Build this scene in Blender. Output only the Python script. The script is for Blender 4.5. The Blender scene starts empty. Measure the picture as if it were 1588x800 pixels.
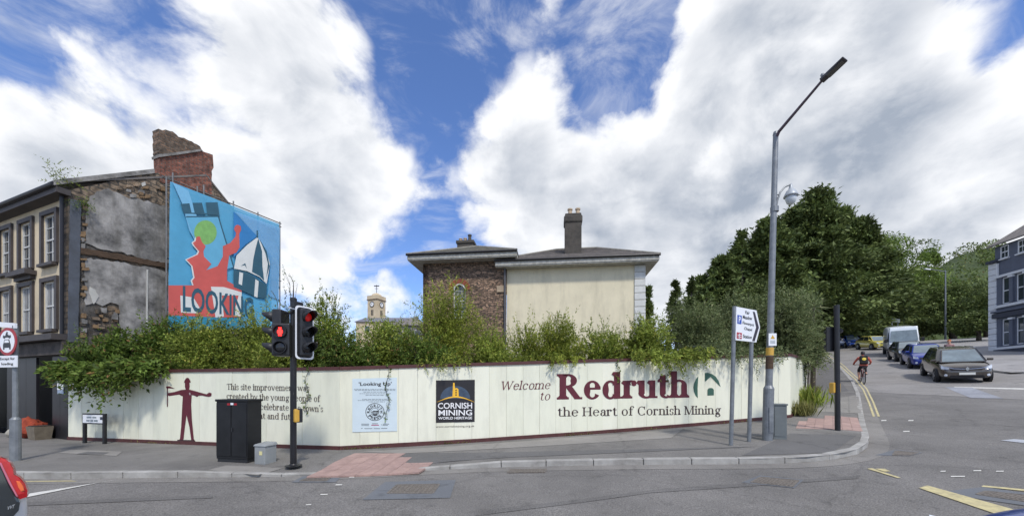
import bpy, bmesh, math, random
import numpy as np
from mathutils import Vector, Matrix

random.seed(7)
RNG = np.random.default_rng(7)
SC = bpy.context.scene
COL = SC.collection

# ------------------------------------------------------------------ camera
F, CX, HZ, EYE = 573.0, 794.0, 600.0, 1.6
cam_d = bpy.data.cameras.new('camera')
cam_d.sensor_fit = 'HORIZONTAL'
cam_d.sensor_width = 36.0
cam_d.lens = F / 1588.0 * 36.0
cam_d.shift_y = (HZ - 400.0) / 1588.0
cam_d.clip_start = 0.05
cam_d.clip_end = 4000.0
cam = bpy.data.objects.new('camera', cam_d)
cam.location = (0, 0, EYE)
cam.rotation_euler = (math.radians(90), 0, 0)
COL.objects.link(cam)
SC.camera = cam
SC.view_settings.view_transform = 'Standard'
SC.view_settings.look = 'None'
SC.view_settings.exposure = 0.05
SC.view_settings.gamma = 1.0
SC.cycles.use_denoising = True
SC.cycles.max_bounces = 6
SC.cycles.transparent_max_bounces = 8
SC.cycles.sample_clamp_indirect = 6.0

def lin(c):
    c = c / 255.0
    return c / 12.92 if c <= 0.04045 else ((c + 0.055) / 1.055) ** 2.4
def rgb(r, g, b, k=1.0):
    return (lin(r) * k, lin(g) * k, lin(b) * k, 1.0)

# ------------------------------------------------------------------ sun and sky
SUN_AZ = math.radians(158)      # clockwise from +Y (north) : behind the viewer, to the right
SUN_EL = math.radians(52)
sd = Vector((math.sin(SUN_AZ) * math.cos(SUN_EL), math.cos(SUN_AZ) * math.cos(SUN_EL), math.sin(SUN_EL)))
sun_d = bpy.data.lights.new('sun', 'SUN')
sun_d.energy = 2.7
sun_d.angle = math.radians(6)
sun_d.color = (1.0, 0.95, 0.87)
sun = bpy.data.objects.new('sun', sun_d)
sun.rotation_euler = sd.to_track_quat('Z', 'Y').to_euler()
sun.location = (0, 0, 60)
COL.objects.link(sun)

W = bpy.data.worlds.new('World')
SC.world = W
W.use_nodes = True
nt = W.node_tree
nt.nodes.clear()
def N(tree, kind, **kw):
    n = tree.nodes.new(kind)
    for k, v in kw.items():
        if k.startswith('i_'):
            n.inputs[k[2:].replace('_', ' ')].default_value = v
        else:
            setattr(n, k, v)
    return n
def mth(tree, op, a, b=None, c=None, clamp=False):
    n = tree.nodes.new('ShaderNodeMath')
    n.operation = op
    n.use_clamp = clamp
    for i, v in enumerate((a, b, c)):
        if v is None:
            continue
        if isinstance(v, (int, float)):
            n.inputs[i].default_value = v
        else:
            tree.links.new(v, n.inputs[i])
    return n.outputs[0]
def sky_world():
    L = nt.links.new
    out = N(nt, 'ShaderNodeOutputWorld')
    bg = N(nt, 'ShaderNodeBackground')
    bg.inputs['Strength'].default_value = 0.105
    sky = N(nt, 'ShaderNodeTexSky', sky_type='NISHITA', sun_disc=False)
    sky.sun_elevation = SUN_EL
    sky.sun_rotation = SUN_AZ
    sky.altitude = 100
    sky.air_density = 1.0
    sky.dust_density = 0.6
    sky.ozone_density = 2.5
    tc = N(nt, 'ShaderNodeTexCoord')
    sep = N(nt, 'ShaderNodeSeparateXYZ')
    L(tc.outputs['Generated'], sep.inputs[0])
    # billowing cloud field on the sky dome
    def field(shift):
        mp = N(nt, 'ShaderNodeMapping')
        mp.inputs['Scale'].default_value = (1.0, 1.0, 1.35)
        mp.inputs['Location'].default_value = (0.3 + shift[0], 1.9 + shift[1], 0.4 + shift[2])
        L(tc.outputs['Generated'], mp.inputs[0])
        n_ = N(nt, 'ShaderNodeTexNoise')
        n_.inputs['Scale'].default_value = 4.3
        n_.inputs['Detail'].default_value = 9
        n_.inputs['Roughness'].default_value = 0.6
        n_.inputs['Distortion'].default_value = 0.25
        L(mp.outputs[0], n_.inputs['Vector'])
        # rounded heads
        wv = N(nt, 'ShaderNodeVectorMath', operation='SCALE'); wv.inputs['Scale'].default_value = 0.16
        L(n_.outputs['Color'], wv.inputs[0])
        av = N(nt, 'ShaderNodeVectorMath', operation='ADD'); L(mp.outputs[0], av.inputs[0]); L(wv.outputs[0], av.inputs[1])
        tot = mth(nt, 'MULTIPLY', mth(nt, 'SUBTRACT', n_.outputs['Fac'], 0.5), 2.6)
        for sc_, am in ((6.5, .75), (15.0, .4)):
            v_ = N(nt, 'ShaderNodeTexVoronoi', feature='F1')
            v_.inputs['Scale'].default_value = sc_
            L(av.outputs[0], v_.inputs['Vector'])
            tot = mth(nt, 'MULTIPLY_ADD', mth(nt, 'SUBTRACT', 0.42, v_.outputs['Distance']), am, tot)
        return tot
    f0 = field((0, 0, 0))
    sh = sd * 0.055
    f1 = field((-sh.x, -sh.y, 0.075))
    n2 = N(nt, 'ShaderNodeTexNoise')
    n2.inputs['Scale'].default_value = 3.4
    n2.inputs['Detail'].default_value = 8
    mp2 = N(nt, 'ShaderNodeMapping'); mp2.inputs['Location'].default_value = (3.1, 7.7, 1.3)
    mp2.inputs['Scale'].default_value = (1, 1, 2.2)
    L(tc.outputs['Generated'], mp2.inputs[0]); L(mp2.outputs[0], n2.inputs['Vector'])
    acc = mth(nt, 'ADD', f0, 0.2)
    # where the large clouds (+) and the openings (-) stand in this sky
    blobs = [(470, 170, 0.23, 0.75), (300, 240, 0.2, 0.95), (560, 290, 0.16, 0.7), (50, 260, 0.2, 1.3),
             (440, 60, 0.12, 0.5), (835, 120, 0.075, 0.75), (790, 220, 0.12, 0.75), (880, 300, 0.2, 0.6),
             (1200, 200, 0.36, 0.9), (1450, 120, 0.34, 0.8), (1090, 330, 0.26, 0.5), (1160, 50, 0.13, 0.45),
             (700, 30, 0.09, 0.3), (930, 5, 0.07, 0.35),
             (110, 50, 0.24, -1.4), (660, 100, 0.18, -1.15), (630, 30, 0.14, -0.45), (960, 90, 0.16, -1.25),
             (1000, 30, 0.1, -0.7), (630, 385, 0.10, -0.75), (670, 320, 0.07, -0.5), (1570, 30, 0.11, -1.3),
             (210, 170, 0.10, -0.5), (780, 40, 0.1, -0.35)]
    for px, py, sg, amp in blobs:
        d = Vector(((px - CX) / F, 1.0, (HZ - py) / F)).normalized()
        dp = N(nt, 'ShaderNodeVectorMath', operation='DOT_PRODUCT')
        L(tc.outputs['Generated'], dp.inputs[0])
        dp.inputs[1].default_value = d
        k = 1.0 / (1 - math.cos(sg))
        e = mth(nt, 'EXPONENT', mth(nt, 'MULTIPLY', mth(nt, 'SUBTRACT', dp.outputs['Value'], 1.0), k))
        acc = mth(nt, 'MULTIPLY_ADD', e, amp, acc)
    mr = N(nt, 'ShaderNodeMapRange', interpolation_type='SMOOTHSTEP')
    mr.inputs['From Min'].default_value = -0.15
    mr.inputs['From Max'].default_value = 0.5
    L(acc, mr.inputs['Value'])
    # thick cloud is grey, heads facing the light are white
    th = N(nt, 'ShaderNodeMapRange', interpolation_type='SMOOTHSTEP')
    th.inputs['From Min'].default_value = 0.4
    th.inputs['From Max'].default_value = 1.6
    L(mth(nt, 'MULTIPLY_ADD', mth(nt, 'SUBTRACT', n2.outputs['Fac'], 0.5), 1.5, acc), th.inputs['Value'])
    relief = mth(nt, 'MULTIPLY', mth(nt, 'SUBTRACT', f1, f0), 0.75)
    lowg = N(nt, 'ShaderNodeMapRange')
    lowg.inputs['From Min'].default_value = 0.72
    lowg.inputs['From Max'].default_value = 0.2
    lowg.inputs['To Min'].default_value = 0.45
    lowg.inputs['To Max'].default_value = 0.95
    L(sep.outputs[2], lowg.inputs['Value'])
    tt = mth(nt, 'ADD', mth(nt, 'MULTIPLY', th.outputs[0], lowg.outputs[0]), relief, clamp=True)
    cc = N(nt, 'ShaderNodeMix', data_type='RGBA')
    cc.inputs['A'].default_value = (9.6, 9.7, 9.9, 1)
    cc.inputs['B'].default_value = (3.7, 4.2, 5.0, 1)
    L(tt, cc.inputs['Factor'])
    skc = N(nt, 'ShaderNodeMix', data_type='RGBA', blend_type='MULTIPLY')
    skc.inputs['Factor'].default_value = 1.0
    skc.inputs['B'].default_value = (1.2, 1.4, 1.85, 1)
    L(sky.outputs[0], skc.inputs['A'])
    mx = N(nt, 'ShaderNodeMix', data_type='RGBA')
    # thin high wisps in the openings
    ci = N(nt, 'ShaderNodeTexNoise'); ci.inputs['Scale'].default_value = 3.0; ci.inputs['Detail'].default_value = 9; ci.inputs['Roughness'].default_value = .65
    ci.inputs['Distortion'].default_value = 1.2
    mp3 = N(nt, 'ShaderNodeMapping'); mp3.inputs['Scale'].default_value = (1.0, 1.0, 2.0); mp3.inputs['Rotation'].default_value = (.5, .6, .3)
    L(tc.outputs['Generated'], mp3.inputs[0]); L(mp3.outputs[0], ci.inputs['Vector'])
    cm_ = N(nt, 'ShaderNodeMapRange', interpolation_type='SMOOTHSTEP')
    cm_.inputs['From Min'].default_value = .45; cm_.inputs['From Max'].default_value = .75; cm_.inputs['To Max'].default_value = .6
    L(ci.outputs['Fac'], cm_.inputs['Value'])
    cov = mth(nt, 'MAXIMUM', mr.outputs[0], cm_.outputs[0])
    L(mth(nt, 'MULTIPLY', cov, 0.97), mx.inputs['Factor'])
    L(skc.outputs['Result'], mx.inputs['A'])
    L(cc.outputs['Result'], mx.inputs['B'])
    L(mx.outputs['Result'], bg.inputs['Color'])
    L(bg.outputs[0], out.inputs[0])
sky_world()

# ------------------------------------------------------------------ pixels, ground height
TK = np.array([-400, -1, 2.5, 4.3, 9.3, 12.8, 15.3, 20, 28, 34, 39, 48, 58, 68, 80, 120, 600.0])
ZK = np.array([0, 0, 0.0, 0.02, 0.22, 0.43, 0.61, 1.06, 1.84, 2.65, 3.4, 4.5, 5.9, 7.2, 8.4, 9.5, 9.5])
def _slopes():
    h = np.diff(TK); d = np.diff(ZK) / h
    m = np.zeros(len(TK))
    for i in range(1, len(TK) - 1):
        if d[i - 1] * d[i] > 0:
            w1 = 2 * h[i] + h[i - 1]; w2 = h[i] + 2 * h[i - 1]
            m[i] = (w1 + w2) / (w1 / d[i - 1] + w2 / d[i])
    return m
MK = _slopes()
DX, DY = 0.65, 0.76
def zg(x, y):
    """height of the pavement surface; the carriageway lies KERB below it"""
    t = np.clip(DX * np.asarray(x, float) + DY * np.asarray(y, float), -399, 599)
    i = np.clip(np.searchsorted(TK, t) - 1, 0, len(TK) - 2)
    h = TK[i + 1] - TK[i]; s = (t - TK[i]) / h
    return ((1 + 2 * s) * (1 - s) ** 2 * ZK[i] + s * (1 - s) ** 2 * h * MK[i]
            + s * s * (3 - 2 * s) * ZK[i + 1] + s * s * (s - 1) * h * MK[i + 1])
KERB = 0.11
def P(px, py, dz=0.0):
    """ground point under a pixel"""
    a, b = (px - CX) / F, (HZ - py) / F
    f = lambda y: EYE + b * y - float(zg(a * y, y)) - dz
    y = 1.5
    while f(y) > 0 and y < 200:
        y += 0.1
    lo, hi = y - 0.1, y
    for _ in range(30):
        m = (lo + hi) / 2
        if f(m) > 0: lo = m
        else: hi = m
    y = (lo + hi) / 2
    return Vector((a * y, y, float(zg(a * y, y)) + dz))
def AT(px, py, d):
    return Vector(((px - CX) / F * d, d, EYE + (HZ - py) / F * d))
def onplane(px, py, p0, n):
    d = Vector(((px - CX) / F, 1, (HZ - py) / F))
    o = Vector((0, 0, EYE))
    s = (p0 - o).dot(n) / d.dot(n)
    return o + d * s

# ------------------------------------------------------------------ materials
MATS = {}
def mat(name, col, rough=0.7, var=0.12, scale=3.0, bump=0.0, bscale=40.0, metal=0.0, col2=None, spec=0.5,
        detail=5, stretch=None, grime=0.0, trans=0.0, coat=0.0, lo=.3, hi=.7):
    if name in MATS:
        return MATS[name]
    m = bpy.data.materials.new(name)
    m.use_nodes = True
    t = m.node_tree
    b = t.nodes['Principled BSDF']
    b.inputs['Roughness'].default_value = rough
    b.inputs['Metallic'].default_value = metal
    b.inputs['Specular IOR Level'].default_value = spec
    b.inputs['Coat Weight'].default_value = coat
    tc = N(t, 'ShaderNodeTexCoord')
    vec = tc.outputs['Object']
    if stretch:
        mp = N(t, 'ShaderNodeMapping')
        mp.inputs['Scale'].default_value = stretch
        t.links.new(vec, mp.inputs[0]); vec = mp.outputs[0]
    if var > 0 or col2:
        n = N(t, 'ShaderNodeTexNoise')
        n.inputs['Scale'].default_value = scale
        n.inputs['Detail'].default_value = detail
        n.inputs['Roughness'].default_value = 0.65
        t.links.new(vec, n.inputs['Vector'])
        r = N(t, 'ShaderNodeMapRange')
        r.inputs['From Min'].default_value = lo
        r.inputs['From Max'].default_value = hi
        t.links.new(n.outputs['Fac'], r.inputs['Value'])
        mx = N(t, 'ShaderNodeMix', data_type='RGBA')
        c2 = col2 if col2 else tuple(min(1, c * (1 + var)) for c in col[:3]) + (1,)
        c1 = col if col2 else tuple(c * (1 - var) for c in col[:3]) + (1,)
        mx.inputs['A'].default_value = c1
        mx.inputs['B'].default_value = c2
        t.links.new(r.outputs[0], mx.inputs['Factor'])
        cur = mx.outputs['Result']
        if grime > 0:
            g = N(t, 'ShaderNodeTexNoise')
            g.inputs['Scale'].default_value = 0.9
            g.inputs['Detail'].default_value = 8
            g.inputs['Roughness'].default_value = 0.7
            mp2 = N(t, 'ShaderNodeMapping')
            mp2.inputs['Scale'].default_value = (2.2, 2.2, 0.5)
            t.links.new(tc.outputs['Object'], mp2.inputs[0])
            t.links.new(mp2.outputs[0], g.inputs['Vector'])
            gr = N(t, 'ShaderNodeMapRange')
            gr.inputs['From Min'].default_value = 0.48
            gr.inputs['From Max'].default_value = 0.75
            gr.inputs['To Max'].default_value = grime
            t.links.new(g.outputs['Fac'], gr.inputs['Value'])
            gm = N(t, 'ShaderNodeMix', data_type='RGBA')
            gm.inputs['B'].default_value = (0.06, 0.055, 0.04, 1)
            t.links.new(gr.outputs[0], gm.inputs['Factor'])
            t.links.new(cur, gm.inputs['A'])
            cur = gm.outputs['Result']
        t.links.new(cur, b.inputs['Base Color'])
    else:
        b.inputs['Base Color'].default_value = col
    if bump > 0:
        n = N(t, 'ShaderNodeTexNoise')
        n.inputs['Scale'].default_value = bscale
        n.inputs['Detail'].default_value = 6
        t.links.new(vec, n.inputs['Vector'])
        bp = N(t, 'ShaderNodeBump')
        bp.inputs['Strength'].default_value = bump
        bp.inputs['Distance'].default_value = 0.02
        t.links.new(n.outputs['Fac'], bp.inputs['Height'])
        t.links.new(bp.outputs[0], b.inputs['Normal'])
    if trans > 0:
        o = t.nodes['Material Output']
        tr = N(t, 'ShaderNodeBsdfTransparent')
        ms = N(t, 'ShaderNodeMixShader')
        ms.inputs[0].default_value = trans
        t.links.new(b.outputs[0], ms.inputs[1]); t.links.new(tr.outputs[0], ms.inputs[2])
        t.links.new(ms.outputs[0], o.inputs[0])
    MATS[name] = m
    return m
def emit(name, col, s):
    m = bpy.data.materials.new(name); m.use_nodes = True
    b = m.node_tree.nodes['Principled BSDF']
    b.inputs['Base Color'].default_value = col
    b.inputs['Emission Color'].default_value = col
    b.inputs['Emission Strength'].default_value = s
    return m
def leaf_mat(name, c1, c2, c3=None, trl=0.3, rough=0.55, ns=1.3, lo=.6, hi=1.35):
    """leaf colour varies from leaf to leaf and from clump to clump"""
    m = bpy.data.materials.new(name); m.use_nodes = True
    t = m.node_tree; L = t.links.new
    b = t.nodes['Principled BSDF']
    b.inputs['Roughness'].default_value = rough
    b.inputs['Specular IOR Level'].default_value = 0.18
    g = N(t, 'ShaderNodeNewGeometry')
    r = N(t, 'ShaderNodeValToRGB')
    r.color_ramp.elements[0].color = c1
    r.color_ramp.elements[1].color = c2
    if c3:
        e = r.color_ramp.elements.new(0.93); e.color = c2
        r.color_ramp.elements[2].color = c3
    L(g.outputs['Random Per Island'], r.inputs[0])
    tc = N(t, 'ShaderNodeTexCoord')
    n = N(t, 'ShaderNodeTexNoise')
    n.inputs['Scale'].default_value = ns
    n.inputs['Detail'].default_value = 4
    L(tc.outputs['Object'], n.inputs['Vector'])
    mr = N(t, 'ShaderNodeMapRange')
    mr.inputs['From Min'].default_value = 0.3; mr.inputs['From Max'].default_value = 0.7
    mr.inputs['To Min'].default_value = lo; mr.inputs['To Max'].default_value = hi
    L(n.outputs['Fac'], mr.inputs['Value'])
    mu = N(t, 'ShaderNodeVectorMath', operation='SCALE')
    L(r.outputs[0], mu.inputs[0]); L(mr.outputs[0], mu.inputs['Scale'])
    L(mu.outputs[0], b.inputs['Base Color'])
    tr = N(t, 'ShaderNodeBsdfTranslucent')
    L(mu.outputs[0], tr.inputs['Color'])
    ms = N(t, 'ShaderNodeMixShader'); ms.inputs[0].default_value = trl
    L(b.outputs[0], ms.inputs[1]); L(tr.outputs[0], ms.inputs[2])
    L(ms.outputs[0], t.nodes['Material Output'].inputs[0])
    return m
def masonry(name, c1, c2, mortar, bw, bh, msz=0.012, rubble=0.0, axis='x', bump=0.6, moss=None):
    """coursed stone or brick too small to be picked apart at this distance; runs along a horizontal axis vector"""
    m = bpy.data.materials.new(name); m.use_nodes = True
    t = m.node_tree; L = t.links.new
    b = t.nodes['Principled BSDF']; b.inputs['Roughness'].default_value = 0.9
    tc = N(t, 'ShaderNodeTexCoord')
    sp = N(t, 'ShaderNodeSeparateXYZ'); L(tc.outputs['Object'], sp.inputs[0])
    ax = axis
    u = mth(t, 'ADD', mth(t, 'MULTIPLY', sp.outputs[0], ax[0]), mth(t, 'MULTIPLY', sp.outputs[1], ax[1]))
    cb = N(t, 'ShaderNodeCombineXYZ'); L(u, cb.inputs[0]); L(sp.outputs[2], cb.inputs[1])
    vec = cb.outputs[0]
    nz = N(t, 'ShaderNodeTexNoise'); nz.inputs['Scale'].default_value = 2.3; nz.inputs['Detail'].default_value = 4
    L(vec, nz.inputs['Vector'])
    if rubble > 0:
        ns = N(t, 'ShaderNodeVectorMath', operation='SCALE'); ns.inputs['Scale'].default_value = rubble
        L(nz.outputs['Color'], ns.inputs[0])
        ad = N(t, 'ShaderNodeVectorMath', operation='ADD'); L(vec, ad.inputs[0]); L(ns.outputs[0], ad.inputs[1])
        vec = ad.outputs[0]
    br = N(t, 'ShaderNodeTexBrick')
    br.inputs['Scale'].default_value = 1.0
    br.inputs['Brick Width'].default_value = bw
    br.inputs['Row Height'].default_value = bh
    br.inputs['Mortar Size'].default_value = msz
    br.inputs['Color1'].default_value = c1
    br.inputs['Color2'].default_value = c2
    br.inputs['Mortar'].default_value = mortar
    br.inputs['Bias'].default_value = -0.1
    L(vec, br.inputs['Vector'])
    n2 = N(t, 'ShaderNodeTexNoise'); n2.inputs['Scale'].default_value = 7; n2.inputs['Detail'].default_value = 6
    L(tc.outputs['Object'], n2.inputs['Vector'])
    mr = N(t, 'ShaderNodeMapRange'); mr.inputs['From Min'].default_value = 0.3; mr.inputs['From Max'].default_value = 0.7
    mr.inputs['To Min'].default_value = 0.45; mr.inputs['To Max'].default_value = 1.5
    L(n2.outputs['Fac'], mr.inputs['Value'])
    mu = N(t, 'ShaderNodeVectorMath', operation='SCALE'); L(br.outputs['Color'], mu.inputs[0]); L(mr.outputs[0], mu.inputs['Scale'])
    L(mu.outputs[0], b.inputs['Base Color'])
    bp = N(t, 'ShaderNodeBump'); bp.inputs['Strength'].default_value = bump; bp.inputs['Distance'].default_value = 0.04
    hh = mth(t, 'ADD', mth(t, 'MULTIPLY', br.outputs['Fac'], -0.6), n2.outputs['Fac'])
    L(hh, bp.inputs['Height']); L(bp.outputs[0], b.inputs['Normal'])
    return m

# ------------------------------------------------------------------ mesh building
class MB:
    def __init__(s):
        s.v, s.f, s.mi, s.cur = [], [], [], 0
    def add(s, vs, fs):
        o = len(s.v)
        s.v.extend([tuple(v) for v in vs])
        s.f.extend([tuple(i + o for i in f) for f in fs])
        s.mi.extend([s.cur] * len(fs))
        return s
    def hexa(s, a, b):
        """a: 4 bottom points, b: 4 top points, both counter-clockwise from above"""
        return s.add(list(a) + list(b), [(3, 2, 1, 0), (4, 5, 6, 7), (0, 1, 5, 4), (1, 2, 6, 5), (2, 3, 7, 6), (3, 0, 4, 7)])
    def box(s, c, h, ax=None, ay=None, az=None):
        c = Vector(c)
        ax = Vector(ax or (1, 0, 0)); ay = Vector(ay or (0, 1, 0)); az = Vector(az or (0, 0, 1))
        q = [(-1, -1), (1, -1), (1, 1), (-1, 1)]
        lo = [c + ax * h[0] * i + ay * h[1] * j - az * h[2] for i, j in q]
        hi = [c + ax * h[0] * i + ay * h[1] * j + az * h[2] for i, j in q]
        return s.hexa(lo, hi)
    def tube(s, pts, rad, n=8, caps=True):
        pts = [Vector(p) for p in pts]
        if not isinstance(rad, (list, tuple)): rad = [rad] * len(pts)
        o = len(s.v); vs = []
        up = None
        for i, p in enumerate(pts):
            t = (pts[min(i + 1, len(pts) - 1)] - pts[max(i - 1, 0)]).normalized()
            if up is None:
                up = Vector((0, 0, 1)) if abs(t.z) < 0.9 else Vector((1, 0, 0))
            a = t.cross(up)
            if a.length < 1e-4: a = t.orthogonal()
            a.normalize(); b = t.cross(a).normalized(); up = a.cross(t)
            for k in range(n):
                w = 2 * math.pi * k / n
                vs.append(p + (a * math.cos(w) + b * math.sin(w)) * rad[i])
        fs = []
        for i in range(len(pts) - 1):
            for k in range(n):
                fs.append((i * n + k, i * n + (k + 1) % n, (i + 1) * n + (k + 1) % n, (i + 1) * n + k))
        if caps:
            fs.append(tuple(range(n - 1, -1, -1)))
            fs.append(tuple((len(pts) - 1) * n + k for k in range(n)))
        return s.add(vs, fs)
    def grid(s, pts):
        """pts[i][j]"""
        R, C = len(pts), len(pts[0])
        fs = [(i * C + j, (i + 1) * C + j, (i + 1) * C + j + 1, i * C + j + 1) for i in range(R - 1) for j in range(C - 1)]
        return s.add([p for r in pts for p in r], fs)
    def prism(s, poly, off):
        """polygon (3D points) pulled along off"""
        off = Vector(off); poly = [Vector(p) for p in poly]; n = len(poly)
        vs = poly + [p + off for p in poly]
        fs = [tuple(range(n - 1, -1, -1)), tuple(range(n, 2 * n))]
        fs += [(i, (i + 1) % n, n + (i + 1) % n, n + i) for i in range(n)]
        return s.add(vs, fs)
    def lathe(s, c, prof, n=14, ax=(0, 0, 1)):
        ax = Vector(ax).normalized(); a = ax.orthogonal().normalized(); b = ax.cross(a); c = Vector(c)
        vs = [c + ax * z + (a * math.cos(2 * math.pi * k / n) + b * math.sin(2 * math.pi * k / n)) * r for r, z in prof for k in range(n)]
        fs = [(i * n + k, i * n + (k + 1) % n, (i + 1) * n + (k + 1) % n, (i + 1) * n + k) for i in range(len(prof) - 1) for k in range(n)]
        fs += [tuple(range(n - 1, -1, -1)), tuple((len(prof) - 1) * n + k for k in range(n))]
        return s.add(vs, fs)
    def build(s, name, m, parent=None, smooth=False, bevel=0.0, fix=True):
        me = bpy.data.meshes.new(name)
        me.from_pydata(s.v, [], s.f)
        ms = m if isinstance(m, (list, tuple)) else [m]
        for x in ms: me.materials.append(x)
        if len(ms) > 1:
            me.polygons.foreach_set('material_index', s.mi)
        if fix:
            bm = bmesh.new(); bm.from_mesh(me)
            bmesh.ops.recalc_face_normals(bm, faces=bm.faces)
            bm.to_mesh(me); bm.free()
        if smooth:
            me.polygons.foreach_set('use_smooth', [True] * len(me.polygons))
        me.update()
        o = bpy.data.objects.new(name, me)
        COL.objects.link(o)
        if parent is not None: attach(o, parent)
        if bevel > 0:
            bv = o.modifiers.new('bevel', 'BEVEL'); bv.width = bevel; bv.segments = 2; bv.limit_method = 'ANGLE'
        return o
def attach(o, parent):
    o.parent = parent
    if parent.type == 'EMPTY' and not parent.get('_loc'):
        o.location = -Vector(parent.location)
def thing(name, label, cat, loc=(0, 0, 0), group=None, local=False, rotz=0.0, pitch=0.0):
    """an Empty at a thing's base; its parts are given in world metres unless local"""
    o = bpy.data.objects.new(name, None)
    o.empty_display_size = 0.2
    o.location = loc
    o.rotation_euler = (0, pitch, rotz)
    COL.objects.link(o)
    if local: o['_loc'] = 1
    return tag(o, label, cat, group)
def tag(o, label=None, cat=None, group=None, kind=None):
    if label: o['label'] = label
    if cat: o['category'] = cat
    if group: o['group'] = group
    if kind: o['kind'] = kind
    return o
def np_mesh(name, verts, quads, m, parent=None):
    me = bpy.data.meshes.new(name)
    verts = np.asarray(verts, np.float32); quads = np.asarray(quads, np.int32)
    me.vertices.add(len(verts)); me.vertices.foreach_set('co', verts.ravel())
    k = quads.shape[1]
    me.loops.add(quads.size); me.loops.foreach_set('vertex_index', quads.ravel())
    me.polygons.add(len(quads))
    me.polygons.foreach_set('loop_start', np.arange(0, quads.size, k, dtype=np.int32))
    me.polygons.foreach_set('loop_total', np.full(len(quads), k, np.int32))
    me.materials.append(m)
    me.update(calc_edges=True)
    o = bpy.data.objects.new(name, me); COL.objects.link(o)
    if parent is not None: attach(o, parent)
    return o
def bil(q, u, v):
    """q = bottom-left, bottom-right, top-right, top-left"""
    return (q[0] * (1 - u) + q[1] * u) * (1 - v) + (q[3] * (1 - u) + q[2] * u) * v

# sans-serif lettering from the built-in font, laid into a quad
def sans(body, quad, nrm, name, m, parent, off=0.004, bold=0.0, fit=True, thick=0.0015):
    cu = bpy.data.curves.new('t', 'FONT'); cu.body = body; cu.offset = bold; cu.align_x = 'LEFT'
    cu.resolution_u = 3
    ob = bpy.data.objects.new('t', cu); COL.objects.link(ob)
    dg = bpy.context.evaluated_depsgraph_get(); dg.update()
    me = bpy.data.meshes.new_from_object(ob.evaluated_get(dg))
    vs = [v.co.copy() for v in me.vertices]; fs = [tuple(p.vertices) for p in me.polygons]
    bpy.data.objects.remove(ob); bpy.data.curves.remove(cu); bpy.data.meshes.remove(me)
    x0 = min(v.x for v in vs); x1 = max(v.x for v in vs)
    y0, y1 = 0.0, 0.7
    if fit: y0 = min(v.y for v in vs); y1 = max(v.y for v in vs)
    mb = MB()
    mb.add([bil(quad, (v.x - x0) / (x1 - x0), (v.y - y0) / (y1 - y0)) + nrm * off for v in vs], fs)
    return mb.build(name, m, parent, fix=False)

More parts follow.
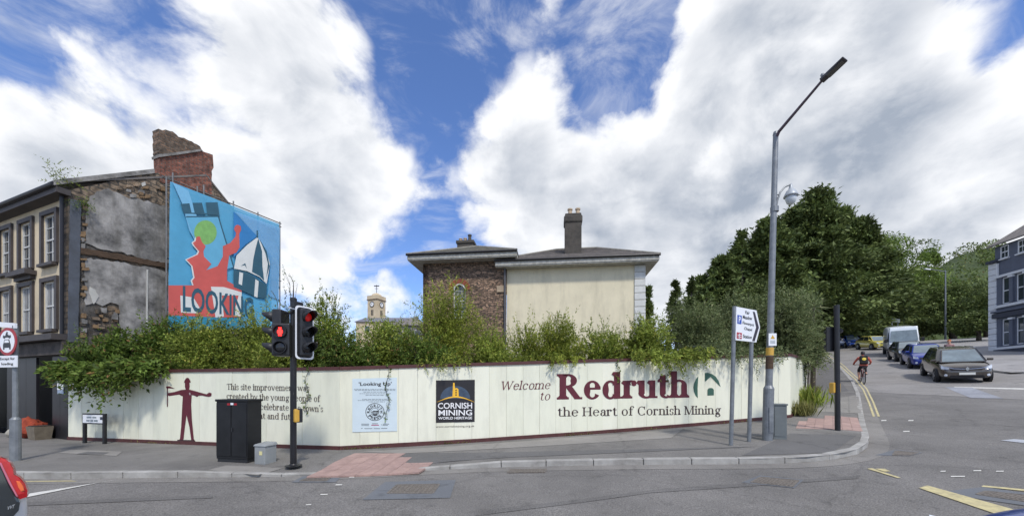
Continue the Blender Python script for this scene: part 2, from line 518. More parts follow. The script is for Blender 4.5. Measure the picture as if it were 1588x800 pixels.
# serif lettering: stems, hairlines, bowls and slabs
def serif_glyph(ch, w, th):
    S = []      # list of polygons in glyph units
    XH, CAP, ASC = 0.48, 0.68, 0.72
    hw = w / 2
    def rect(x0, y0, x1, y1): S.append([(x0, y0), (x1, y0), (x1, y1), (x0, y1)])
    def slab(x, y, e=0.075, up=True):
        h = th * 1.05
        y0 = y if up else y - h
        rect(x - hw - e, y0, x + hw + e, y0 + h)
        k = th * 0.9
        if up: S.append([(x - hw - e * .6, y0 + h), (x + hw + e * .6, y0 + h), (x + hw, y0 + h + k), (x - hw, y0 + h + k)])
        else: S.append([(x - hw, y0 - k), (x + hw, y0 - k), (x + hw + e * .6, y0), (x - hw - e * .6, y0)])
    def flag(x, y):
        S.append([(x - hw - 0.075, y - th * 1.2), (x - hw, y - th * 2.2), (x - hw, y), (x - hw - 0.02, y)])
    def stem(x, y0, y1): rect(x - hw, y0, x + hw, y1)
    def arc(cx, cy, rx, ry, a0, a1, n=14, k0=1.0, wm=None):
        W_ = wm if wm else w
        pr = None
        for i in range(n + 1):
            a = math.radians(a0 + (a1 - a0) * i / n)
            t = th + (W_ - th) * abs(math.cos(a)) ** 1.3
            ox, oy = math.cos(a), math.sin(a)
            o = (cx + rx * ox, cy + ry * oy)
            inn = (cx + (rx - t) * ox, cy + (ry - max(th, t * 0.75) if False else ry - th - (t - th) * 0.35) * oy)
            if pr: S.append([pr[0], o, inn, pr[1]])
            pr = (o, inn)
    def diag(x0, y0, x1, y1, t):
        S.append([(x0 - t / 2, y0), (x0 + t / 2, y0), (x1 + t / 2, y1), (x1 - t / 2, y1)])
    def dot(x, y, r):
        S.append([(x + r * math.cos(i * math.pi / 4), y + r * math.sin(i * math.pi / 4)) for i in range(8)])
    m = 0.06 + hw
    if ch == ' ': return S, 0.24
    if ch in 'nhmru':
        x = 0.05 + hw
        if ch == 'u':
            x2 = x + 0.27 + w * 0.3
            stem(x, 0.12, XH); stem(x2, 0, XH); flag(x, XH); flag(x2, XH)
            arc(x + (x2 - x) * 0.5 - 0.01, 0.15, (x2 - x) / 2 + hw, 0.16, 180, 330)
            rect(x2, 0, x2 + hw + 0.07, th)
            return S, x2 + hw + 0.08
        top = ASC if ch == 'h' else XH
        stem(x, 0, top); flag(x, top); slab(x, 0)
        if ch == 'r':
            arc(x + 0.14, XH - 0.15, 0.15 + hw * .2, 0.16, 160, 60); dot(x + 0.19 + hw * .3, XH - 0.075, 0.05 + hw * .35)
            return S, x + 0.29 + hw * 0.5
        d = 0.26 + w * 0.3
        x2 = x + d
        arc((x + x2) / 2, XH - 0.16, d / 2 + hw, 0.17, 150, 0); stem(x2, 0, XH - 0.15); slab(x2, 0)
        if ch == 'm':
            x3 = x2 + d
            arc((x2 + x3) / 2, XH - 0.16, d / 2 + hw, 0.17, 150, 0); stem(x3, 0, XH - 0.15); slab(x3, 0); x2 = x3
        return S, x2 + hw + 0.085
    if ch in 'bdpqogce':
        rx, ry = 0.19 + w * 0.28, 0.255
        cx, cy = 0.045 + rx, XH / 2
        if ch == 'o': arc(cx, cy, rx, ry, 0, 360, 24); return S, 2 * rx + 0.09
        if ch == 'c':
            arc(cx, cy, rx, ry, 55, 320, 20); dot(cx + rx * .62, cy + ry * .58, 0.04 + hw * .4); return S, 2 * rx + 0.07
        if ch == 'e':
            arc(cx, cy, rx, ry, 10, 325, 22); rect(cx - rx + w * .6, cy + 0.01, cx + rx - 0.012, cy + 0.01 + th)
            S.append([(cx + rx - w * .85, cy + .02), (cx + rx - 0.004, cy + .02), (cx + rx * .97, cy + .1), (cx + rx - w * .9, cy + .1)])
            return S, 2 * rx + 0.08
        if ch == 'd':
            x2 = cx + rx - hw * 0.6
            arc(cx - 0.01, cy, rx - 0.01, ry, 40, 320, 20); stem(x2, 0, ASC); flag(x2, ASC); rect(x2, 0, x2 + hw + 0.07, th)
            return S, x2 + hw + 0.08
        if ch in 'bp':
            x = 0.05 + hw
            cx = x + rx - hw * .4
            arc(cx, cy, rx, ry, -140, 140, 20)
            if ch == 'b': stem(x, 0.02, ASC); flag(x, ASC)
            else: stem(x, -0.2, XH); flag(x, XH); slab(x, -0.22)
            return S, cx + rx + 0.045
        if ch == 'g':
            arc(cx, 0.31, rx * .82, 0.17, 0, 360, 20)
            arc(cx + .01, -0.1, rx * .95, 0.125, 0, 360, 20)
            S.append([(cx - rx * .8, .02), (cx + rx * .8, .02), (cx + rx * .6, .02 + w * .7), (cx - rx * .7, .06 + w * .7)])
            rect(cx + rx * .55, XH - th * 1.6, cx + rx + .05, XH)
            return S, 2 * rx + 0.09
    if ch == 'a':
        x2 = 0.3 + w * .4
        stem(x2, 0.03, XH - 0.14); arc(x2 - .1 - w * .1, XH - .15, .1 + w * .6, .16, 150, 0); dot(.1 + hw * .4, XH - .11, .04 + hw * .35)
        arc(.19, .14, .155, .15, 60, 330, 18); rect(x2, 0, x2 + hw + .06, th)
        return S, x2 + hw + .075
    if ch == 'f':
        x = .1 + hw; stem(x, 0, ASC - .14); arc(x + .12, ASC - .14, .12 + hw, .15, 180, 50); slab(x, 0)
        rect(x - hw - .07, XH - th, x + hw + .12, XH); dot(x + .2, ASC - .09, .035 + hw * .3); return S, x + .2 + hw * .5
    if ch in 'il':
        x = .06 + hw
        top = ASC if ch == 'l' else XH
        stem(x, 0, top); flag(x, top); slab(x, 0)
        if ch == 'i': dot(x, XH + .14, .055 + hw * .4)
        return S, x + hw + .085
    if ch == 't':
        x = .09 + hw; stem(x, .1, XH + .12); rect(x - hw - .07, XH - th, x + hw + .1, XH)
        S.append([(x - hw - .07, XH), (x - hw, XH), (x + hw, XH + .16), (x, XH + .13)])
        arc(x + .1, .12, .1 + hw, .13, 180, 320); return S, x + .19 + hw * .6
    if ch == 's':
        arc(.17 + w * .1, XH - .125, .13 + w * .1, .135, 30, 250, 14, wm=w * .75); arc(.17 + w * .1, .125, .135 + w * .1, .135, -150, 70, 14, wm=w * .75)
        rect(.05, .0, .05 + th, .14); rect(.27 + w * .15, XH - .15, .27 + w * .15 + th, XH - .02); return S, .35 + w * .2
    if ch in 'vwyW':
        t = w * .95
        if ch == 'W':
            h = CAP; d = .2
            xs = [.08, .08 + d, .08 + 2 * d, .08 + 3 * d, .08 + 4 * d]
            ys = [h, 0, h, 0, h]
        elif ch == 'w': h = XH; d = .15; xs = [.07 + i * d for i in range(5)]; ys = [h, 0, h, 0, h]
        else: h = XH; d = .19; xs = [.07, .07 + d, .07 + 2 * d]; ys = [h, 0, h]
        for i in range(len(xs) - 1):
            diag(xs[i], ys[i], xs[i + 1], ys[i + 1], t if i % 2 == 0 else th * 1.2)
        rect(xs[0] - .1, h - th, xs[0] + .1, h); rect(xs[-1] - .08, h - th, xs[-1] + .08, h)
        if len(xs) == 5: rect(xs[2] - .06, h - th, xs[2] + .06, h)
        if ch == 'y':
            diag(xs[1] - .07, -.17, xs[1], 0, th * 1.2); dot(xs[1] - .1, -.17, .04)
        return S, xs[-1] + .09
    if ch in "',":
        y = ASC - .02 if ch == "'" else .06
        dot(.09, y, .05 + hw * .2); S.append([(.1, y), (.15, y), (.09, y - .17), (.06, y - .16)]); return S, .2
    if ch == 'R':
        x = .07 + hw; stem(x, 0, CAP); slab(x, 0); slab(x, CAP, up=False)
        arc(x + .14, CAP - .18, .19 + w * .35, .18, 90, -90, 16)
        rect(x, CAP - th, x + .15, CAP); rect(x, CAP - .36, x + .15, CAP - .36 + th)
        diag(x + .36 + w * .35, 0, x + .16, CAP - .34, w * 1.05); rect(x + .28 + w * .2, 0, x + .47 + w * .4, th)
        return S, x + .5 + w * .4
    if ch == 'H':
        x = .07 + hw; x2 = x + .4 + w * .2
        for q in (x, x2): stem(q, 0, CAP); slab(q, 0); slab(q, CAP, up=False)
        rect(x, CAP / 2 - th / 2, x2, CAP / 2 + th / 2); return S, x2 + hw + .09
    if ch == 'C':
        arc(.34, CAP / 2, .29, CAP / 2 + .012, 45, 318, 24); rect(.52, CAP - .22, .52 + th * 1.2, CAP); rect(.52, 0.02, .52 + th, .15); return S, .64
    if ch == 'M':
        x, x2 = .1, .64 + w * .3
        rect(x - th * .7, 0, x + th * .7, CAP); stem(x2, 0, CAP)
        diag((x + x2) / 2, 0, x + .02, CAP, w); diag((x + x2) / 2, 0, x2 - .02, CAP, th)
        rect(x - .09, 0, x + .09, th); slab(x2, 0); slab(x2, CAP, up=False); rect(x - .1, CAP - th, x + .06, CAP); return S, x2 + hw + .09
    if ch == 'T':
        x = .3; stem(x, 0, CAP); slab(x, 0); rect(.03, CAP - th, .57, CAP); rect(.03, CAP - .17, .03 + th, CAP); rect(.57 - th, CAP - .17, .57, CAP); return S, .6
    rect(.05, 0, .3, XH)
    return S, .35
def serif(body, quad, nrm, name, m, parent, w=0.085, th=0.03, slant=0.0, off=0.004, space=0.0):
    polys = []; words = []; wn_ = 0; x = 0.0
    for ch in body:
        if ch == ' ': wn_ += 1
        S, adv = serif_glyph(ch, w, th)
        for p in S: polys.append([(a + x + slant * b, b) for a, b in p]); words.append(wn_)
        x += adv + space
    xs0 = 0.03; x1 = x - 0.03
    o = None
    for wk in sorted(set(words)):
        mb = MB(); k = 0
        for p, wi in zip(polys, words):
            if wi != wk: continue
            k += 1
            mb.add([bil(quad, (a - xs0) / (x1 - xs0), b / 0.70) + nrm * (off + 0.00025 * (k % 9)) for a, b in p], [tuple(range(len(p)))])
        o = mb.build(name, m, parent, fix=False)
    return o
# ================================================================== ground, roads, pavements
def asphalt(name, base, spread=0.35, big=0.18, rough=0.85, fine=90):
    m = bpy.data.materials.new(name); m.use_nodes = True
    t = m.node_tree; L = t.links.new
    b = t.nodes['Principled BSDF']; b.inputs['Roughness'].default_value = rough
    b.inputs['Specular IOR Level'].default_value = 0.35
    tc = N(t, 'ShaderNodeTexCoord')
    a = N(t, 'ShaderNodeTexNoise'); a.inputs['Scale'].default_value = fine; a.inputs['Detail'].default_value = 3
    L(tc.outputs['Object'], a.inputs['Vector'])
    c = N(t, 'ShaderNodeTexNoise'); c.inputs['Scale'].default_value = 0.55; c.inputs['Detail'].default_value = 7
    c.inputs['Roughness'].default_value = 0.65
    L(tc.outputs['Object'], c.inputs['Vector'])
    v = N(t, 'ShaderNodeTexVoronoi'); v.inputs['Scale'].default_value = fine * 0.45
    L(tc.outputs['Object'], v.inputs['Vector'])
    f1 = N(t, 'ShaderNodeMapRange'); f1.inputs['From Min'].default_value = .25; f1.inputs['From Max'].default_value = .75
    f1.inputs['To Min'].default_value = 1 - spread; f1.inputs['To Max'].default_value = 1 + spread
    L(a.outputs['Fac'], f1.inputs['Value'])
    f2 = N(t, 'ShaderNodeMapRange'); f2.inputs['From Min'].default_value = .3; f2.inputs['From Max'].default_value = .7
    f2.inputs['To Min'].default_value = 1 - big; f2.inputs['To Max'].default_value = 1 + big
    L(c.outputs['Fac'], f2.inputs['Value'])
    k = mth(t, 'MULTIPLY', f1.outputs[0], f2.outputs[0])
    # hairline cracks and darker oil-stained spots
    ck = N(t, 'ShaderNodeTexVoronoi', feature='DISTANCE_TO_EDGE'); ck.inputs['Scale'].default_value = 0.24
    wn_ = N(t, 'ShaderNodeVectorMath', operation='MULTIPLY_ADD'); L(c.outputs['Color'], wn_.inputs[0]); wn_.inputs[1].default_value = (1.3, 1.3, 1.3)
    L(tc.outputs['Object'], wn_.inputs[2]); L(wn_.outputs[0], ck.inputs['Vector'])
    cr = N(t, 'ShaderNodeMapRange'); cr.inputs['From Min'].default_value = .0; cr.inputs['From Max'].default_value = .010
    cr.inputs['To Min'].default_value = .82; cr.inputs['To Max'].default_value = 1.0
    L(ck.outputs['Distance'], cr.inputs['Value'])
    k = mth(t, 'MULTIPLY', k, cr.outputs[0])
    st = N(t, 'ShaderNodeTexNoise'); st.inputs['Scale'].default_value = 2.6; st.inputs['Detail'].default_value = 5
    L(tc.outputs['Object'], st.inputs['Vector'])
    sr = N(t, 'ShaderNodeMapRange'); sr.inputs['From Min'].default_value = .6; sr.inputs['From Max'].default_value = .78
    sr.inputs['To Min'].default_value = 1.0; sr.inputs['To Max'].default_value = .62
    L(st.outputs['Fac'], sr.inputs['Value'])
    k = mth(t, 'MULTIPLY', k, sr.outputs[0])
    mu = N(t, 'ShaderNodeVectorMath', operation='SCALE'); mu.inputs[0].default_value = base[:3]
    L(k, mu.inputs['Scale']); L(mu.outputs[0], b.inputs['Base Color'])
    bp = N(t, 'ShaderNodeBump'); bp.inputs['Strength'].default_value = 0.35; bp.inputs['Distance'].default_value = 0.01
    L(mth(t, 'ADD', a.outputs['Fac'], v.outputs['Distance']), bp.inputs['Height']); L(bp.outputs[0], b.inputs['Normal'])
    return m
M_ROAD = asphalt('asphalt_road', (0.172, 0.164, 0.153), big=0.22, spread=.55, fine=60)
M_ROAD2 = asphalt('asphalt_worn', (0.25, 0.238, 0.222), big=0.16, spread=.45, fine=60)
M_PAVE = asphalt('asphalt_pavement', (0.175, 0.167, 0.154), big=0.28, spread=.45, fine=70)
M_PAVE_D = asphalt('asphalt_patch', (0.135, 0.132, 0.127), big=0.14)
M_PAVE_L = asphalt('concrete_patch', (0.255, 0.242, 0.22), big=0.2, spread=0.2)
M_STEEL_PATCH = asphalt('tarmac_bluegrey', (0.15, 0.16, 0.172), big=0.12, spread=0.2)
M_WHITE_LINE = mat('road_paint_white', rgb(226, 224, 216), 0.7, col2=rgb(182, 180, 172), scale=14, detail=8)
M_YELLOW = mat('road_paint_yellow', rgb(216, 204, 150), 0.7, col2=rgb(160, 150, 118), scale=9, detail=8)
M_KERB = mat('kerb_granite', (0.44, 0.43, 0.40, 1), 0.85, col2=(0.22, 0.21, 0.19, 1), scale=2.5, detail=8, bump=0.3, bscale=60)

def zr(x, y): return float(zg(x, y)) - KERB
gx = np.concatenate([np.array([-1500, -800, -400, -200, -100, -60]), np.arange(-40, 66, 0.8), np.array([75, 100, 160, 300, 700, 1500])])
gy = np.concatenate([np.array([-1500, -700, -300, -100, -40]), np.arange(-12, 80, 0.8), np.array([90, 120, 200, 400, 800, 1800])])
GX, GY = np.meshgrid(gx, gy, indexing='ij')
GZ = zg(GX, GY) - KERB
nx, ny = len(gx), len(gy)
idx = np.arange(nx * ny).reshape(nx, ny)
gq = np.stack([idx[:-1, :-1], idx[1:, :-1], idx[1:, 1:], idx[:-1, 1:]], -1).reshape(-1, 4)
ground = np_mesh('ground', np.stack([GX, GY, GZ], -1).reshape(-1, 3), gq, M_ROAD)
tag(ground, 'grey asphalt carriageway sloping up to the right', kind='structure')

def sheet(name, quad, m, off=0.006, n=8, k=8, parent=None, base=-KERB):
    q = [Vector((p[0], p[1], 0)) for p in quad]
    pts = []
    for i in range(n + 1):
        row = []
        for j in range(k + 1):
            p = bil(q, i / n, j / k)
            row.append((p.x, p.y, float(zg(p.x, p.y)) + base + off))
        pts.append(row)
    return MB().grid(pts).build(name, m, parent)
def strip(name, left, right, m, off=0.006, sub=6, parent=None, base=-KERB, across=4):
    pts = []
    for i in range(len(left) - 1):
        for s in range(sub + (1 if i == len(left) - 2 else 0)):
            f = s / sub
            a = Vector(left[i][:2]).lerp(Vector(left[i + 1][:2]), f); b = Vector(right[i][:2]).lerp(Vector(right[i + 1][:2]), f)
            pts.append([(a.lerp(b, j / across).x, a.lerp(b, j / across).y, float(zg(*a.lerp(b, j / across))) + base + off) for j in range(across + 1)])
    return MB().grid(pts).build(name, m, parent)

# ---- kerb line (pixels of the kerb's top edge, and how far it is dropped there)
KPX = [(106, 734, 0), (230, 731.5, 0), (320, 731.5, 0), (400, 736, .065), (470, 736.5, .085), (560, 733, .085), (650, 728.5, .085),
       (700, 723.5, .07), (745, 716.5, 0), (880, 714, 0), (1000, 712, 0), (1110, 711.5, 0), (1184, 711, 0), (1250, 709.5, 0), (1292, 706.5, 0),
       (1324, 701, 0), (1343, 691, 0), (1350, 681, 0), (1346, 669, .04), (1342, 657, .06), (1338, 636, .02), (1333, 608, 0), (1324, 590, 0),
       (1310, 575, 0), (1297, 562, 0), (1283, 552, 0), (1272, 544, 0)]
kerb_pts = [(Vector(P(a, b, -d)[:2]), d) for a, b, d in KPX]
k0 = kerb_pts[0][0]
kerb_pts = [(Vector((k0.x - 16, k0.y + 1.2)), 0), (Vector((k0.x - 7, k0.y + .25)), 0)] + kerb_pts
kl = kerb_pts[-1][0]
kerb_pts += [(kl + Vector((1.2, 7)), 0), (kl + Vector((-1.5, 18)), 0)]
def resample(pts, step):
    out = [pts[0]]
    for (a, da), (b, db) in zip(pts, pts[1:]):
        n = max(1, int(round((b - a).length / step)))
        for i in range(1, n + 1): out.append((a.lerp(b, i / n), da + (db - da) * i / n))
    return out
def smooth_line(pts, it=2):
    for _ in range(it):
        pts = [pts[0]] + [((pts[i - 1][0] + pts[i][0] * 2 + pts[i + 1][0]) / 4, (pts[i - 1][1] + 2 * pts[i][1] + pts[i + 1][1]) / 4) for i in range(1, len(pts) - 1)] + [pts[-1]]
    return pts
KL = smooth_line(resample(kerb_pts, 0.45), 3)

# ---- hoarding corner points
HC = P(527, 697); HL = P(106, 681.5); HR = P(1226, 647)
HL = Vector((HL.x, HL.y, float(zg(HL.x, HL.y))))
HE = P(1251, 618)
BD = Vector((-0.933, 0.359, 0)); BN = Vector((-0.359, -0.933, 0)); GD = Vector((0.359, 0.933, 0))   # facade direction, facade outward, gable direction
back_px = [P(1258, 606), P(1264, 584), P(1268, 566), P(1269.5, 550)]
back = [HL + BD * 16, HL + BD * 7, HL, HL.lerp(HC, .33), HL.lerp(HC, .6), HC, HC.lerp(HR, .3), HC.lerp(HR, .6), HC.lerp(HR, .85), HR, HE] + back_px
back += [back[-1] + Vector((-.2, 7, 0)), back[-1] + Vector((-4, 18, 0))]
def nearest_k(px):
    return min(range(len(KL)), key=lambda i: abs((CX + F * KL[i][0].x / KL[i][0].y) - px) + (0 if True else 0))
# pair each kerb sample with a point on the back line by arc length between matched knots
knots_k = [0, min(range(len(KL)), key=lambda i: (KL[i][0] - Vector((HL.x - .8, k0.y))).length)]
for tgt in [P(527, 735), P(760, 717), P(1000, 712), P(1215, 710.5), P(1347, 686), P(1337, 632), P(1331, 603), P(1318, 583), P(1303, 568), P(1272, 544)]:
    knots_k.append(min(range(len(KL)), key=lambda i: (KL[i][0] - Vector(tgt[:2])).length))
knots_k.append(len(KL) - 1)
knots_b = [back[0], back[2], HC, HC.lerp(HR, .25), HC.lerp(HR, .55), HC.lerp(HR, .86), HR, HE, back_px[0], back_px[1], back_px[2], back_px[3], back[-1]]
pave_rows = []
for a in range(len(knots_k) - 1):
    i0, i1 = knots_k[a], knots_k[a + 1]
    for i in range(i0, i1 + (1 if a == len(knots_k) - 2 else 0)):
        f = (i - i0) / max(1, i1 - i0)
        b = knots_b[a].lerp(knots_b[a + 1], f)
        k, d = KL[i]
        row = []
        for j in range(13):
            q = Vector(b[:2]).lerp(k, j / 12)
            e = max(0, (j / 12 - .55) / .45); e = e * e * (3 - 2 * e)
            row.append((q.x, q.y, float(zg(q.x, q.y)) - d * e))
        pave_rows.append(row)
pavement = MB().grid(pave_rows).build('pavement', M_PAVE)
tag(pavement, 'grey asphalt pavement in front of the hoarding', kind='structure')
# each kerb stone
def stones(line, parent, width=0.14, per=2, side=-1, gap=0.006, name='kerb_stone'):
    i = 0
    while i + per < len(line):
        a, da = line[i]; b, db = line[i + per]
        t = (b - a).normalized(); nrm = Vector((-t.y, t.x)) * side
        a2, b2 = a + t * gap, b - t * gap
        L_, T_ = [], []
        for p, d, o in ((a2, da, 0), (b2, db, 0), (b2, db, width), (a2, da, width)):
            q = p - nrm * o
            z = float(zg(q.x, q.y))
            L_.append((q.x, q.y, z - KERB - .05)); T_.append((q.x, q.y, z - d + .012 + random.uniform(-.003, .003)))
        MB().hexa(L_, T_).build(name, M_KERB, parent, bevel=.012)
        i += per
stones(KL, pavement)

# worn, paler channel along the foot of the kerb
ch_i = [i for i in range(2, len(KL) - 2)]
def k_out(i):
    t_ = (KL[i + 1][0] - KL[i - 1][0]).normalized(); return KL[i][0] + Vector((t_.y, -t_.x)) * .34
ch = strip('gutter_channel', [KL[i][0] for i in ch_i], [k_out(i) for i in ch_i], asphalt('gutter_asphalt', (.215, .204, .186), big=.25, spread=.4), .005, 1, across=2)
tag(ch, 'worn pale channel along the foot of the kerb', kind='structure')
# ---- surfaces laid into the pavement
M_TACT = mat('tactile_pink', rgb(172, 144, 135), 0.85, col2=rgb(146, 122, 114), scale=5, bump=0.8, bscale=18)
M_TACT2 = mat('tactile_pink_pale', rgb(180, 151, 141), 0.85, col2=rgb(154, 129, 120), scale=5, bump=0.8, bscale=18)
def slabs(quad_px, n, k, name, mats, skip=(), dz=0.0):
    q = [P(a, b) for a, b in quad_px]
    for i in range(n):
        for j in range(k):
            if (i, j) in skip: continue
            c = []
            for u, v in ((i, j), (i + 1, j), (i + 1, j + 1), (i, j + 1)):
                cu = u + (.012 if u == i else -.012); cv = v + (.012 if v == j else -.012)
                p = bil(q, cu / n, cv / k); c.append(p)
            h = random.uniform(0.012, 0.015)
            zz = [tri_z(p) for p in c]
            MB().hexa([(p.x, p.y, z - .02) for p, z in zip(c, zz)], [(p.x, p.y, z + h) for p, z in zip(c, zz)]).build(name, random.choice(mats), pavement)
PR = np.array(pave_rows)          # rows x 13 x 3
PXY = PR[:, :, :2].reshape(-1, 2); PZ = PR[:, :, 2].reshape(-1)
def tri_z(p):
    d = (PXY[:, 0] - p.x) ** 2 + (PXY[:, 1] - p.y) ** 2
    i = np.argsort(d)[:4]; w = 1 / (d[i] + 1e-4)
    # height of the dropped pavement surface near p
    dz = PZ[i] - zg(PXY[i, 0], PXY[i, 1])
    return float(zg(p.x, p.y)) + float((dz * w).sum() / w.sum())
slabs([(475, 733), (650, 727), (690, 703), (550, 703)], 7, 4, 'tactile_slab', [M_TACT, M_TACT2], skip=[(5, 3), (6, 3), (5, 2), (6, 2), (4, 3)])
slabs([(1234, 664), (1338, 667), (1330, 646), (1243, 643)], 7, 4, 'tactile_slab', [M_TACT, M_TACT2], skip=[(0, 3), (1, 3), (2, 3), (0, 2)])
slabs([(1262, 638), (1336, 640), (1331, 612), (1268, 622)], 4, 2, 'paving_slab', [M_PAVE_L], skip=[(0, 1), (1, 1)])
def laid(name, px, m, off=.006, n=10, k=6):
    q = [P(a, b) for a, b in px]
    pts = [[(p.x, p.y, tri_z(p) + off) for p in (bil(q, i / n, j / k) for j in range(k + 1))] for i in range(n + 1)]
    return MB().grid(pts).build(name, m, pavement)
laid('asphalt_patch', [(640, 718), (700, 712), (1180, 692), (620, 703)], M_PAVE_D, .007, 14)
laid('asphalt_patch', [(1150, 706), (1290, 702), (1328, 675), (1225, 672)], M_PAVE_D, .007, 14)
laid('asphalt_patch', [(1262, 612), (1316, 606), (1286, 562), (1270, 562)], M_PAVE_D, .007, 14)
laid('concrete_patch', [(90, 702), (180, 707), (190, 700), (110, 697)], M_PAVE_L, .007)
laid('concrete_patch', [(320, 728), (400, 732), (440, 722), (350, 721)], M_PAVE_L, .007)
laid('concrete_patch', [(620, 703), (1040, 679), (1060, 664), (560, 700)], M_PAVE_L, .006)
laid('access_cover', [(118, 704), (160, 705), (170, 701.5), (135, 700.5)], M_PAVE_D, .011)

# ---- side road, worn lighter surface beyond the crossing
lr = [P(1333, 607, -KERB), P(1325, 592, -KERB), P(1311, 577, -KERB), P(1284, 554, -KERB), P(1273, 546, -KERB)]
side = Vector((0.76, -0.65, 0))
rr = [P(1640, 622, -KERB), lr[1] + side * 12, lr[2] + side * 9.5, lr[3] + side * 9, lr[4] + side * 9]
lr += [lr[-1] + Vector((1.2, 7, 0)), lr[-1] + Vector((-1.5, 18, 0))]
rr += [lr[-2] + Vector((8, -1, 0)), lr[-1] + Vector((7, 2, 0))]
tag(strip('side_road', lr, rr, M_ROAD2, .006, 8), 'worn pale asphalt road climbing between the trees', kind='structure')

# ---- painted markings
def mark(name, px, m, label, cat='road marking', off=.011, n=10, k=2, grp=None):
    o = sheet(name, [P(a, b, -KERB) for a, b in px], m, off, n, k)
    tag(o, label, cat, grp, kind='structure')
    return o
mark('painted_line', [(38, 772), (162, 746.8), (180, 744.2), (46, 765.5)], M_WHITE_LINE, 'white line slanting across the lane by the left kerb')
mark('painted_line', [(0, 747.8), (120, 746.6), (110, 745.4), (0, 746.6)], M_YELLOW, 'thin yellow line along the left gutter')
def dy(px0, w, label):
    l = [P(a, b, -KERB) for a, b in px0]
    o = strip('double_yellow_line', [p for p in l], [p + Vector((w, 0, 0)) for p in l], M_YELLOW, .012, 6, across=1)
    tag(o, label, 'road marking', kind='structure')
dy([(1361, 646), (1352, 622), (1343, 603), (1330, 587), (1314, 573), (1298, 560), (1284, 551), (1275, 545)], .075, 'outer yellow line following the kerb uphill')
dy([(1353.5, 646), (1346, 624), (1337.5, 604), (1325.5, 588), (1310.5, 574.5), (1295, 562)], .075, 'inner yellow line following the kerb uphill')
mark('yellow_box_stripe', [(1425, 757), (1438, 753), (1588, 795), (1552, 800)], M_YELLOW, 'broad worn yellow stripe of the junction box')
mark('yellow_box_stripe', [(1522, 755), (1525, 753), (1610, 761), (1610, 764)], M_YELLOW, 'thin yellow stripe beside the wide iron cover')
mark('yellow_box_stripe', [(1345, 727), (1352, 726), (1397, 741), (1392, 741.5)], M_YELLOW, 'short faded yellow stripe near the corner kerb')
mark('yellow_box_stripe', [(1358, 727), (1372, 727), (1381, 731), (1371, 731.5)], M_YELLOW, 'stub of worn yellow paint at the stripe end')
for i_, (px4, lb) in enumerate((([(735, 800), (1010, 764), (1030, 757), (760, 790)], 'dark trench repair crossing the foreground asphalt'),
                                ([(1010, 764), (1330, 742), (1335, 737), (1030, 757)], 'dark trench repair running towards the corner'),
                                ([(0, 786), (330, 772), (330, 768), (0, 780)], 'dark sealed seam in the left lane'))):
    mark('trench_repair', px4, asphalt('trench_%d' % i_, (.142, .136, .128), big=.2, spread=.5, fine=60), lb, off=.007, n=16)
mark('stop_line', [(1480, 601), (1588, 604), (1588, 602), (1480, 599.6)], M_WHITE_LINE, 'white stop line in front of the dark waiting car')
for i, (a, b, w) in enumerate([(545, 740, 4), (525, 752, 5), (502, 767, 5.5), (478, 783, 4), (1370, 652, 4), (1412, 652, 4), (1405, 669, 5), (1485, 739, 11), (1462, 731, 4), (1515, 730, 6), (1550, 731, 6), (505, 743, 4)]):
    o = mark('crossing_stud', [(a - w, b + .9), (a + w, b + .7), (a + w + 1, b - .9), (a - w + 1, b - .7)], M_WHITE_LINE, 'small worn white crossing stud on the asphalt', 'road stud', n=2, k=1, grp='worn white crossing studs')
mark('crossing_bar', [(1465, 600), (1505, 617), (1556, 618), (1508, 601)], asphalt('pale_paint', (.3, .31, .335), spread=.3, big=.3), 'pale grey worn patch in front of the waiting car')
mark('crossing_bar', [(1552, 683), (1588, 687), (1600, 683), (1572, 681)], asphalt('pale_paint2', (.42, .44, .47), spread=.2), 'pale worn patch at the right edge of the road')
# ---- ironwork
M_IRON = mat('cast_iron', rgb(140, 132, 122), 0.6, col2=rgb(98, 92, 86), scale=30, bump=0.9, bscale=55, metal=.3)
def cover(px_out, px_in, label, ring=True):
    q = [P(a, b, -KERB) for a, b in px_out]
    c = (q[0] + q[1] + q[2] + q[3]) / 4
    t = thing('manhole_cover', label, 'manhole cover', (c.x, c.y, zr(c.x, c.y)))
    o = sheet('surround', q, M_STEEL_PATCH, .008, 8, 6); attach(o, t)
    q2 = [P(a, b, -KERB) for a, b in px_in]
    fr = MB()
    for a, b in zip(q2, q2[1:] + q2[:1]):
        d = (b - a).normalized()
        m_ = (a + b) / 2; m_.z = zr(m_.x, m_.y) + .009
        fr.box(m_, ((b - a).length / 2, .018, .006), d, Vector((-d.y, d.x, 0)).normalized())
    fr.build('frame', M_IRON, t)
    o = sheet('lid', [q2[0].lerp((q2[0] + q2[2]) / 2, .06), q2[1].lerp((q2[0] + q2[2]) / 2, .06), q2[2].lerp((q2[0] + q2[2]) / 2, .06), q2[3].lerp((q2[0] + q2[2]) / 2, .06)], M_IRON, .012, 6, 5); attach(o, t)
    # ribs of the lid
    for i in range(9):
        a = bil(q2, .1 + .1 * i, .12); b = bil(q2, .1 + .1 * i, .88); d = (b - a)
        m_ = (a + b) / 2; m_.z = zr(m_.x, m_.y) + .014
        MB().box(m_, (d.length / 2, .012, .003), d.normalized(), Vector((-d.y, d.x, 0)).normalized()).build('rib', M_IRON, t)
cover([(562, 775), (698, 772), (707, 744), (597, 747)], [(601, 765), (671, 765), (681, 751), (616, 752)], 'square iron cover set in a blue-grey patch, road foreground')
cover([(1357, 706), (1410, 707), (1432, 702), (1388, 697)], [(1385, 706), (1410, 706), (1424, 702), (1390, 699)], 'small iron cover in a pale patch near the corner kerb')
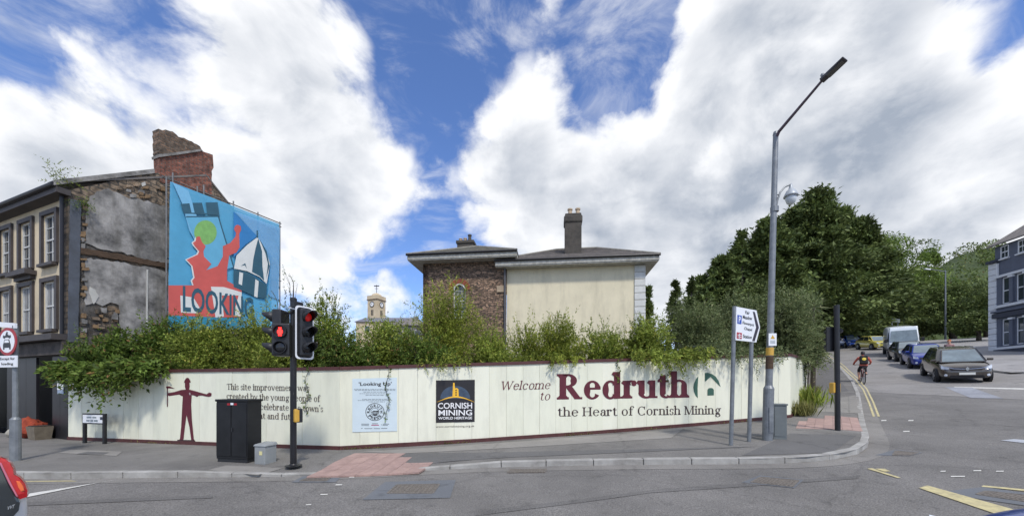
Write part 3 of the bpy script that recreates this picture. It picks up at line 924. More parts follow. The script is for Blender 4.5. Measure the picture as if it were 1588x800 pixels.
cover([(1450, 764), (1588, 784), (1640, 772), (1525, 755)], [(1515, 767), (1588, 778), (1610, 770), (1530, 762)], 'wide iron cover beside the yellow box stripe, right edge')
cover([(1150, 748), (1232, 757), (1246, 744), (1178, 737)], [(1165, 748), (1228, 755), (1238, 745), (1180, 740)], 'dark iron cover flush with the asphalt below the corner')
cover([(452, 748), (520, 748), (530, 738), (470, 738)], [(465, 746), (505, 746), (512, 741), (478, 741)], 'ribbed iron cover by the dropped kerb')
# gully grate
gq_ = [P(788, 733.5, -KERB), P(844, 733, -KERB), P(846, 727.5, -KERB), P(792, 728, -KERB)]
gc = sum(gq_, Vector()) / 4
gt = thing('gully_grate', 'slotted iron drain grate at the foot of the kerb', 'drain', (gc.x, gc.y, zr(gc.x, gc.y)))
attach(sheet('pit', gq_, mat('pit_black', (.004, .004, .004, 1), .9, 0), .008, 4, 2), gt)
for i in range(15):
    a = bil(gq_, i / 14, 0); b = bil(gq_, i / 14, 1); d = b - a; m_ = (a + b) / 2
    MB().box((m_.x, m_.y, zr(m_.x, m_.y) + .012), (d.length / 2, .022, .008), d.normalized(), Vector((-d.y, d.x, 0)).normalized()).build('bar', M_IRON, gt)

# ---- far-side pavement on the right of the side road
pr = [P(1580, 600), P(1562, 586), P(1546, 575)]
pr = [Vector((40, 21, 0)), Vector((29.5, 18.2, 0)), Vector((26.5, 19.6, 0)), Vector((27.6, 22.2, 0)), Vector((33.0, 28.2, 0)), Vector((39.5, 36, 0)), Vector((44.5, 43, 0)), Vector((47.5, 52, 0))]
rp2 = [p + Vector((14, -6, 0)) for p in pr]; rp2[0] = Vector((45, 20, 0)); rp2[1] = Vector((43, 17.5, 0)); rp2[2] = Vector((43, 18.8, 0))
po = strip('far_pavement', pr[1:], rp2[1:], asphalt('far_pave', (.31, .30, .29)), 0.0, 6, base=0.0, across=6)
tag(po, 'pale pavement below the grey corner building', kind='structure')
stones(resample([(Vector(p[:2]), 0) for p in pr[1:]], .45), po, side=1)

# ================================================================== hoarding
M_BOARD = []
for i, c in enumerate([(232, 231, 208), (229, 229, 206), (234, 233, 212), (230, 230, 208)]):
    M_BOARD.append(mat('hoarding_paint_%d' % i, rgb(*c), 0.5, var=.03, scale=1.6, stretch=(3, 3, .5), bump=.08, bscale=9, grime=.2))
M_TRIM = mat('hoarding_trim', rgb(82, 46, 44), 0.6, var=.25, scale=5)
hb = (HL + HC) / 2
hoard = thing('site_hoarding', 'long cream painted board hoarding with brown rails round the overgrown plot', 'hoarding', (HC.x, HC.y, HC.z))
H_TOP = 2.09
topC = EYE + (HZ - 568.5) / F * HC.y
topL = EYE + (HZ - 575) / F * HL.y
topR = EYE + (HZ - 548) / F * HR.y
topE = topR + .12
NL = Vector((-(HC - HL).y * -1, 0, 0))
def sec_normal(a, b):
    d = (b - a); n = Vector((d.y, -d.x, 0)).normalized()
    return n
def boards(A, B, zA, zB, n, first=0):
    d = Vector((B.x - A.x, B.y - A.y, 0)); Lh = d.length; d.normalize()
    nr = sec_normal(A, B)
    for i in range(n):
        u0, u1 = i / n, (i + 1) / n
        e = .0024 / Lh
        off = random.uniform(-.004, .004)
        lo, hi = [], []
        for (u, dep) in ((u0 + e, 0.0), (u1 - e, 0.0), (u1 - e, -.022), (u0 + e, -.022)):
            p = A.lerp(B, u) + nr * (dep + off)
            lo.append((p.x, p.y, float(zg(p.x, p.y)) + .02)); hi.append((p.x, p.y, zA + (zB - zA) * u - .05))
        MB().hexa(lo, hi).build('board', random.choice(M_BOARD), hoard)
    # rails
    for nm, up in (('top_rail', True), ('kick_board', False)):
        m_ = 4
        for k in range(m_):
            lo, hi = [], []
            for (u, dep) in ((k / m_, .03), ((k + 1) / m_, .03), ((k + 1) / m_, -.05), (k / m_, -.05)):
                p = A.lerp(B, u) + nr * dep
                zt = zA + (zB - zA) * u; zb = float(zg(p.x, p.y))
                lo.append((p.x, p.y, zt - .085 if up else zb - .04)); hi.append((p.x, p.y, zt if up else zb + .095))
            MB().hexa(lo, hi).build(nm, M_TRIM, hoard)
    # posts behind
    for k in range(n // 4 + 1):
        p = A.lerp(B, min(1, k * 4 / n)) - nr * .075
        MB().box((p.x, p.y, (float(zg(p.x, p.y)) + zA) / 2), (.04, .045, (zA - float(zg(p.x, p.y))) / 2 - .05), d, nr).build('post', M_TRIM, hoard)
boards(HL, HC, topL, topC, 17)
boards(HC, HR, topC, topR, 29)
boards(HR, HE, topR, topE, 4)
nL = sec_normal(HL, HC); nR = sec_normal(HC, HR)
M_WINE = mat('paint_maroon', rgb(94, 32, 44), .6, var=.15, scale=6)
M_INK = mat('paint_dark_brown', rgb(58, 40, 40), .6, var=.15, scale=6)
M_GREEN = mat('paint_green', rgb(58, 94, 80), .6, var=.15, scale=6)
OFF = .008
def pq(px4, right=True):
    n = nR if right else nL; p0 = HC
    return [onplane(a, b, p0, n) for a, b in px4]
def tline(kind, body, x0, yb0, x1, yb1, h0, h1, m, right=True, **kw):
    q = pq([(x0, yb0), (x1, yb1), (x1, yb1 - h1), (x0, yb0 - h0)], right)
    return (serif if kind == 'serif' else sans)(body, q, nR if right else nL, 'lettering', m, hoard, off=kw.pop('off', OFF), **kw)
tline('serif', 'Redruth', 865.3, 619, 1066.3, 616, 40.5, 40.0, M_WINE, w=.185, th=.055, space=-.03)
tline('serif', 'Welcome', 776, 604.2, 852.5, 602.6, 13.6, 13.2, M_WINE, w=.085, th=.04, slant=.22)
tline('serif', 'to', 837, 620.2, 852.5, 619.8, 13.4, 13.2, M_WINE, w=.085, th=.04, slant=.22)
tline('serif', 'the Heart of Cornish Mining', 865.3, 645.3, 1117.3, 641.6, 14.2, 13.6, M_INK, w=.1, th=.04)
for body, x0, y0, x1, y1 in (("This site improvement was", 352.3, 603.8, 480, 606), ("created by the young people of", 351.8, 618.2, 496.6, 622.4),
                             ("Redruth to celebrate the town's", 351.5, 632.4, 501.3, 638.2), ("past, present and future", 351.2, 646.2, 468, 651.2)):
    tline('serif', body, x0, y0, x1, y1, 9.4, 9.8, M_INK, right=False, w=.1, th=.042)
def paint(name, pts, m, right=True, off=OFF, conv=None, parent=None):
    n = nR if right else nL
    if conv: pts = [(conv[0] + a / conv[2], conv[1] + b / conv[2]) for a, b in pts]
    vs = [onplane(a, b, HC, n) + n * off for a, b in pts]
    return MB().add(vs, [tuple(range(len(vs)))]).build(name, m, parent or hoard, fix=False)
c8 = (750, 540, 4.179)
paint('emblem', [(1390, 180), (1374, 200), (1362, 228), (1358, 252), (1362, 280), (1372, 305), (1387, 322), (1386, 260)], M_GREEN, conv=c8)
paint('emblem', [(1433, 158), (1455, 158), (1480, 166), (1504, 183), (1522, 210), (1535, 250), (1470, 184), (1433, 216)], M_GREEN, conv=c8)
paint('emblem', [(1450, 305), (1450, 268), (1455, 260), (1463, 256), (1478, 256), (1486, 260), (1491, 268), (1491, 303)], M_GREEN, conv=c8)
# the miner
c4 = (230, 540, 3.638)
miner = [(203, 192), (206, 182), (214, 168), (222, 165), (229, 167), (237, 179), (241, 190), (233, 193), (235, 214), (231, 231), (262, 239), (300, 250), (330, 258), (345, 248), (358, 252), (357, 267), (345, 272), (330, 271), (305, 265), (285, 266), (276, 273), (262, 266), (246, 262), (243, 315), (247, 400), (258, 510), (270, 528), (245, 526), (233, 440), (217, 375), (208, 440), (200, 510), (195, 522), (168, 526), (180, 508), (187, 440), (190, 380), (193, 320), (196, 270), (187, 267), (176, 260), (120, 268), (108, 262), (110, 252), (150, 245), (185, 234), (212, 232), (208, 214), (208, 194)]
paint('painted_miner', miner, M_WINE, right=False, conv=c4)
paint('painted_pick', [(107, 222), (112, 222), (112, 328), (107, 328)], M_WINE, right=False, conv=c4, off=OFF + .001)
paint('painted_pick', [(102, 214), (120, 213), (153, 226), (120, 225), (103, 223)], M_WINE, right=False, conv=c4, off=OFF + .002)
paint('painted_plinth', [(165, 514), (262, 516), (272, 529), (165, 527)], M_INK, right=False, conv=c4, off=OFF + .0015)
paint('painted_badge', [(231, 250), (239, 248), (241, 262), (234, 262)], mat('badge_pale', rgb(170, 150, 150), .6, .1), right=False, conv=c4, off=OFF + .003)
# mining emblem panel
M_BLK = mat('panel_black', rgb(38, 36, 38), .5, var=.1)
M_WHT = mat('print_white', rgb(238, 238, 236), .5, var=.03)
M_GOLD = mat('print_gold', rgb(240, 186, 50), .5, var=.08)
pan = paint('emblem_panel', [(676, 655), (736, 653.5), (736.3, 588.5), (676.3, 589.5)], M_BLK, off=.012)
cz = (540, 580, 7.562)
gl = []
for i in range(24):
    a = math.pi * i / 23
    gl.append((1255 + 175 * math.cos(a), 285 - 150 * math.sin(a)))
paint('glow_disc', gl, mat('print_bluegrey', rgb(74, 92, 112), .5, col2=rgb(44, 56, 72), scale=5), conv=cz, off=.014, parent=pan)
arc1 = [(1040 + 4.4 * i, 325 - 68 * math.sin(math.pi * i / 100)) for i in range(0, 101, 4)]
arc2 = [(1040 + 4.4 * i, 327 - 54 * math.sin(math.pi * i / 100)) for i in range(100, -1, -4)]
paint('ground_arc', arc1 + arc2, M_GOLD, conv=cz, off=.016, parent=pan)
paint('engine_house', [(1222, 272), (1230, 100), (1246, 100), (1252, 165), (1275, 160), (1292, 175), (1296, 272)], M_GOLD, conv=cz, off=.017, parent=pan)
for yy in (188, 215, 242):
    paint('opening', [(1256, yy + 8), (1272, yy + 8), (1272, yy - 6), (1264, yy - 12), (1256, yy - 6)], M_BLK, conv=cz, off=.018, parent=pan)
def pan_text(body, x0, x1, yb, yt, bold, conv=cz, m=M_WHT, off=.018, parent=None, slope=-.01):
    C = lambda a, b: (conv[0] + a / conv[2], conv[1] + (b + slope * (a - x0)) / conv[2])
    q = pq([C(x0, yb), C(x1, yb), C(x1, yt), C(x0, yt)])
    return sans(body, q, nR, 'lettering', m, parent or pan, off=off, bold=bold)
pan_text('CORNISH', 1052, 1452, 404, 335, .012)
pan_text('MINING', 1058, 1452, 484, 418, .015)
pan_text('WORLD HERITAGE', 1058, 1452, 529, 498, .018)
pan_text('www.cornishmining.org.uk', 1028, 1480, 632, 602, 0, m=M_INK, off=OFF, parent=hoard, slope=-.02)
# pale notice with the round press stamp
M_NOTE = mat('notice_pale_blue', rgb(206, 220, 224), .4, var=.04)
M_PRINT = mat('print_black', rgb(34, 34, 38), .6, var=.1)
M_SMALL = mat('print_small', rgb(128, 138, 142), .6, var=.1)
note = paint('notice_board', [(546.5, 669.5), (616, 668), (615.5, 585), (546.5, 587)], M_NOTE, off=.012)
pan_text("'Looking Up'", 125, 510, 148, 92, .022, m=M_PRINT, off=.015, parent=note)
rr_ = random.Random(3)
for k, (yy, x0, x1) in enumerate([(175, 70, 560), (188, 78, 552), (207, 180, 450), (226, 135, 505), (245, 205, 425), (292, 165, 470), (306, 115, 515), (322, 240, 430)]):
    x = x0
    while x < x1:
        w_ = rr_.uniform(12, 40)
        paint('print_line', [(x, yy + 3), (min(x + w_, x1), yy + 3), (min(x + w_, x1), yy - 3), (x, yy - 3)], M_SMALL, conv=cz, off=.015, parent=note)
        x += w_ + 7
def ring(cx, cy, r0, r1, m, off, parent, name, n=40, sy=.94):
    for h in range(2):
        a = [(cx + r1 * math.cos(math.pi * (h + i / n)), cy + r1 * sy * math.sin(math.pi * (h + i / n))) for i in range(n + 1)]
        b = [(cx + r0 * math.cos(math.pi * (h + i / n)), cy + r0 * sy * math.sin(math.pi * (h + i / n))) for i in range(n, -1, -1)]
        paint(name, a + b, m, conv=cz, off=off, parent=parent)
ring(314, 441, 103, 110, M_PRINT, .015, note, 'stamp_ring')
ring(314, 441, 46, 50, M_PRINT, .015, note, 'stamp_ring')
paint('stamp_mark', [(272, 440), (300, 425), (330, 428), (358, 420), (356, 450), (338, 476), (314, 484), (288, 474)], M_PRINT, conv=cz, off=.0152, parent=note)
for k in range(4): paint('stamp_mark', [(288 + 16 * k, 466), (294 + 16 * k, 466), (294 + 16 * k, 436), (288 + 16 * k, 438)], M_NOTE, conv=cz, off=.0158, parent=note)
def round_text(body, a0, a1, r, size, flip=False):
    for i, ch in enumerate(body):
        a = math.radians(a0 + (a1 - a0) * i / max(1, len(body) - 1))
        ux, uy = math.cos(a), -math.sin(a)           # outward in image (y down)
        c = (314 + r * ux, 441 + r * .94 * uy)
        up = (ux, uy) if not flip else (-ux, -uy)
        rt = (-up[1], up[0])
        def C(s, t): return (cz[0] + (c[0] + rt[0] * s + up[0] * t) / cz[2], cz[1] + (c[1] + rt[1] * s + up[1] * t) / cz[2])
        q = pq([C(-size * .42, -size * .5), C(size * .42, -size * .5), C(size * .42, size * .5), C(-size * .42, size * .5)])
        sans(ch, q, nR, 'lettering', M_PRINT, note, off=.0155, bold=.03)
round_text('REDRUTH', 178, 2, 76, 34)
round_text('PRESS', 222, 318, 78, 34, flip=True)
paint('logo_strip', [(272, 599), (362, 599), (362, 590), (272, 590)], mat('print_crimson', rgb(170, 60, 100), .6, .1), conv=cz, off=.015, parent=note)
for x0, x1, yy in ((155, 245, 582), (155, 245, 598), (385, 397, 590), (405, 480, 582), (405, 465, 596), (152, 170, 632), (190, 285, 634), (300, 375, 634), (388, 460, 632), (280, 350, 577)):
    paint('logo_strip', [(x0, yy + 4), (x1, yy + 4), (x1, yy - 4), (x0, yy - 4)], M_SMALL, conv=cz, off=.015, parent=note)
# ================================================================== buildings
M_GLASS = mat('window_glass', (.035, .045, .055, 1), .06, var=.3, scale=1.2, spec=.9)
M_GLASS_L = mat('window_glass_curtain', (.22, .23, .24, 1), .12, var=.45, scale=2.5, spec=.8, stretch=(6, 6, 1))
M_SASH = mat('sash_white', rgb(198, 198, 194), .5, var=.1, scale=5)
M_SLATE = mat('roof_slate', (.26, .23, .2, 1), .8, col2=(.11, .1, .096, 1), scale=3.5, bump=.7, bscale=9, detail=9)
M_SLATE_MOSS = mat('roof_slate_mossy', (.33, .31, .25, 1), .85, col2=(.16, .15, .13, 1), scale=4.5, bump=.7, bscale=9, detail=9)
GN = Vector((0.933, -0.359, 0))
Z = Vector((0, 0, 1))
def wall_holes(o, U, V, Nn, Wd, Ht, holes, depth, name, m, parent):
    us = sorted(set([0, Wd] + [c for h in holes for c in (h[0], h[2])]))
    vs = sorted(set([0, Ht] + [c for h in holes for c in (h[1], h[3])]))
    mb = MB()
    for i in range(len(us) - 1):
        for j in range(len(vs) - 1):
            cu, cv = (us[i] + us[i + 1]) / 2, (vs[j] + vs[j + 1]) / 2
            if any(h[0] < cu < h[2] and h[1] < cv < h[3] for h in holes): continue
            mb.add([o + U * a + V * b for a, b in ((us[i], vs[j]), (us[i + 1], vs[j]), (us[i + 1], vs[j + 1]), (us[i], vs[j + 1]))], [(0, 1, 2, 3)])
    for h in holes:
        c = [o + U * a + V * b for a, b in ((h[0], h[1]), (h[2], h[1]), (h[2], h[3]), (h[0], h[3]))]
        for a, b in zip(c, c[1:] + c[:1]):
            mb.add([a, b, b - Nn * depth, a - Nn * depth], [(0, 1, 2, 3)])
    return mb.build(name, m, parent, fix=False)
def bar(mb, a, b, hw, hd, Nn):
    d = (b - a); l = d.length; d = d.normalized()
    return mb.box((a + b) / 2, (l / 2, hw, hd), d, Nn.cross(d).normalized(), Nn)
def sash_window(o, U, V, Nn, w, h, parent, cols=2, rows=4, glass=None, fr=None, recess=.12, fw=.045, sill=True, sill_m=None, name='window'):
    """o = lower left corner of the opening on the wall face; frame with its panes and sill as children"""
    fr = fr or M_SASH; gl = glass or M_GLASS
    b0 = o - Nn * recess
    mb = MB()
    for a, b in (((0, 0), (w, 0)), ((w, 0), (w, h)), ((w, h), (0, h)), ((0, h), (0, 0))):
        ins = fw / 2
        A = b0 + U * min(max(a[0], ins), w - ins) + V * min(max(a[1], ins), h - ins); B_ = b0 + U * min(max(b[0], ins), w - ins) + V * min(max(b[1], ins), h - ins)
        bar(mb, A, B_, fw / 2, .03, Nn)
    bar(mb, b0 + V * h / 2 + U * fw, b0 + V * h / 2 + U * (w - fw), fw / 2, .026, Nn)
    for c in range(1, cols):
        bar(mb, b0 + U * w * c / cols + V * fw, b0 + U * w * c / cols + V * (h - fw), .011, .017, Nn)
    for r in range(1, rows):
        if rows % 2 == 0 and r == rows // 2: continue
        bar(mb, b0 + V * h * r / rows + U * fw, b0 + V * h * r / rows + U * (w - fw), .011, .015, Nn)
    wnd = mb.build(name, fr, parent)
    for r in range(rows):
        for c in range(cols):
            p = b0 - Nn * .004
            u0, u1, v0, v1 = w * c / cols, w * (c + 1) / cols, h * r / rows, h * (r + 1) / rows
            t1, t2 = random.uniform(-.003, .003), random.uniform(-.003, .003)
            q = [p + U * u0 + V * v0 + Nn * t1, p + U * u1 + V * v0 + Nn * t2, p + U * u1 + V * v1 - Nn * t1, p + U * u0 + V * v1 - Nn * t2]
            MB().add(q, [(0, 1, 2, 3)]).build('pane', gl, wnd, fix=False)
    if sill:
        MB().box(o + U * w / 2 - V * .05 + Nn * .04, (w / 2 + .08, .1, .045), U, Nn, V).build('sill', sill_m or fr, wnd)
    return wnd

# ------------------------------------------------ left terrace building
B0 = Vector((HL.x - .02, HL.y + .03, 0))
zb = float(zg(B0.x, B0.y))
terr = thing('terrace_building', 'tall derelict terrace building with cream front, bare grey gable and broken brick chimney', 'building', (B0.x, B0.y, zb))
def fz(py, u=0.0):
    p = B0 + BD * u
    return EYE + (HZ - py) / F * p.y
def fp(u, z, out=0.0): return Vector((B0.x, B0.y, 0)) + BD * u + BN * out + Z * z
def gp(s, z, out=0.0): return Vector((B0.x, B0.y, 0)) + GD * s + GN * out + Z * z
Z_EAVE = fz(306)
Z_SHOP = fz(518)
M_CREAM = mat('facade_cream', rgb(206, 190, 160), .85, var=.1, scale=1.4, bump=.15, bscale=30, grime=.35)
M_DARKTRIM = mat('trim_charcoal', rgb(66, 60, 58), .6, var=.25, scale=3)
M_SHOPBLK = mat('shop_black', rgb(30, 29, 33), .45, var=.3, scale=2)
M_RENDER = mat('gable_cement', (.42, .40, .37, 1), .95, col2=(.075, .073, .07, 1), scale=1.5, detail=14, grime=.7, lo=.36, hi=.66, bump=.5, bscale=12)
M_RUBBLE = masonry('gable_rubble', (.27, .2, .135, 1), (.13, .1, .072, 1), (.09, .078, .062, 1), .42, .17, .02, .35, axis=(GD.x, GD.y), bump=1.0)
M_BRICK = masonry('chimney_brick', (.30, .10, .06, 1), (.17, .066, .045, 1), (.15, .11, .09, 1), .215, .075, .012, .03, axis=(GD.x, GD.y), bump=.9)
M_SLATEHUNG = mat('quoin_bluegrey', (.10, .115, .14, 1), .8, col2=(.06, .065, .075, 1), scale=2.2, bump=.4, bscale=10)
WINS = [(.74, 1.58), (2.36, 3.18), (3.9, 4.7), (5.5, 6.3), (7.1, 7.9)]
zt0, zt1 = fz(409, 1.15), fz(333, 1.15)
zl0, zl1 = fz(511, 1.2), fz(437, 1.2)
FW = 14.0
OO = fp(FW, Z_SHOP, 0)
Uf = -BD          # runs left to right in the picture
holes = []
for a, b in WINS:
    holes.append((FW - b, zt0 - Z_SHOP, FW - a, zt1 - Z_SHOP)); holes.append((FW - b, zl0 - Z_SHOP, FW - a, zl1 - Z_SHOP))
wall_holes(OO, Uf, Z, BN, FW, Z_EAVE - Z_SHOP, holes, .2, 'facade_wall', M_CREAM, terr)
for i, (a, b) in enumerate(WINS):
    for lvl, (z0, z1) in enumerate(((zt0, zt1), (zl0, zl1))):
        w_ = b - a; h_ = z1 - z0
        o = fp(b, z0)
        wn = sash_window(o, Uf, Z, BN, w_, h_, terr, cols=2, rows=4 if lvl == 0 else 2, glass=M_GLASS if lvl == 0 else M_GLASS_L, recess=.055, sill_m=M_DARKTRIM)
        sr = MB()
        for p, q in (((-.07, -.02), (-.07, h_ + .06)), ((w_ + .07, -.02), (w_ + .07, h_ + .06)), ((-.14, h_ + .07), (w_ + .14, h_ + .07))):
            bar(sr, o + Uf * p[0] + Z * p[1] + BN * .03, o + Uf * q[0] + Z * q[1] + BN * .03, .065, .035, BN)
        sr.build('surround', M_DARKTRIM, wn)
        if lvl == 1 and i in (1, 3):
            MB().box(o + Uf * w_ / 2 + Z * (h_ + .38) + BN * .12, (w_ / 2 + .3, .14, .07), Uf, BN, Z).build('cornice', M_DARKTRIM, wn)
            MB().box(o + Uf * w_ / 2 + Z * (h_ + .25) + BN * .05, (w_ / 2 + .2, .06, .06), Uf, BN, Z).build('frieze', M_DARKTRIM, wn)
# eaves
MB().box(fp(FW / 2 - .04, Z_EAVE + .11, .13), (FW / 2 + .04, .15, .085), Uf, BN, Z).build('eaves_box', M_DARKTRIM, terr)
MB().tube([fp(-.04, Z_EAVE + .24, .33), fp(FW, Z_EAVE + .24, .33)], .06, 8).build('gutter', M_SHOPBLK, terr)
MB().tube([fp(.13, Z_EAVE + .1, .1), fp(.13, Z_SHOP, .1)], .05, 8).build('downpipe', M_SHOPBLK, terr)
# shop front
MB().box(fp(FW / 2, Z_SHOP - .1, .16), (FW / 2, .2, .09), Uf, BN, Z).build('shop_cornice', M_DARKTRIM, terr)
MB().box(fp(FW / 2, Z_SHOP - .42, .06), (FW / 2, .08, .2), Uf, BN, Z).build('shop_fascia', mat('fascia_worn', rgb(92, 84, 78), .8, col2=rgb(40, 37, 36), scale=2.5, detail=9), terr)
zsf = Z_SHOP - .64
for k, (u0, u1, out) in enumerate(((.0, .98, .02), (2.05, 4.2, .02), (5.2, 9, .02), (9.1, 14, .02))):
    n_ = max(1, int(round((u1 - u0) / .62)))
    for j in range(n_):
        a_, b_ = u0 + (u1 - u0) * j / n_, u0 + (u1 - u0) * (j + 1) / n_
        MB().box(fp((a_ + b_) / 2, (zsf + zb) / 2 - .02, out - .03), ((b_ - a_) / 2 - .006, .03, (zsf - zb) / 2), Uf, BN, Z).build('shutter_board', M_SHOPBLK, terr)
MB().box(fp(FW / 2, (zsf + zb) / 2, -1.3), (FW / 2, .05, (zsf - zb) / 2 + .3), Uf, BN, Z).build('shop_back_wall', M_SHOPBLK, terr)
MB().box(fp(1.62, (zsf + zb) / 2 - .1, -.45), (.035, .03, .95), Uf, BN, Z).build('door_jamb', mat('bare_wood', rgb(112, 92, 74), .8, .3), terr)
MB().box(fp(1.3, (zsf + zb) / 2, -.62), (.36, .025, (zsf - zb) / 2), Uf, BN, Z).build('door', M_SHOPBLK, terr)
nb = MB().box(fp(.42, fz(596), .03), (.19, .006, .29), Uf, BN, Z).build('notice_paper', mat('notice_blue', rgb(150, 166, 186), .5, .1), terr)
MB().box(fp(.42, fz(597), .038), (.18, .004, .14), Uf, BN, Z).build('notice_sheet', M_WHT, nb)
for dz_ in (-.06, -.015, .06): MB().box(fp(.42, fz(597) + dz_, .0435), (.14, .001, .012), Uf, BN, Z).build('print_line', M_SMALL, nb)
# gable wall
s_r, z_r, s_b = 3.7, fz(258) + .55, 6.4
z_f = Z_EAVE + .22
s1, z1 = 2.05, EYE + (HZ - 268) / F * gp(2.05, 0).y
z_r = z1 + .75
gab = [gp(0, zb - .2), gp(s_b, zb - .2), gp(s_b, z_f), gp(s_r, z_r), gp(s1, z1), gp(0, z_f)]
MB().prism(gab, -GN * .45).build('gable_wall', M_RUBBLE, terr)
gpn = lambda a, b, out: onplane(a, b, gp(0, 0, out), GN)
def gpatch(name, px, m, out=.03, parent=terr, th_=.06):
    return MB().prism([gpn(a, b, out) for a, b in px], -GN * th_).build(name, m, parent, fix=True)
def rough(px, amp=1.6, step=5, seed=1):
    r = random.Random(seed); out = []
    for (a, b), (c, d) in zip(px, px[1:] + px[:1]):
        n = max(1, int(math.hypot(c - a, d - b) / step))
        for i in range(n):
            f = i / n; out.append((a + (c - a) * f + r.uniform(-amp, amp), b + (d - b) * f + r.uniform(-amp, amp)))
    return out
c1 = lambda L_: [(a / 2.667, 180 + b / 2.667) for a, b in L_]
gpatch('cement_panel', rough(c1([(365, 345), (400, 312), (450, 300), (520, 335), (610, 352), (690, 375), (720, 380), (720, 615), (600, 590), (500, 565), (410, 548), (352, 525)]), seed=2), M_RENDER, .035)
gpatch('cement_panel', rough([(131, 400), (176, 405), (229, 414), (262, 421), (262, 530), (186, 530), (185, 474), (172, 469), (160, 475), (146, 470), (132, 473)], seed=3), M_RENDER, .03)
gpatch('quoin_strip', rough([(110, 309), (126, 312), (124, 400), (121, 530), (106, 530)], .5, 8, seed=4), M_SLATEHUNG, .05)
M_PLASTER = mat('plaster_white', rgb(190, 188, 180), .9, .15)
gpatch('plaster_scrap', rough([(139, 444), (148, 449), (153, 460), (146, 472), (141, 462), (138, 455)], .8, 4, 5), M_PLASTER, .045, th_=.03)
gpatch('plaster_scrap', rough([(219, 284), (225, 282), (227, 287), (221, 289)], .5, 4, 6), M_PLASTER, .045, th_=.03)
gpatch('plaster_strip', [(227.5, 418), (230, 418), (229, 505), (226.5, 505)], M_PLASTER, .05, th_=.03)
M_OCHRE = mat('stone_ochre', rgb(132, 108, 80), .95, var=.35, scale=6, bump=.6, bscale=15)
M_TIMB = mat('bond_timber', rgb(84, 66, 50), .9, var=.4, scale=5, stretch=(1, 1, 8), bump=.8, bscale=20)
gpatch('timber_lintel', rough([(126, 385), (150, 388), (200, 397), (262, 409), (262, 416), (200, 405), (150, 397), (126, 394)], .9, 5, 7), M_TIMB, .06, th_=.08)
rs = random.Random(11)
for k in range(46):     # exposed stones along the broken edges
    if k < 20: a, b = rs.uniform(128, 134), rs.uniform(325, 520)
    elif k < 34: a, b = rs.uniform(128, 184), rs.uniform(478, 516)
    else:
        a = rs.uniform(165, 255); b = 300 + (a - 165) * .12 + rs.uniform(-12, 8) - 8
    w_, h_ = rs.uniform(2.5, 5), rs.uniform(2, 4)
    gpatch('stone', rough([(a - w_, b - h_), (a + w_, b - h_ + .5), (a + w_, b + h_), (a - w_, b + h_ - .5)], .8, 4, k), rs.choice([M_OCHRE, M_RUBBLE, M_OCHRE, M_RENDER]), .04 + rs.uniform(.0, .03), th_=.1)
# roofs
def slab_roof(pts, th_, name, m, parent):
    return MB().prism(pts, Z * th_).build(name, m, parent)
slab_roof([fp(-.03, z_f + .05, .32), fp(FW, z_f + .05, .32), fp(FW, 0) + GD * s_r + Z * z_r, fp(-.03, 0) + GD * s_r + Z * z_r], .07, 'roof', M_SLATE, terr)
slab_roof([fp(-.03, 0) + GD * (s_r + .01) + Z * z_r, fp(FW, 0) + GD * (s_r + .01) + Z * z_r, fp(FW, 0) + GD * s_b + Z * z_f, fp(-.03, 0) + GD * s_b + Z * z_f], .07, 'roof', M_SLATE, terr)
MB().prism([gp(0, zb), gp(s_b, zb), gp(s_b, z_f - .1), gp(0, z_f - .1)], BD * .3).build('inner_wall', M_RENDER, terr)
# verge coping along the gable
MB().prism([gp(-.32, z_f - .02, .06), gp(s1, z1 - .03, .06), gp(s1, z1 + .13, .06), gp(-.32, z_f + .13, .06)], -GN * .4).build('verge', M_RENDER, terr)
# chimney
c3 = lambda L_: [(220 + a / 2.353, 180 + b / 2.353) for a, b in L_]
def cpart(name, px, m, out, th_): return MB().prism([gpn(a, b, out) for a, b in c3(px)], -GN * th_).build(name, m, terr)
#cpart('chimney_pier', [(38, 46), (50, 40), (62, 46), (67, 225), (36, 215)], M_RENDER, .05, .6)
cpart('chimney_stack', rough([(64, 146), (140, 136), (215, 127), (258, 142), (262, 188), (255, 200), (256, 290), (66, 240)], 1.2, 14, 3), M_BRICK, .02, .36)
cpart('chimney_top', rough([(61, 48), (75, 54), (88, 50), (112, 58), (135, 75), (162, 84), (200, 104), (212, 112), (218, 124), (140, 132), (64, 142)], 1.8, 9, 4), masonry('chimney_rubble', (.20, .125, .08, 1), (.11, .08, .056, 1), (.12, .10, .08, 1), .3, .1, .015, .15, axis=(GD.x, GD.y), bump=1.0), .04, .38)
cpart('chimney_ledge', [(62, 140), (140, 131), (214, 121), (224, 127), (140, 140), (64, 150)], M_RENDER, .08, .46)

# ------------------------------------------------ scaffold and printed banner
sc_ = thing('scaffold', 'grey tube scaffold standing against the bare gable, holding the banner', 'scaffold', tuple(gp(2.6, zb, .45)))
M_TUBE = mat('galv_tube', rgb(128, 126, 122), .45, var=.2, scale=6, metal=.6)
ban_px = {'tl': (265, 281), 'tr': (434, 347), 'br': (433, 505), 'bl': (261, 515)}
def spx(a, b, out): return gpn(a, b, out)
for px_, pt in ((268, 268), (258, 274), (306, 289), (316, 287), (362, 312), (400, 329), (434, 344)):
    top = spx(px_, pt, .42); MB().tube([Vector((top.x, top.y, zb)), top], .026, 8).build('upright', M_TUBE, sc_)
for (a, b), (c, d) in (((252, 273), (436, 347)), ((254, 287), (436, 352)), ((255, 400), (436, 436)), ((255, 480), (436, 490)), ((252, 275), (268, 281))):
    MB().tube([spx(a, b, .38), spx(c, d, .38)], .024, 8).build('ledger', M_TUBE, sc_)
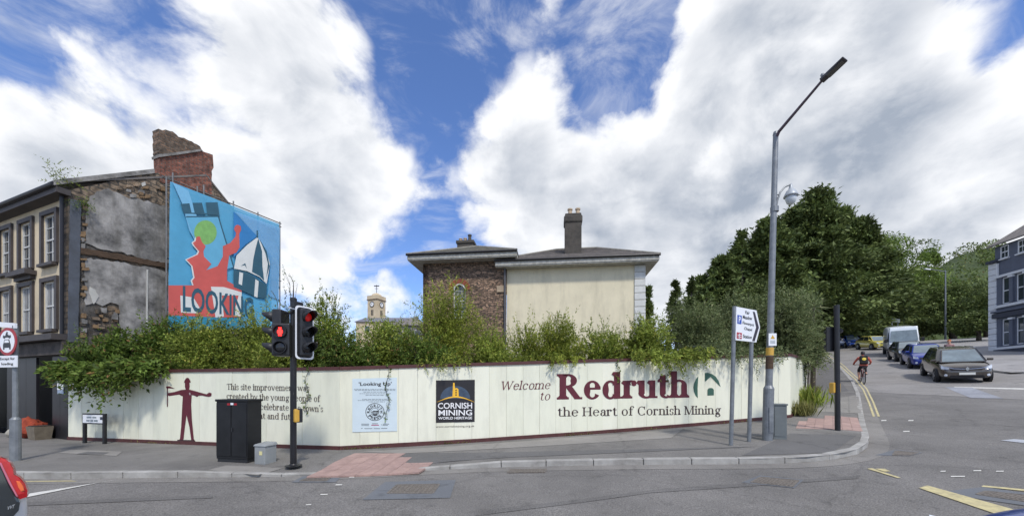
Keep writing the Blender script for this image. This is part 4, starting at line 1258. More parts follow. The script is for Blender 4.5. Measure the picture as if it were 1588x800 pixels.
for k in range(11):
    y0 = 285 + k * 19
    MB().tube([spx(258, y0, .42), spx(267, y0 + 19 if k % 2 else y0 + 3, .42)], .017, 6).build('lacing', M_TUBE, sc_)
for (xa, xb) in ((400, 408), (428, 434)):
    for k in range(6):
        y0 = 352 + k * 20
        MB().tube([spx(xa, y0, .36), spx(xb, y0 + 18, .36)], .017, 6).build('lacing', M_TUBE, sc_)
M_BLUE = mat('banner_blue', rgb(92, 176, 214), .6, var=.08, scale=1.5, trans=.1, bump=.25, bscale=2.2)
M_BLUE2 = mat('banner_pale_blue', rgb(126, 190, 224), .6, var=.08, scale=1.5)
M_BLUE3 = mat('banner_sky_net', rgb(122, 180, 222), .6, var=.08, scale=1.5, trans=.3)
M_TEAL = mat('banner_teal', rgb(50, 94, 112), .6, var=.1)
M_CORAL = mat('banner_coral', rgb(212, 96, 88), .6, var=.1, scale=1.5)
M_BWHITE = mat('banner_white', rgb(226, 228, 222), .6, var=.05)
M_BGREEN = mat('banner_green', rgb(132, 186, 104), .6, var=.15, scale=6)
ban = thing('printed_banner', 'blue and coral printed net banner lettered LOOKING, hung on the scaffold', 'banner', tuple(gp(4.5, zb, .5)))
# cloth, slightly slack between the uprights
gq2 = [spx(*ban_px['bl'], .5), spx(*ban_px['br'], .5), spx(*ban_px['tr'], .5), spx(*ban_px['tl'], .5)]
rows = []
for i in range(33):
    row = []
    for j in range(25):
        u, v = i / 32, j / 24
        sag = .012 * math.sin(u * 4 * math.pi) ** 2 + .01 * math.sin(v * 9 + u * 5)
        row.append(bil(gq2, u, v) - GN * (.04 + sag))
    rows.append(row)
MB().grid(rows).build('cloth', M_BLUE, ban, smooth=True)
cb_ = lambda L_: [(240 + a / 3.077, 250 + b / 3.077) for a, b in L_]
def art(name, pts, m, lay):
    vs = [spx(a, b, .5 + .004 * lay) for a, b in cb_(pts)]
    return MB().add(vs, [tuple(range(len(vs)))]).build(name, m, ban, fix=False)
art('printed_shape', [(85, 100), (130, 200), (165, 330), (245, 480), (200, 260), (160, 140)], M_BLUE2, .4)
art('printed_shape', [(150, 268), (303, 266), (376, 505), (330, 520), (245, 520)], mat('banner_mid_blue', rgb(104, 178, 210), .6, .06), .6)
art('printed_shape', [(378, 238), (598, 318), (592, 660), (540, 640), (552, 490), (490, 360)], M_BLUE3, .5)
art('printed_shape', [(376, 240), (490, 358), (430, 400), (376, 460)], mat('banner_deep_blue', rgb(52, 130, 190), .6, .08), .7)
art('printed_battlement', [(123, 204), (165, 201), (176, 246), (190, 246), (180, 199), (225, 198), (238, 248), (250, 248), (243, 197), (300, 196), (308, 258), (140, 250)], M_TEAL, 1)
art('printed_line', [(150, 262), (308, 260), (310, 266), (150, 268)], M_TEAL, 1.1)
art('printed_line', [(300, 262), (306, 262), (380, 505), (374, 507)], M_TEAL, 1.1)
art('printed_disc', [(242 + 54 * math.cos(i * math.pi / 14), 340 + 58 * math.sin(i * math.pi / 14)) for i in range(28)], M_BGREEN, 1.3)
fig = [(65, 592), (185, 592), (178, 570), (190, 555), (180, 500), (152, 470), (205, 445), (212, 430), (190, 405), (182, 390), (195, 380), (200, 360), (215, 358), (225, 385), (243, 405), (232, 430), (235, 455), (270, 490), (245, 520), (300, 500), (325, 455), (325, 405), (360, 390), (385, 360), (388, 342), (378, 325), (384, 308), (396, 303), (410, 310), (412, 328), (403, 345), (405, 410), (390, 435), (355, 450), (345, 520), (345, 570), (415, 610), (410, 742), (200, 748), (65, 735)]
art('printed_outline', [(x - 7, y - 1) for x, y in fig[1:12]] + [(200, 380), (215, 445), (190, 560), (185, 592)], M_BWHITE, 1.5)
art('printed_figures', fig, M_CORAL, 2)
art('printed_dome', [(490, 362), (440, 400), (390, 450), (378, 512), (440, 524), (500, 552), (534, 585), (550, 490), (532, 430)], M_BWHITE, 2.2)
art('printed_dome_stripe', [(494, 368), (480, 420), (470, 470), (464, 528), (500, 548), (522, 570), (514, 500), (512, 430)], M_TEAL, 2.5)
art('printed_dome_stripe', [(500, 372), (528, 440), (540, 490), (532, 560), (548, 500), (535, 430)], M_TEAL, 2.6)
art('printed_dome_stripe', [(410, 500), (432, 486), (440, 514), (430, 496)], M_TEAL, 2.6)
art('printed_line', [(486, 330), (492, 330), (494, 366), (486, 366)], M_TEAL, 2.7)
art('printed_drum', [(376, 516), (440, 528), (536, 592), (530, 655), (490, 650), (405, 612), (376, 600)], M_TEAL, 2.3)
art('printed_column', [(404, 528), (422, 534), (416, 592), (400, 584)], M_BWHITE, 2.8)
art('printed_column', [(480, 562), (496, 572), (490, 650), (474, 644)], M_BWHITE, 2.8)
art('printed_patch', [(268, 598), (330, 600), (415, 625), (412, 740), (375, 735), (400, 640), (320, 640), (330, 740), (290, 745)], M_BWHITE, 2.9)
art('printed_patch', [(122, 640), (185, 650), (215, 700), (205, 725), (125, 722)], M_BWHITE, 2.9)
art('printed_base', [(65, 735), (420, 748), (420, 800), (65, 800)], mat('banner_teal_light', rgb(44, 140, 170), .6, .1), 2.4)
lq = [spx(*p, .5 + .014) for p in cb_([(134, 718), (470, 742), (470, 652), (134, 592)])]
sans('LOOKING', lq, GN, 'lettering', M_TEAL, ban, off=.001, bold=.02)

# ------------------------------------------------ stone and rendered villa behind the hoarding
th_h = math.radians(6.5)
HU = Vector((math.cos(th_h), -math.sin(th_h), 0)); HN = Vector((-math.sin(th_h), -math.cos(th_h), 0)); HB = -HN
hD = 20.0
HO = AT(786, 600, hD); HO.z = 0
hz0 = float(zg(HO.x, HO.y)) - .3
def hp(u, z, back=0.0): return HO + HU * u + HB * back + Z * z
def hz(py, u=0, back=0): return EYE + (HZ - py) / F * hp(u, 0, back).y
vil = thing('villa', 'two-storey villa, stone wing and cream rendered block under low hipped slate roofs', 'house', (HO.x, HO.y, hz0))
def u_at(px, back=0.0):
    a = (px - CX) / F; o = HO + HB * back
    return (a * o.y - o.x) / (HU.x - a * HU.y)
uL, uR = u_at(656, -.15), u_at(1000)
M_VSTONE = masonry('villa_stone', (.33, .215, .14, 1), (.12, .08, .055, 1), (.085, .065, .048, 1), .33, .12, .02, .55, axis=(HU.x, HU.y), bump=.9)
M_VREND = mat('villa_render', rgb(222, 212, 182), .9, var=.07, scale=1.0, bump=.15, bscale=4, grime=.24)
M_FASC = mat('fascia_white', rgb(196, 194, 184), .7, col2=rgb(140, 136, 124), scale=6, detail=8)
M_BRICKRED = mat('arch_brick', rgb(140, 78, 56), .9, .3, 6)
zeS, zeR = hz(407, uL / 2, -.15), hz(415, 3)
# stone wing with an arched opening
wx0, wx1 = u_at(703, -.15), u_at(722, -.15)
wz1 = hz(440, (wx0 + wx1) / 2, -.15); wz0 = hz(492, (wx0 + wx1) / 2, -.15)
so = hp(uL, hz0, -.15)
wall_holes(so, HU, Z, HN, -uL, zeS - hz0, [(wx0 - uL, wz0 - hz0, wx1 - uL, wz1 - hz0)], .3, 'stone_wall', M_VSTONE, vil)
MB().prism([hp(uL, hz0, -.15), hp(uL, zeS, -.15), hp(uL, zeS, 7), hp(uL, hz0, 7)], HU * .3).build('stone_wall_side', M_VSTONE, vil)
wn = sash_window(so + HU * (wx0 - uL) + Z * (wz0 - hz0), HU, Z, HN, wx1 - wx0, wz1 - wz0, vil, cols=3, rows=5, recess=.13, fw=.06, name='arched_window')
# arch: spandrels that round the head of the opening, with brick voussoirs round it
cw = (wx0 + wx1) / 2; rw = (wx1 - wx0) / 2
for sgn in (-1, 1):
    arcp = [hp(cw + sgn * rw * math.cos(a), wz1 - rw + rw * math.sin(a), -.155) for a in [i * math.pi / 16 for i in range(9)]]
    MB().prism(arcp + [hp(cw + sgn * rw, wz1, -.155)], HB * .18).build('spandrel', M_VSTONE, vil)
    arc2_ = MB()
    for i in range(8):
        a0, a1 = i * math.pi / 16, (i + 1) * math.pi / 16
        q = [hp(cw + sgn * r * math.cos(a), wz1 - rw + r * math.sin(a), -.17) for r, a in ((rw - .07, a0), (rw, a0), (rw, a1), (rw - .07, a1))]
        arc2_.prism(q, HB * .08)
    arc2_.build('arch_trim', M_SASH, wn)
for i in range(11):
    a0, a1 = math.pi * i / 11 + .02, math.pi * (i + 1) / 11 - .02
    q = [hp(cw + r * math.cos(a), wz1 - rw + r * math.sin(a), -.17) for r, a in ((rw + .02, a0), (rw + .27, a0), (rw + .27, a1), (rw + .02, a1))]
    MB().prism(q, HB * .06).build('voussoir', M_BRICKRED, vil)
MB().box(hp(u_at(777), hz(449, 0), -.17), (.2, .05, .17), HU, HN, Z).build('stone_block', mat('granite_pale', rgb(168, 150, 126), .9, .2), vil)
# rendered block
MB().prism([hp(0.0, hz0, 0), hp(uR, hz0, 0), hp(uR, zeR, 0), hp(0.0, zeR, 0)], HB * 7).build('rendered_wall', M_VREND, vil)
# quoins
zq = zeR - .02; k = 0
qw0 = u_at(983)
M_QUOIN = mat('quoin_white', rgb(206, 206, 200), .8, var=.1, scale=4, grime=.2)
while zq > hz0 + 2.2:
    h_ = .36
    MB().box(hp((qw0 + uR) / 2 + .02, zq - h_ / 2, -.03), ((uR - qw0) / 2, .045, h_ / 2 - .012), HU, HN, Z).build('quoin', M_QUOIN, vil, bevel=.012)
    zq -= h_; k += 1
# eaves and hipped roofs
def hipped(u0, u1, b0, b1, ze, zr0, ov, run0, run1, mslate, seed, fh=.24):
    """fascia and soffit box, four slate slopes; slates laid in courses"""
    E = [hp(u0 - ov, ze, b0 - ov), hp(u1 + ov, ze, b0 - ov), hp(u1 + ov, ze, b1 + ov), hp(u0 - ov, ze, b1 + ov)]
    MB().prism(E, Z * .05).build('soffit', M_FASC, vil)
    fb = MB()
    for a, b in zip(E, E[1:] + E[:1]):
        d = (b - a).normalized()
        fb.box((a + b) / 2 + Z * (.055 + fh / 2), ((b - a).length / 2, .03, fh / 2), d, Z.cross(d), Z)
    fb.build('fascia', M_FASC, vil)
    gt_ = MB()
    e2 = [hp(u0 - ov - .07, ze + .055 + fh, b0 - ov - .07), hp(u1 + ov + .07, ze + .055 + fh, b0 - ov - .07)]
    gt_.tube(e2, .06, 8); gt_.build('gutter', M_SHOPBLK, vil)
    zt_ = ze + fh + .08
    e = [hp(u0 - ov - .05, zt_, b0 - ov - .05), hp(u1 + ov + .05, zt_, b0 - ov - .05), hp(u1 + ov + .05, zt_, b1 + ov), hp(u0 - ov - .05, zt_, b1 + ov)]
    bm_ = (b0 + b1) / 2
    r0, r1 = hp(run0, zr0, bm_), hp(run1, zr0, bm_)
    faces = [(e[0], e[1], r1, r0), (e[1], e[2], r1, r1), (e[2], e[3], r0, r1), (e[3], e[0], r0, r0)]
    r = random.Random(seed)
    for fi, (A, B_, C, D_) in enumerate(faces):
        n = 14 if fi == 0 else 8
        nn = (B_ - A).cross(D_ - A).normalized()
        for i in range(n):
            v0, v1 = i / n, (i + 1.25) / n
            q = [bil([A, B_, C, D_], 0, v0), bil([A, B_, C, D_], 1, v0), bil([A, B_, C, D_], 1, min(v1, 1)), bil([A, B_, C, D_], 0, min(v1, 1))]
            lift = .03 + r.uniform(0, .008)
            vs = [q[0] + nn * lift, q[1] + nn * lift, q[2] + nn * .004, q[3] + nn * .004]
            MB().add(vs + [q[0] - nn * .01, q[1] - nn * .01], [(0, 1, 2, 3), (0, 1, 5, 4)]).build('slate_course', mslate, vil, fix=False)
        MB().tube([B_ + nn * .02, C + nn * .03], .06, 6).build('hip_tile', M_SLATE_MOSS, vil)
    if (r1 - r0).length > .1: MB().tube([r0 + Z * .02, r1 + Z * .02], .07, 6).build('ridge_tile', M_SLATE_MOSS, vil)
hipped(uL, -.05, -.15, 6.5, zeS, hz(383, u_at(738, 3.2), 3.2), .62, u_at(737, 3.2), u_at(740, 3.2), M_SLATE_MOSS, 5)
hipped(.02, uR, 0, 7, zeR, hz(386, u_at(900, 3.5), 3.5), .55, u_at(862, 3.5), u_at(925, 3.5), M_SLATE, 6)
MB().tube([hp(u_at(783, -.2), zeS, -.25), hp(u_at(783, -.2), hz0, -.25)], .055, 8).build('downpipe', mat('pipe_grey', rgb(84, 84, 86), .5, .1), vil)
# tall chimney on the front slope
M_CHIM = mat('chimney_render', (.105, .092, .076, 1), .95, col2=(.05, .046, .04, 1), scale=3, bump=.7, bscale=14)
M_POT = mat('chimney_pot', rgb(190, 168, 140), .85, var=.2, scale=5)
cbk = .9
ca, cb2 = u_at(876, cbk), u_at(902, cbk)
cm, chw = (ca + cb2) / 2, (cb2 - ca) / 2
zc0, zc1 = zeR + .2, hz(329, cm, cbk)
chm = MB().box(hp(cm, (zc0 + zc1 - .3) / 2, cbk + .4), (chw, .4, (zc1 - .3 - zc0) / 2), HU, HN, Z).build('chimney', M_CHIM, vil, bevel=.03)
MB().box(hp(cm, zc1 - .36, cbk + .4), (chw + .05, .46, .2), HU, HN, Z).build('chimney_cap', M_CHIM, chm, bevel=.08)
MB().box(hp(cm, zc1 - .12, cbk + .4), (chw - .01, .4, .09), HU, HN, Z).build('flaunching', M_CHIM, chm, bevel=.05)
for px_ in (884, 896):
    u_ = u_at(px_, cbk + .4); MB().lathe(hp(u_, zc1 - .04, cbk + .4), [(.13, 0), (.115, .1), (.11, .32), (.145, .33), (.145, .4), (.09, .41)], 12).build('chimney_pot', M_POT, chm)
# low chimney behind the stone wing
cbk = 3.8
ca, cb2 = u_at(709, cbk), u_at(734, cbk); cm, chw = (ca + cb2) / 2, (cb2 - ca) / 2
zc1 = hz(373, cm, cbk)
chm = MB().box(hp(cm, zc1 - 1.05, cbk + .3), (chw, .35, 1.0), HU, HN, Z).build('chimney', M_CHIM, vil, bevel=.03)
MB().box(hp(cm, zc1 - .1, cbk + .3), (chw + .06, .42, .1), HU, HN, Z).build('chimney_cap', M_CHIM, chm, bevel=.03)
for px_, hgt in ((714.5, .26), (721.5, .28), (728.5, .5)):
    u_ = u_at(px_, cbk + .3); MB().lathe(hp(u_, zc1 - .02, cbk + .3), [(.12, 0), (.1, hgt * .8), (.13, hgt * .84), (.13, hgt), (.08, hgt)], 10).build('chimney_pot', M_POT if hgt < .4 else M_CHIM, chm)

# ------------------------------------------------ clock tower and far roofs
td = 100.0
tc_ = AT(584, 600, td); tzb = 4.0
tow = thing('clock_tower', 'distant square haze-paled stone clock tower with a weather vane', 'clock tower', (tc_.x, tc_.y, tzb))
M_TSTONE = mat('tower_stone', rgb(214, 198, 168), .9, col2=rgb(182, 164, 134), scale=.8, detail=8, bump=.3, bscale=3)  # distance haze is put into this paler stone colour
ta = math.radians(24 + 20)
TU = Vector((math.cos(math.radians(-22)), math.sin(math.radians(-22)), 0)); TV = Vector((-TU.y, TU.x, 0))
thw = 1.62
tztop = EYE + (HZ - 460) / F * td
def tbox(name, hw, z0, z1, m, parent=tow): return MB().box((tc_.x, tc_.y, (z0 + z1) / 2), (hw, hw, (z1 - z0) / 2), TU, TV, Z).build(name, m, parent)
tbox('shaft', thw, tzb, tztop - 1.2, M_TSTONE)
tbox('string_course', thw + .16, tztop - 1.2, tztop - .95, mat('tower_string', rgb(120, 104, 86), .9, .2))
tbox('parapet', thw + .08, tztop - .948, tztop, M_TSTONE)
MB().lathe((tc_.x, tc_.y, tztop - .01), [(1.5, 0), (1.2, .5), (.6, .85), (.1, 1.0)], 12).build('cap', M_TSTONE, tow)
vn = MB().tube([(tc_.x, tc_.y, tztop + .8), (tc_.x, tc_.y, tztop + 3.2)], .07, 6).build('vane_rod', M_SHOPBLK, tow)
MB().box((tc_.x, tc_.y, tztop + 2.9), (.7, .05, .12), (1, 0, 0)).build('vane', M_SHOPBLK, vn)
MB().box((tc_.x, tc_.y, tztop + 2.2), (.5, .05, .04), (1, 0, 0)).build('vane_arm', M_SHOPBLK, vn)
for nv, uv in ((-TV, TU), (TU, TV)):
    c_ = Vector((tc_.x, tc_.y, tztop - 2.35)) + nv * (thw + .03)
    cf = MB().lathe(c_, [(.62, 0), (.62, .06)], 24, nv).build('clock_face', M_WHT, tow)
    rg = MB(); 
    for i in range(24):
        a0, a1 = 2 * math.pi * i / 24, 2 * math.pi * (i + 1) / 24
        q = [c_ + nv * .07 + uv * r * math.cos(a) + Z * r * math.sin(a) for r, a in ((.6, a0), (.74, a0), (.74, a1), (.6, a1))]
        rg.prism(q, nv * .05)
    rg.build('clock_rim', M_SHOPBLK, cf)
    for l_, ang in ((.5, 80), (.36, 170)):
        d_ = uv * math.cos(math.radians(ang)) + Z * math.sin(math.radians(ang))
        MB().box(c_ + nv * .1 + d_ * l_ / 2, (l_ / 2, .035, .01), d_, nv.cross(d_), nv).build('clock_hand', M_SHOPBLK, cf)
    for sx in (-.22, .22):
        MB().box(Vector((tc_.x, tc_.y, tztop - 4.6)) + nv * (thw + .01) + uv * sx, (.13, .03, .75), uv, nv, Z).build('louvre_opening', M_SHOPBLK, tow)
def far_house(label, px0, px1, py_ridge, py_eave, d, zb_, roofm, wallm, hipl=0, hipr=0, skew=0.0):
    a, b = AT(px0, py_eave, d), AT(px1, py_eave, d)
    t = thing('distant_building', label, 'building', ((a.x + b.x) / 2, d, zb_))
    ze = a.z; zr_ = EYE + (HZ - py_ridge) / F * (d + 4)
    MB().box(((a.x + b.x) / 2, d + 4, (ze + zb_) / 2), ((b.x - a.x) / 2, 4, (ze - zb_) / 2)).build('wall', wallm, t)
    e = [(a.x - .3, d - .3, ze), (b.x + .3, d - .3, ze), (b.x + .3, d + 8.3, ze), (a.x - .3, d + 8.3, ze)]
    r = [(a.x + hipl, d + 4, zr_), (b.x - hipr, d + 4, zr_)]
    MB().add(e + r, [(0, 1, 5, 4), (1, 2, 5), (2, 3, 4, 5), (3, 0, 4), (3, 2, 1, 0)]).build('roof', roofm, t)
    MB().tube([Vector(r[0]), Vector(r[1])], .12, 6).build('ridge', M_SLATE_MOSS, t)
    for k in range(3):
        x = a.x + (b.x - a.x) * (.2 + .3 * k)
        w_ = MB().box((x, d - .02, ze - 1.5), (.5, .04, .7)).build('window', M_SASH, t)
        MB().box((x, d - .07, ze - 1.5), (.42, .02, .62)).build('pane', M_GLASS, w_)
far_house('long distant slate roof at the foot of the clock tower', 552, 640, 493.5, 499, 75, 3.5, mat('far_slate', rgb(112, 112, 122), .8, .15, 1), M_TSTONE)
far_house('dark hipped slate roof in front of the clock tower buildings', 598, 660, 492, 504.5, 62, 3.5, M_SLATE, masonry('far_stone', (.2, .19, .17, 1), (.12, .115, .11, 1), (.18, .17, .16, 1), .5, .25, .02, .2, axis=(1, 0)), 4.2, 3)

# ------------------------------------------------ grey corner building on the right
RF = AT(1543, 600, 30.0); RF.z = 0
RU = Vector((-.22, -.975, 0)).normalized()      # along the front towards the viewer
RN = Vector((-.975, .22, 0)).normalized()
rz0 = float(zg(RF.x, RF.y)) - .6
def rp(u, z, out=0.0): return RF + RU * u + RN * out + Z * z
def rz(py, u=0): return EYE + (HZ - py) / F * rp(u, 0).y
cor = thing('corner_building', 'slate-grey painted Victorian building with white quoins and sash windows', 'building', (RF.x, RF.y, rz0 + .6))
M_GREYP = mat('facade_slate_grey', rgb(92, 98, 112), .7, var=.1, scale=2, grime=.2)
M_RWHITE = mat('trim_white', rgb(214, 216, 218), .6, var=.06)
M_GREYD = mat('trim_slate_dark', rgb(60, 64, 76), .6, var=.15)
LEN = 9.0
rze = rz(384)
cols_ = [(.5 + 1.02 * k, .5 + 1.02 * k + .58) for k in range(8)]
lv = [(rz(537), rz(497)), (rz(474), rz(434))]
lv = [(a, b) for a, b in lv]
dz0, dz1 = rz(405), rz(386)
holes = []
for a, b in cols_:
    for z0, z1 in lv: holes.append((a, z0 - rz0, b, z1 - rz0))
holes += [(.42 + 1.25 * k, dz0 - rz0, .42 + 1.25 * k + .62, dz1 - rz0) for k in range(6)]
wall_holes(rp(0, rz0), RU, Z, RN, LEN, rze - rz0, holes, .2, 'facade_wall', M_GREYP, cor)
for a, b in cols_:
    for z0, z1 in lv: sash_window(rp(a, z0), RU, Z, RN, b - a, z1 - z0, cor, 1, 2, recess=.1, fr=M_RWHITE, fw=.075, sill=False)
for k in range(6):
    wn = sash_window(rp(.42 + 1.25 * k, dz0), RU, Z, RN, .62, dz1 - dz0, cor, 2, 2, recess=.02, fr=M_RWHITE, fw=.075)
for py, hh, m_, out in ((541, .09, M_RWHITE, .12), (477, .1, M_RWHITE, .12), (431, .09, M_RWHITE, .1), (491, .18, M_GREYD, .2), (485, .07, M_GREYP, .28)):
    MB().box(rp(LEN / 2, rz(py), out / 2), (LEN / 2, out / 2 + .02, hh), RU, RN, Z).build('string_course', m_, cor)
for a, b in cols_:
    for z0, z1 in lv:
        MB().box(rp(b + .22, (z0 + z1) / 2, .06), (.13, .06, (z1 - z0) / 2), RU, RN, Z).build('pilaster', M_GREYP, cor)
        MB().box(rp(b + .22, z1 - .05, .09), (.17, .09, .07), RU, RN, Z).build('capital', M_RWHITE, cor)
MB().box(rp(.28, rz(421), .08), (.07, .05, .55), RU, RN, Z).build('panel_edge', M_RWHITE, cor)
zq = rz(408)
while zq > rz0 + .5:
    MB().box(rp(-.16, zq - .24, -.25), (.3, .32, .225), RU, RN, Z).build('quoin', M_RWHITE, cor, bevel=.02); zq -= .48
MB().prism([rp(-.01, rz0, -.02), rp(-.01, rze, -.02), rp(-.01, rze, -7), rp(-.01, rz0, -7)], RU * .3).build('side_wall', M_GREYP, cor)
MB().box(rp(.0, rz(406), -.2), (.4, .5, .1), RU, RN, Z).build('quoin_cap', M_GREYD, cor)
slab_roof([rp(-.25, rze, .35), rp(LEN, rze, .35), rp(LEN, rze + 2.4, -3.2), rp(-.25, rze + 2.4, -3.2)], .12, 'roof', M_SLATE, cor)
slab_roof([rp(-.25, rze + 2.4, -3.21), rp(LEN, rze + 2.4, -3.21), rp(LEN, rze, -7), rp(-.25, rze, -7)], .12, 'roof', M_SLATE, cor)
MB().box(rp(LEN / 2, rz0 + .3, .05), (LEN / 2, .06, .5), RU, RN, Z).build('plinth', M_GREYD, cor)

# ------------------------------------------------ rubble wall beyond the hoarding return
wl = [HE] + back_px[:4]
wt = thing('boundary_wall', 'low rubble stone wall running uphill beyond the hoarding', 'wall', tuple(HE))
M_BWALL = masonry('boundary_stone', (.24, .21, .17, 1), (.13, .115, .095, 1), (.2, .18, .15, 1), .4, .2, .02, .3, axis=(.3, .95), bump=1.0)
for a, b in zip(wl, wl[1:]):
    d = Vector((b.x - a.x, b.y - a.y, 0)).normalized(); n_ = Vector((-d.y, d.x, 0))
    lo = [Vector((p.x, p.y, float(zg(p.x, p.y)) - .1)) for p in (a, b, b + n_ * .4, a + n_ * .4)]
    hi = [p + Z * (1.9 + i % 2 * .02) for i, p in enumerate(lo)]
    MB().hexa(lo, hi).build('wall_section', M_BWALL, wt)
# ================================================================== street furniture
M_BLACK = mat('signal_black', (.012, .012, .014, 1), .45, var=.3, scale=4)
M_BLACK2 = mat('housing_black', (.02, .021, .024, 1), .5, var=.3, scale=6)
M_GALV = mat('galvanised', rgb(142, 146, 148), .5, col2=rgb(112, 116, 120), scale=6, metal=.35, detail=7)
M_SIGNW = mat('sign_white', rgb(232, 234, 236), .4, var=.03)
M_SIGNRED = mat('sign_red', rgb(160, 30, 40), .4, var=.08)
M_SIGNBLK = mat('sign_black', rgb(26, 26, 32), .4, var=.1)
M_YBOX = mat('button_yellow', rgb(206, 162, 66), .45, var=.1, scale=5)
M_LENS = mat('lens_dark', (.015, .016, .018, 1), .15, .2)
def pole(px, py, dz=0): return P(px, py, dz)
def signal_head(parent, c, nrm, n=3, lit=None, visor=.24, w=.17, step=.31, board=False, name='signal_head', r=.1):
    """c = centre of the head's front face; lenses run downwards"""
    nrm = Vector(nrm).normalized(); ux = Z.cross(nrm).normalized()
    h = step * n / 2
    hd = MB().box(c - nrm * .09, (w, .09, h), ux, nrm, Z).build(name, M_BLACK2, parent, bevel=.025)
    for k in range(n):
        lc = c + Z * (h - step * (k + .5))
        le = M_LENS
        if lit == k: le = emit('lens_red', (.55, .012, .01, 1), .25)
        MB().lathe(lc + nrm * .002, [(r, 0), (r * .9, .02), (r * .5, .035)], 18, nrm).build('lens', le, hd, smooth=True)
        # hooded visor, open at the bottom towards its end
        seg = 18; ring0, ring1 = [], []
        for i in range(seg + 1):
            a = math.radians(-70 + (360 - 40) * i / seg - 0)
            a = math.radians(-60 + 300 * i / seg)
            d = ux * math.cos(a) + Z * math.sin(a)
            ln = visor * (.55 + .45 * max(0, math.sin(a)) ** .5) if math.sin(a) > 0 else visor * (.55 + .45 * math.sin(a))
            ring0.append(lc + d * (r + .014)); ring1.append(lc + d * (r + .01) + nrm * ln)
        o = MB().grid([ring0, ring1]).build('visor', M_BLACK2, hd, smooth=True, fix=False)
        sm = o.modifiers.new('solid', 'SOLIDIFY'); sm.thickness = .008
    if board:
        bw, bh = w + .065, h + .065
        bk = c - nrm * .1
        corners = []
        for sx, sz in ((1, 1), (-1, 1), (-1, -1), (1, -1)):
            for i in range(5):
                a = {(1, 1): 0, (-1, 1): 90, (-1, -1): 180, (1, -1): 270}[(sx, sz)] + 22.5 * i
                corners.append((sx * (bw - .07) + .07 * math.cos(math.radians(a)), sz * (bh - .07) + .07 * math.sin(math.radians(a))))
        bo = MB().prism([bk + ux * a + Z * b for a, b in corners], -nrm * .012).build('backing_board', M_BLACK2, hd)
        rim = MB(); n_ = len(corners)
        for i in range(n_):
            (a, b), (c_, d_) = corners[i], corners[(i + 1) % n_]
            s = .92; t = .955
            q = [bk + nrm * .004 + ux * x + Z * y for x, y in ((a, b), (c_, d_), (c_ - math.copysign(.03, c_), d_ - math.copysign(.03, d_)), (a - math.copysign(.03, a), b - math.copysign(.03, b)))]
            rim.prism(q, nrm * .004)
        rim.build('white_border', M_SIGNW, hd)
    return hd
# ---- left signal
b = pole(455, 722); d = b.y; S = d / F
sig = thing('traffic_signal', 'black traffic signal pole with a red man lit, beside the black cabinet', 'traffic light', tuple(b))
ztop = b.z + (722 - 463) * S
MB().tube([b + Z * -.02, Vector((b.x, b.y, ztop))], .06, 14).build('pole', M_BLACK, sig, smooth=False)
MB().lathe(b + Z * .0, [(.16, 0), (.16, .012), (.075, .03), (.062, .05)], 16).build('base_collar', M_BLACK, sig)
MB().lathe(Vector((b.x, b.y, ztop)), [(.066, -.05), (.066, .0), (.04, .02)], 14).build('pole_cap', M_BLACK, sig)
zc = EYE + (HZ - 517) * S
# vehicle head facing left
signal_head(sig, Vector((b.x - .33, b.y - .02, zc)), (-1, -.05, 0), 3, None, .26)
# pedestrian head facing the camera
ph = Vector((b.x - .145, b.y - .12, EYE + (HZ - 528) * S))
pn = Vector((.18, -1, 0)).normalized(); pu = Z.cross(pn).normalized() * -1
pu = Vector((1, .18, 0)).normalized()
phd = MB().box(ph - pn * -.0, (.165, .1, .32), pu, pn, Z).build('pedestrian_head', M_BLACK2, sig, bevel=.025)
for k, zz in enumerate((.155, -.155)):
    lc = ph + Z * zz + pn * .1
    MB().lathe(lc, [(.125, 0), (.125, .06), (.112, .06), (.105, .012), (.0, .012)], 24, pn).build('lens_bezel', M_BLACK, phd)
    if k == 0:
        man = [(-.018, .075), (.018, .075), (.024, .052), (.014, .034), (.036, .02), (.04, -.03), (.026, -.035), (.024, -.085), (.004, -.085), (0, -.04), (-.004, -.085), (-.024, -.085), (-.026, -.035), (-.04, -.03), (-.036, .02), (-.014, .034), (-.024, .052)]
        MB().prism([lc + pn * .02 + pu * a * 1.25 + Z * c_ * 1.05 for a, c_ in man], pn * .004).build('red_man', emit('red_man_lit', (1, .02, .015, 1), 4.0), phd)
    else:
        MB().lathe(lc + pn * .013, [(.104, 0), (.08, .01), (.02, .018)], 20, pn).build('lens', M_LENS, phd, smooth=True)
# head with white-bordered board facing right
nC = Vector((.85, -.53, 0)).normalized()
cC = Vector((b.x + .36, b.y - .14, zc))
signal_head(sig, cC, nC, 3, 0, .25, w=.12, r=.088, board=True)
br = MB()
for zz in (zc + .42, zc - .42):
    br.tube([Vector((b.x - .3, b.y, zz)), Vector((b.x + .06, b.y, zz)), cC + Vector((-.02, .12, zz - zc))], .022, 6)
br.build('bracket', M_BLACK, sig)
MB().box(Vector((b.x + .09, b.y - .02, ztop - .14)), (.055, .1, .07), (.9, -.4, 0), (.4, .9, 0)).build('detector', M_BLACK, sig, bevel=.015)
MB().tube([Vector((b.x - .3, b.y - .06, zc + .3)), Vector((b.x - .15, b.y - .1, zc + .2)), Vector((b.x - .03, b.y - .09, zc + .38)), Vector((b.x + .06, b.y - .08, zc + .47))], .012, 6).build('cable', M_BLACK, sig)
MB().tube([Vector((b.x - .08, b.y - .02, zc + .52)), Vector((b.x, b.y - .07, zc + .5)), Vector((b.x + .12, b.y - .1, zc + .47))], .014, 6).build('clamp_band', M_SIGNW, sig)
zb_ = EYE + (HZ - 644) * S
pb = MB().box(Vector((b.x + .085, b.y - .03, zb_)), (.045, .05, .135), (.8, -.6, 0), (.6, .8, 0)).build('push_button_box', M_YBOX, sig, bevel=.02)
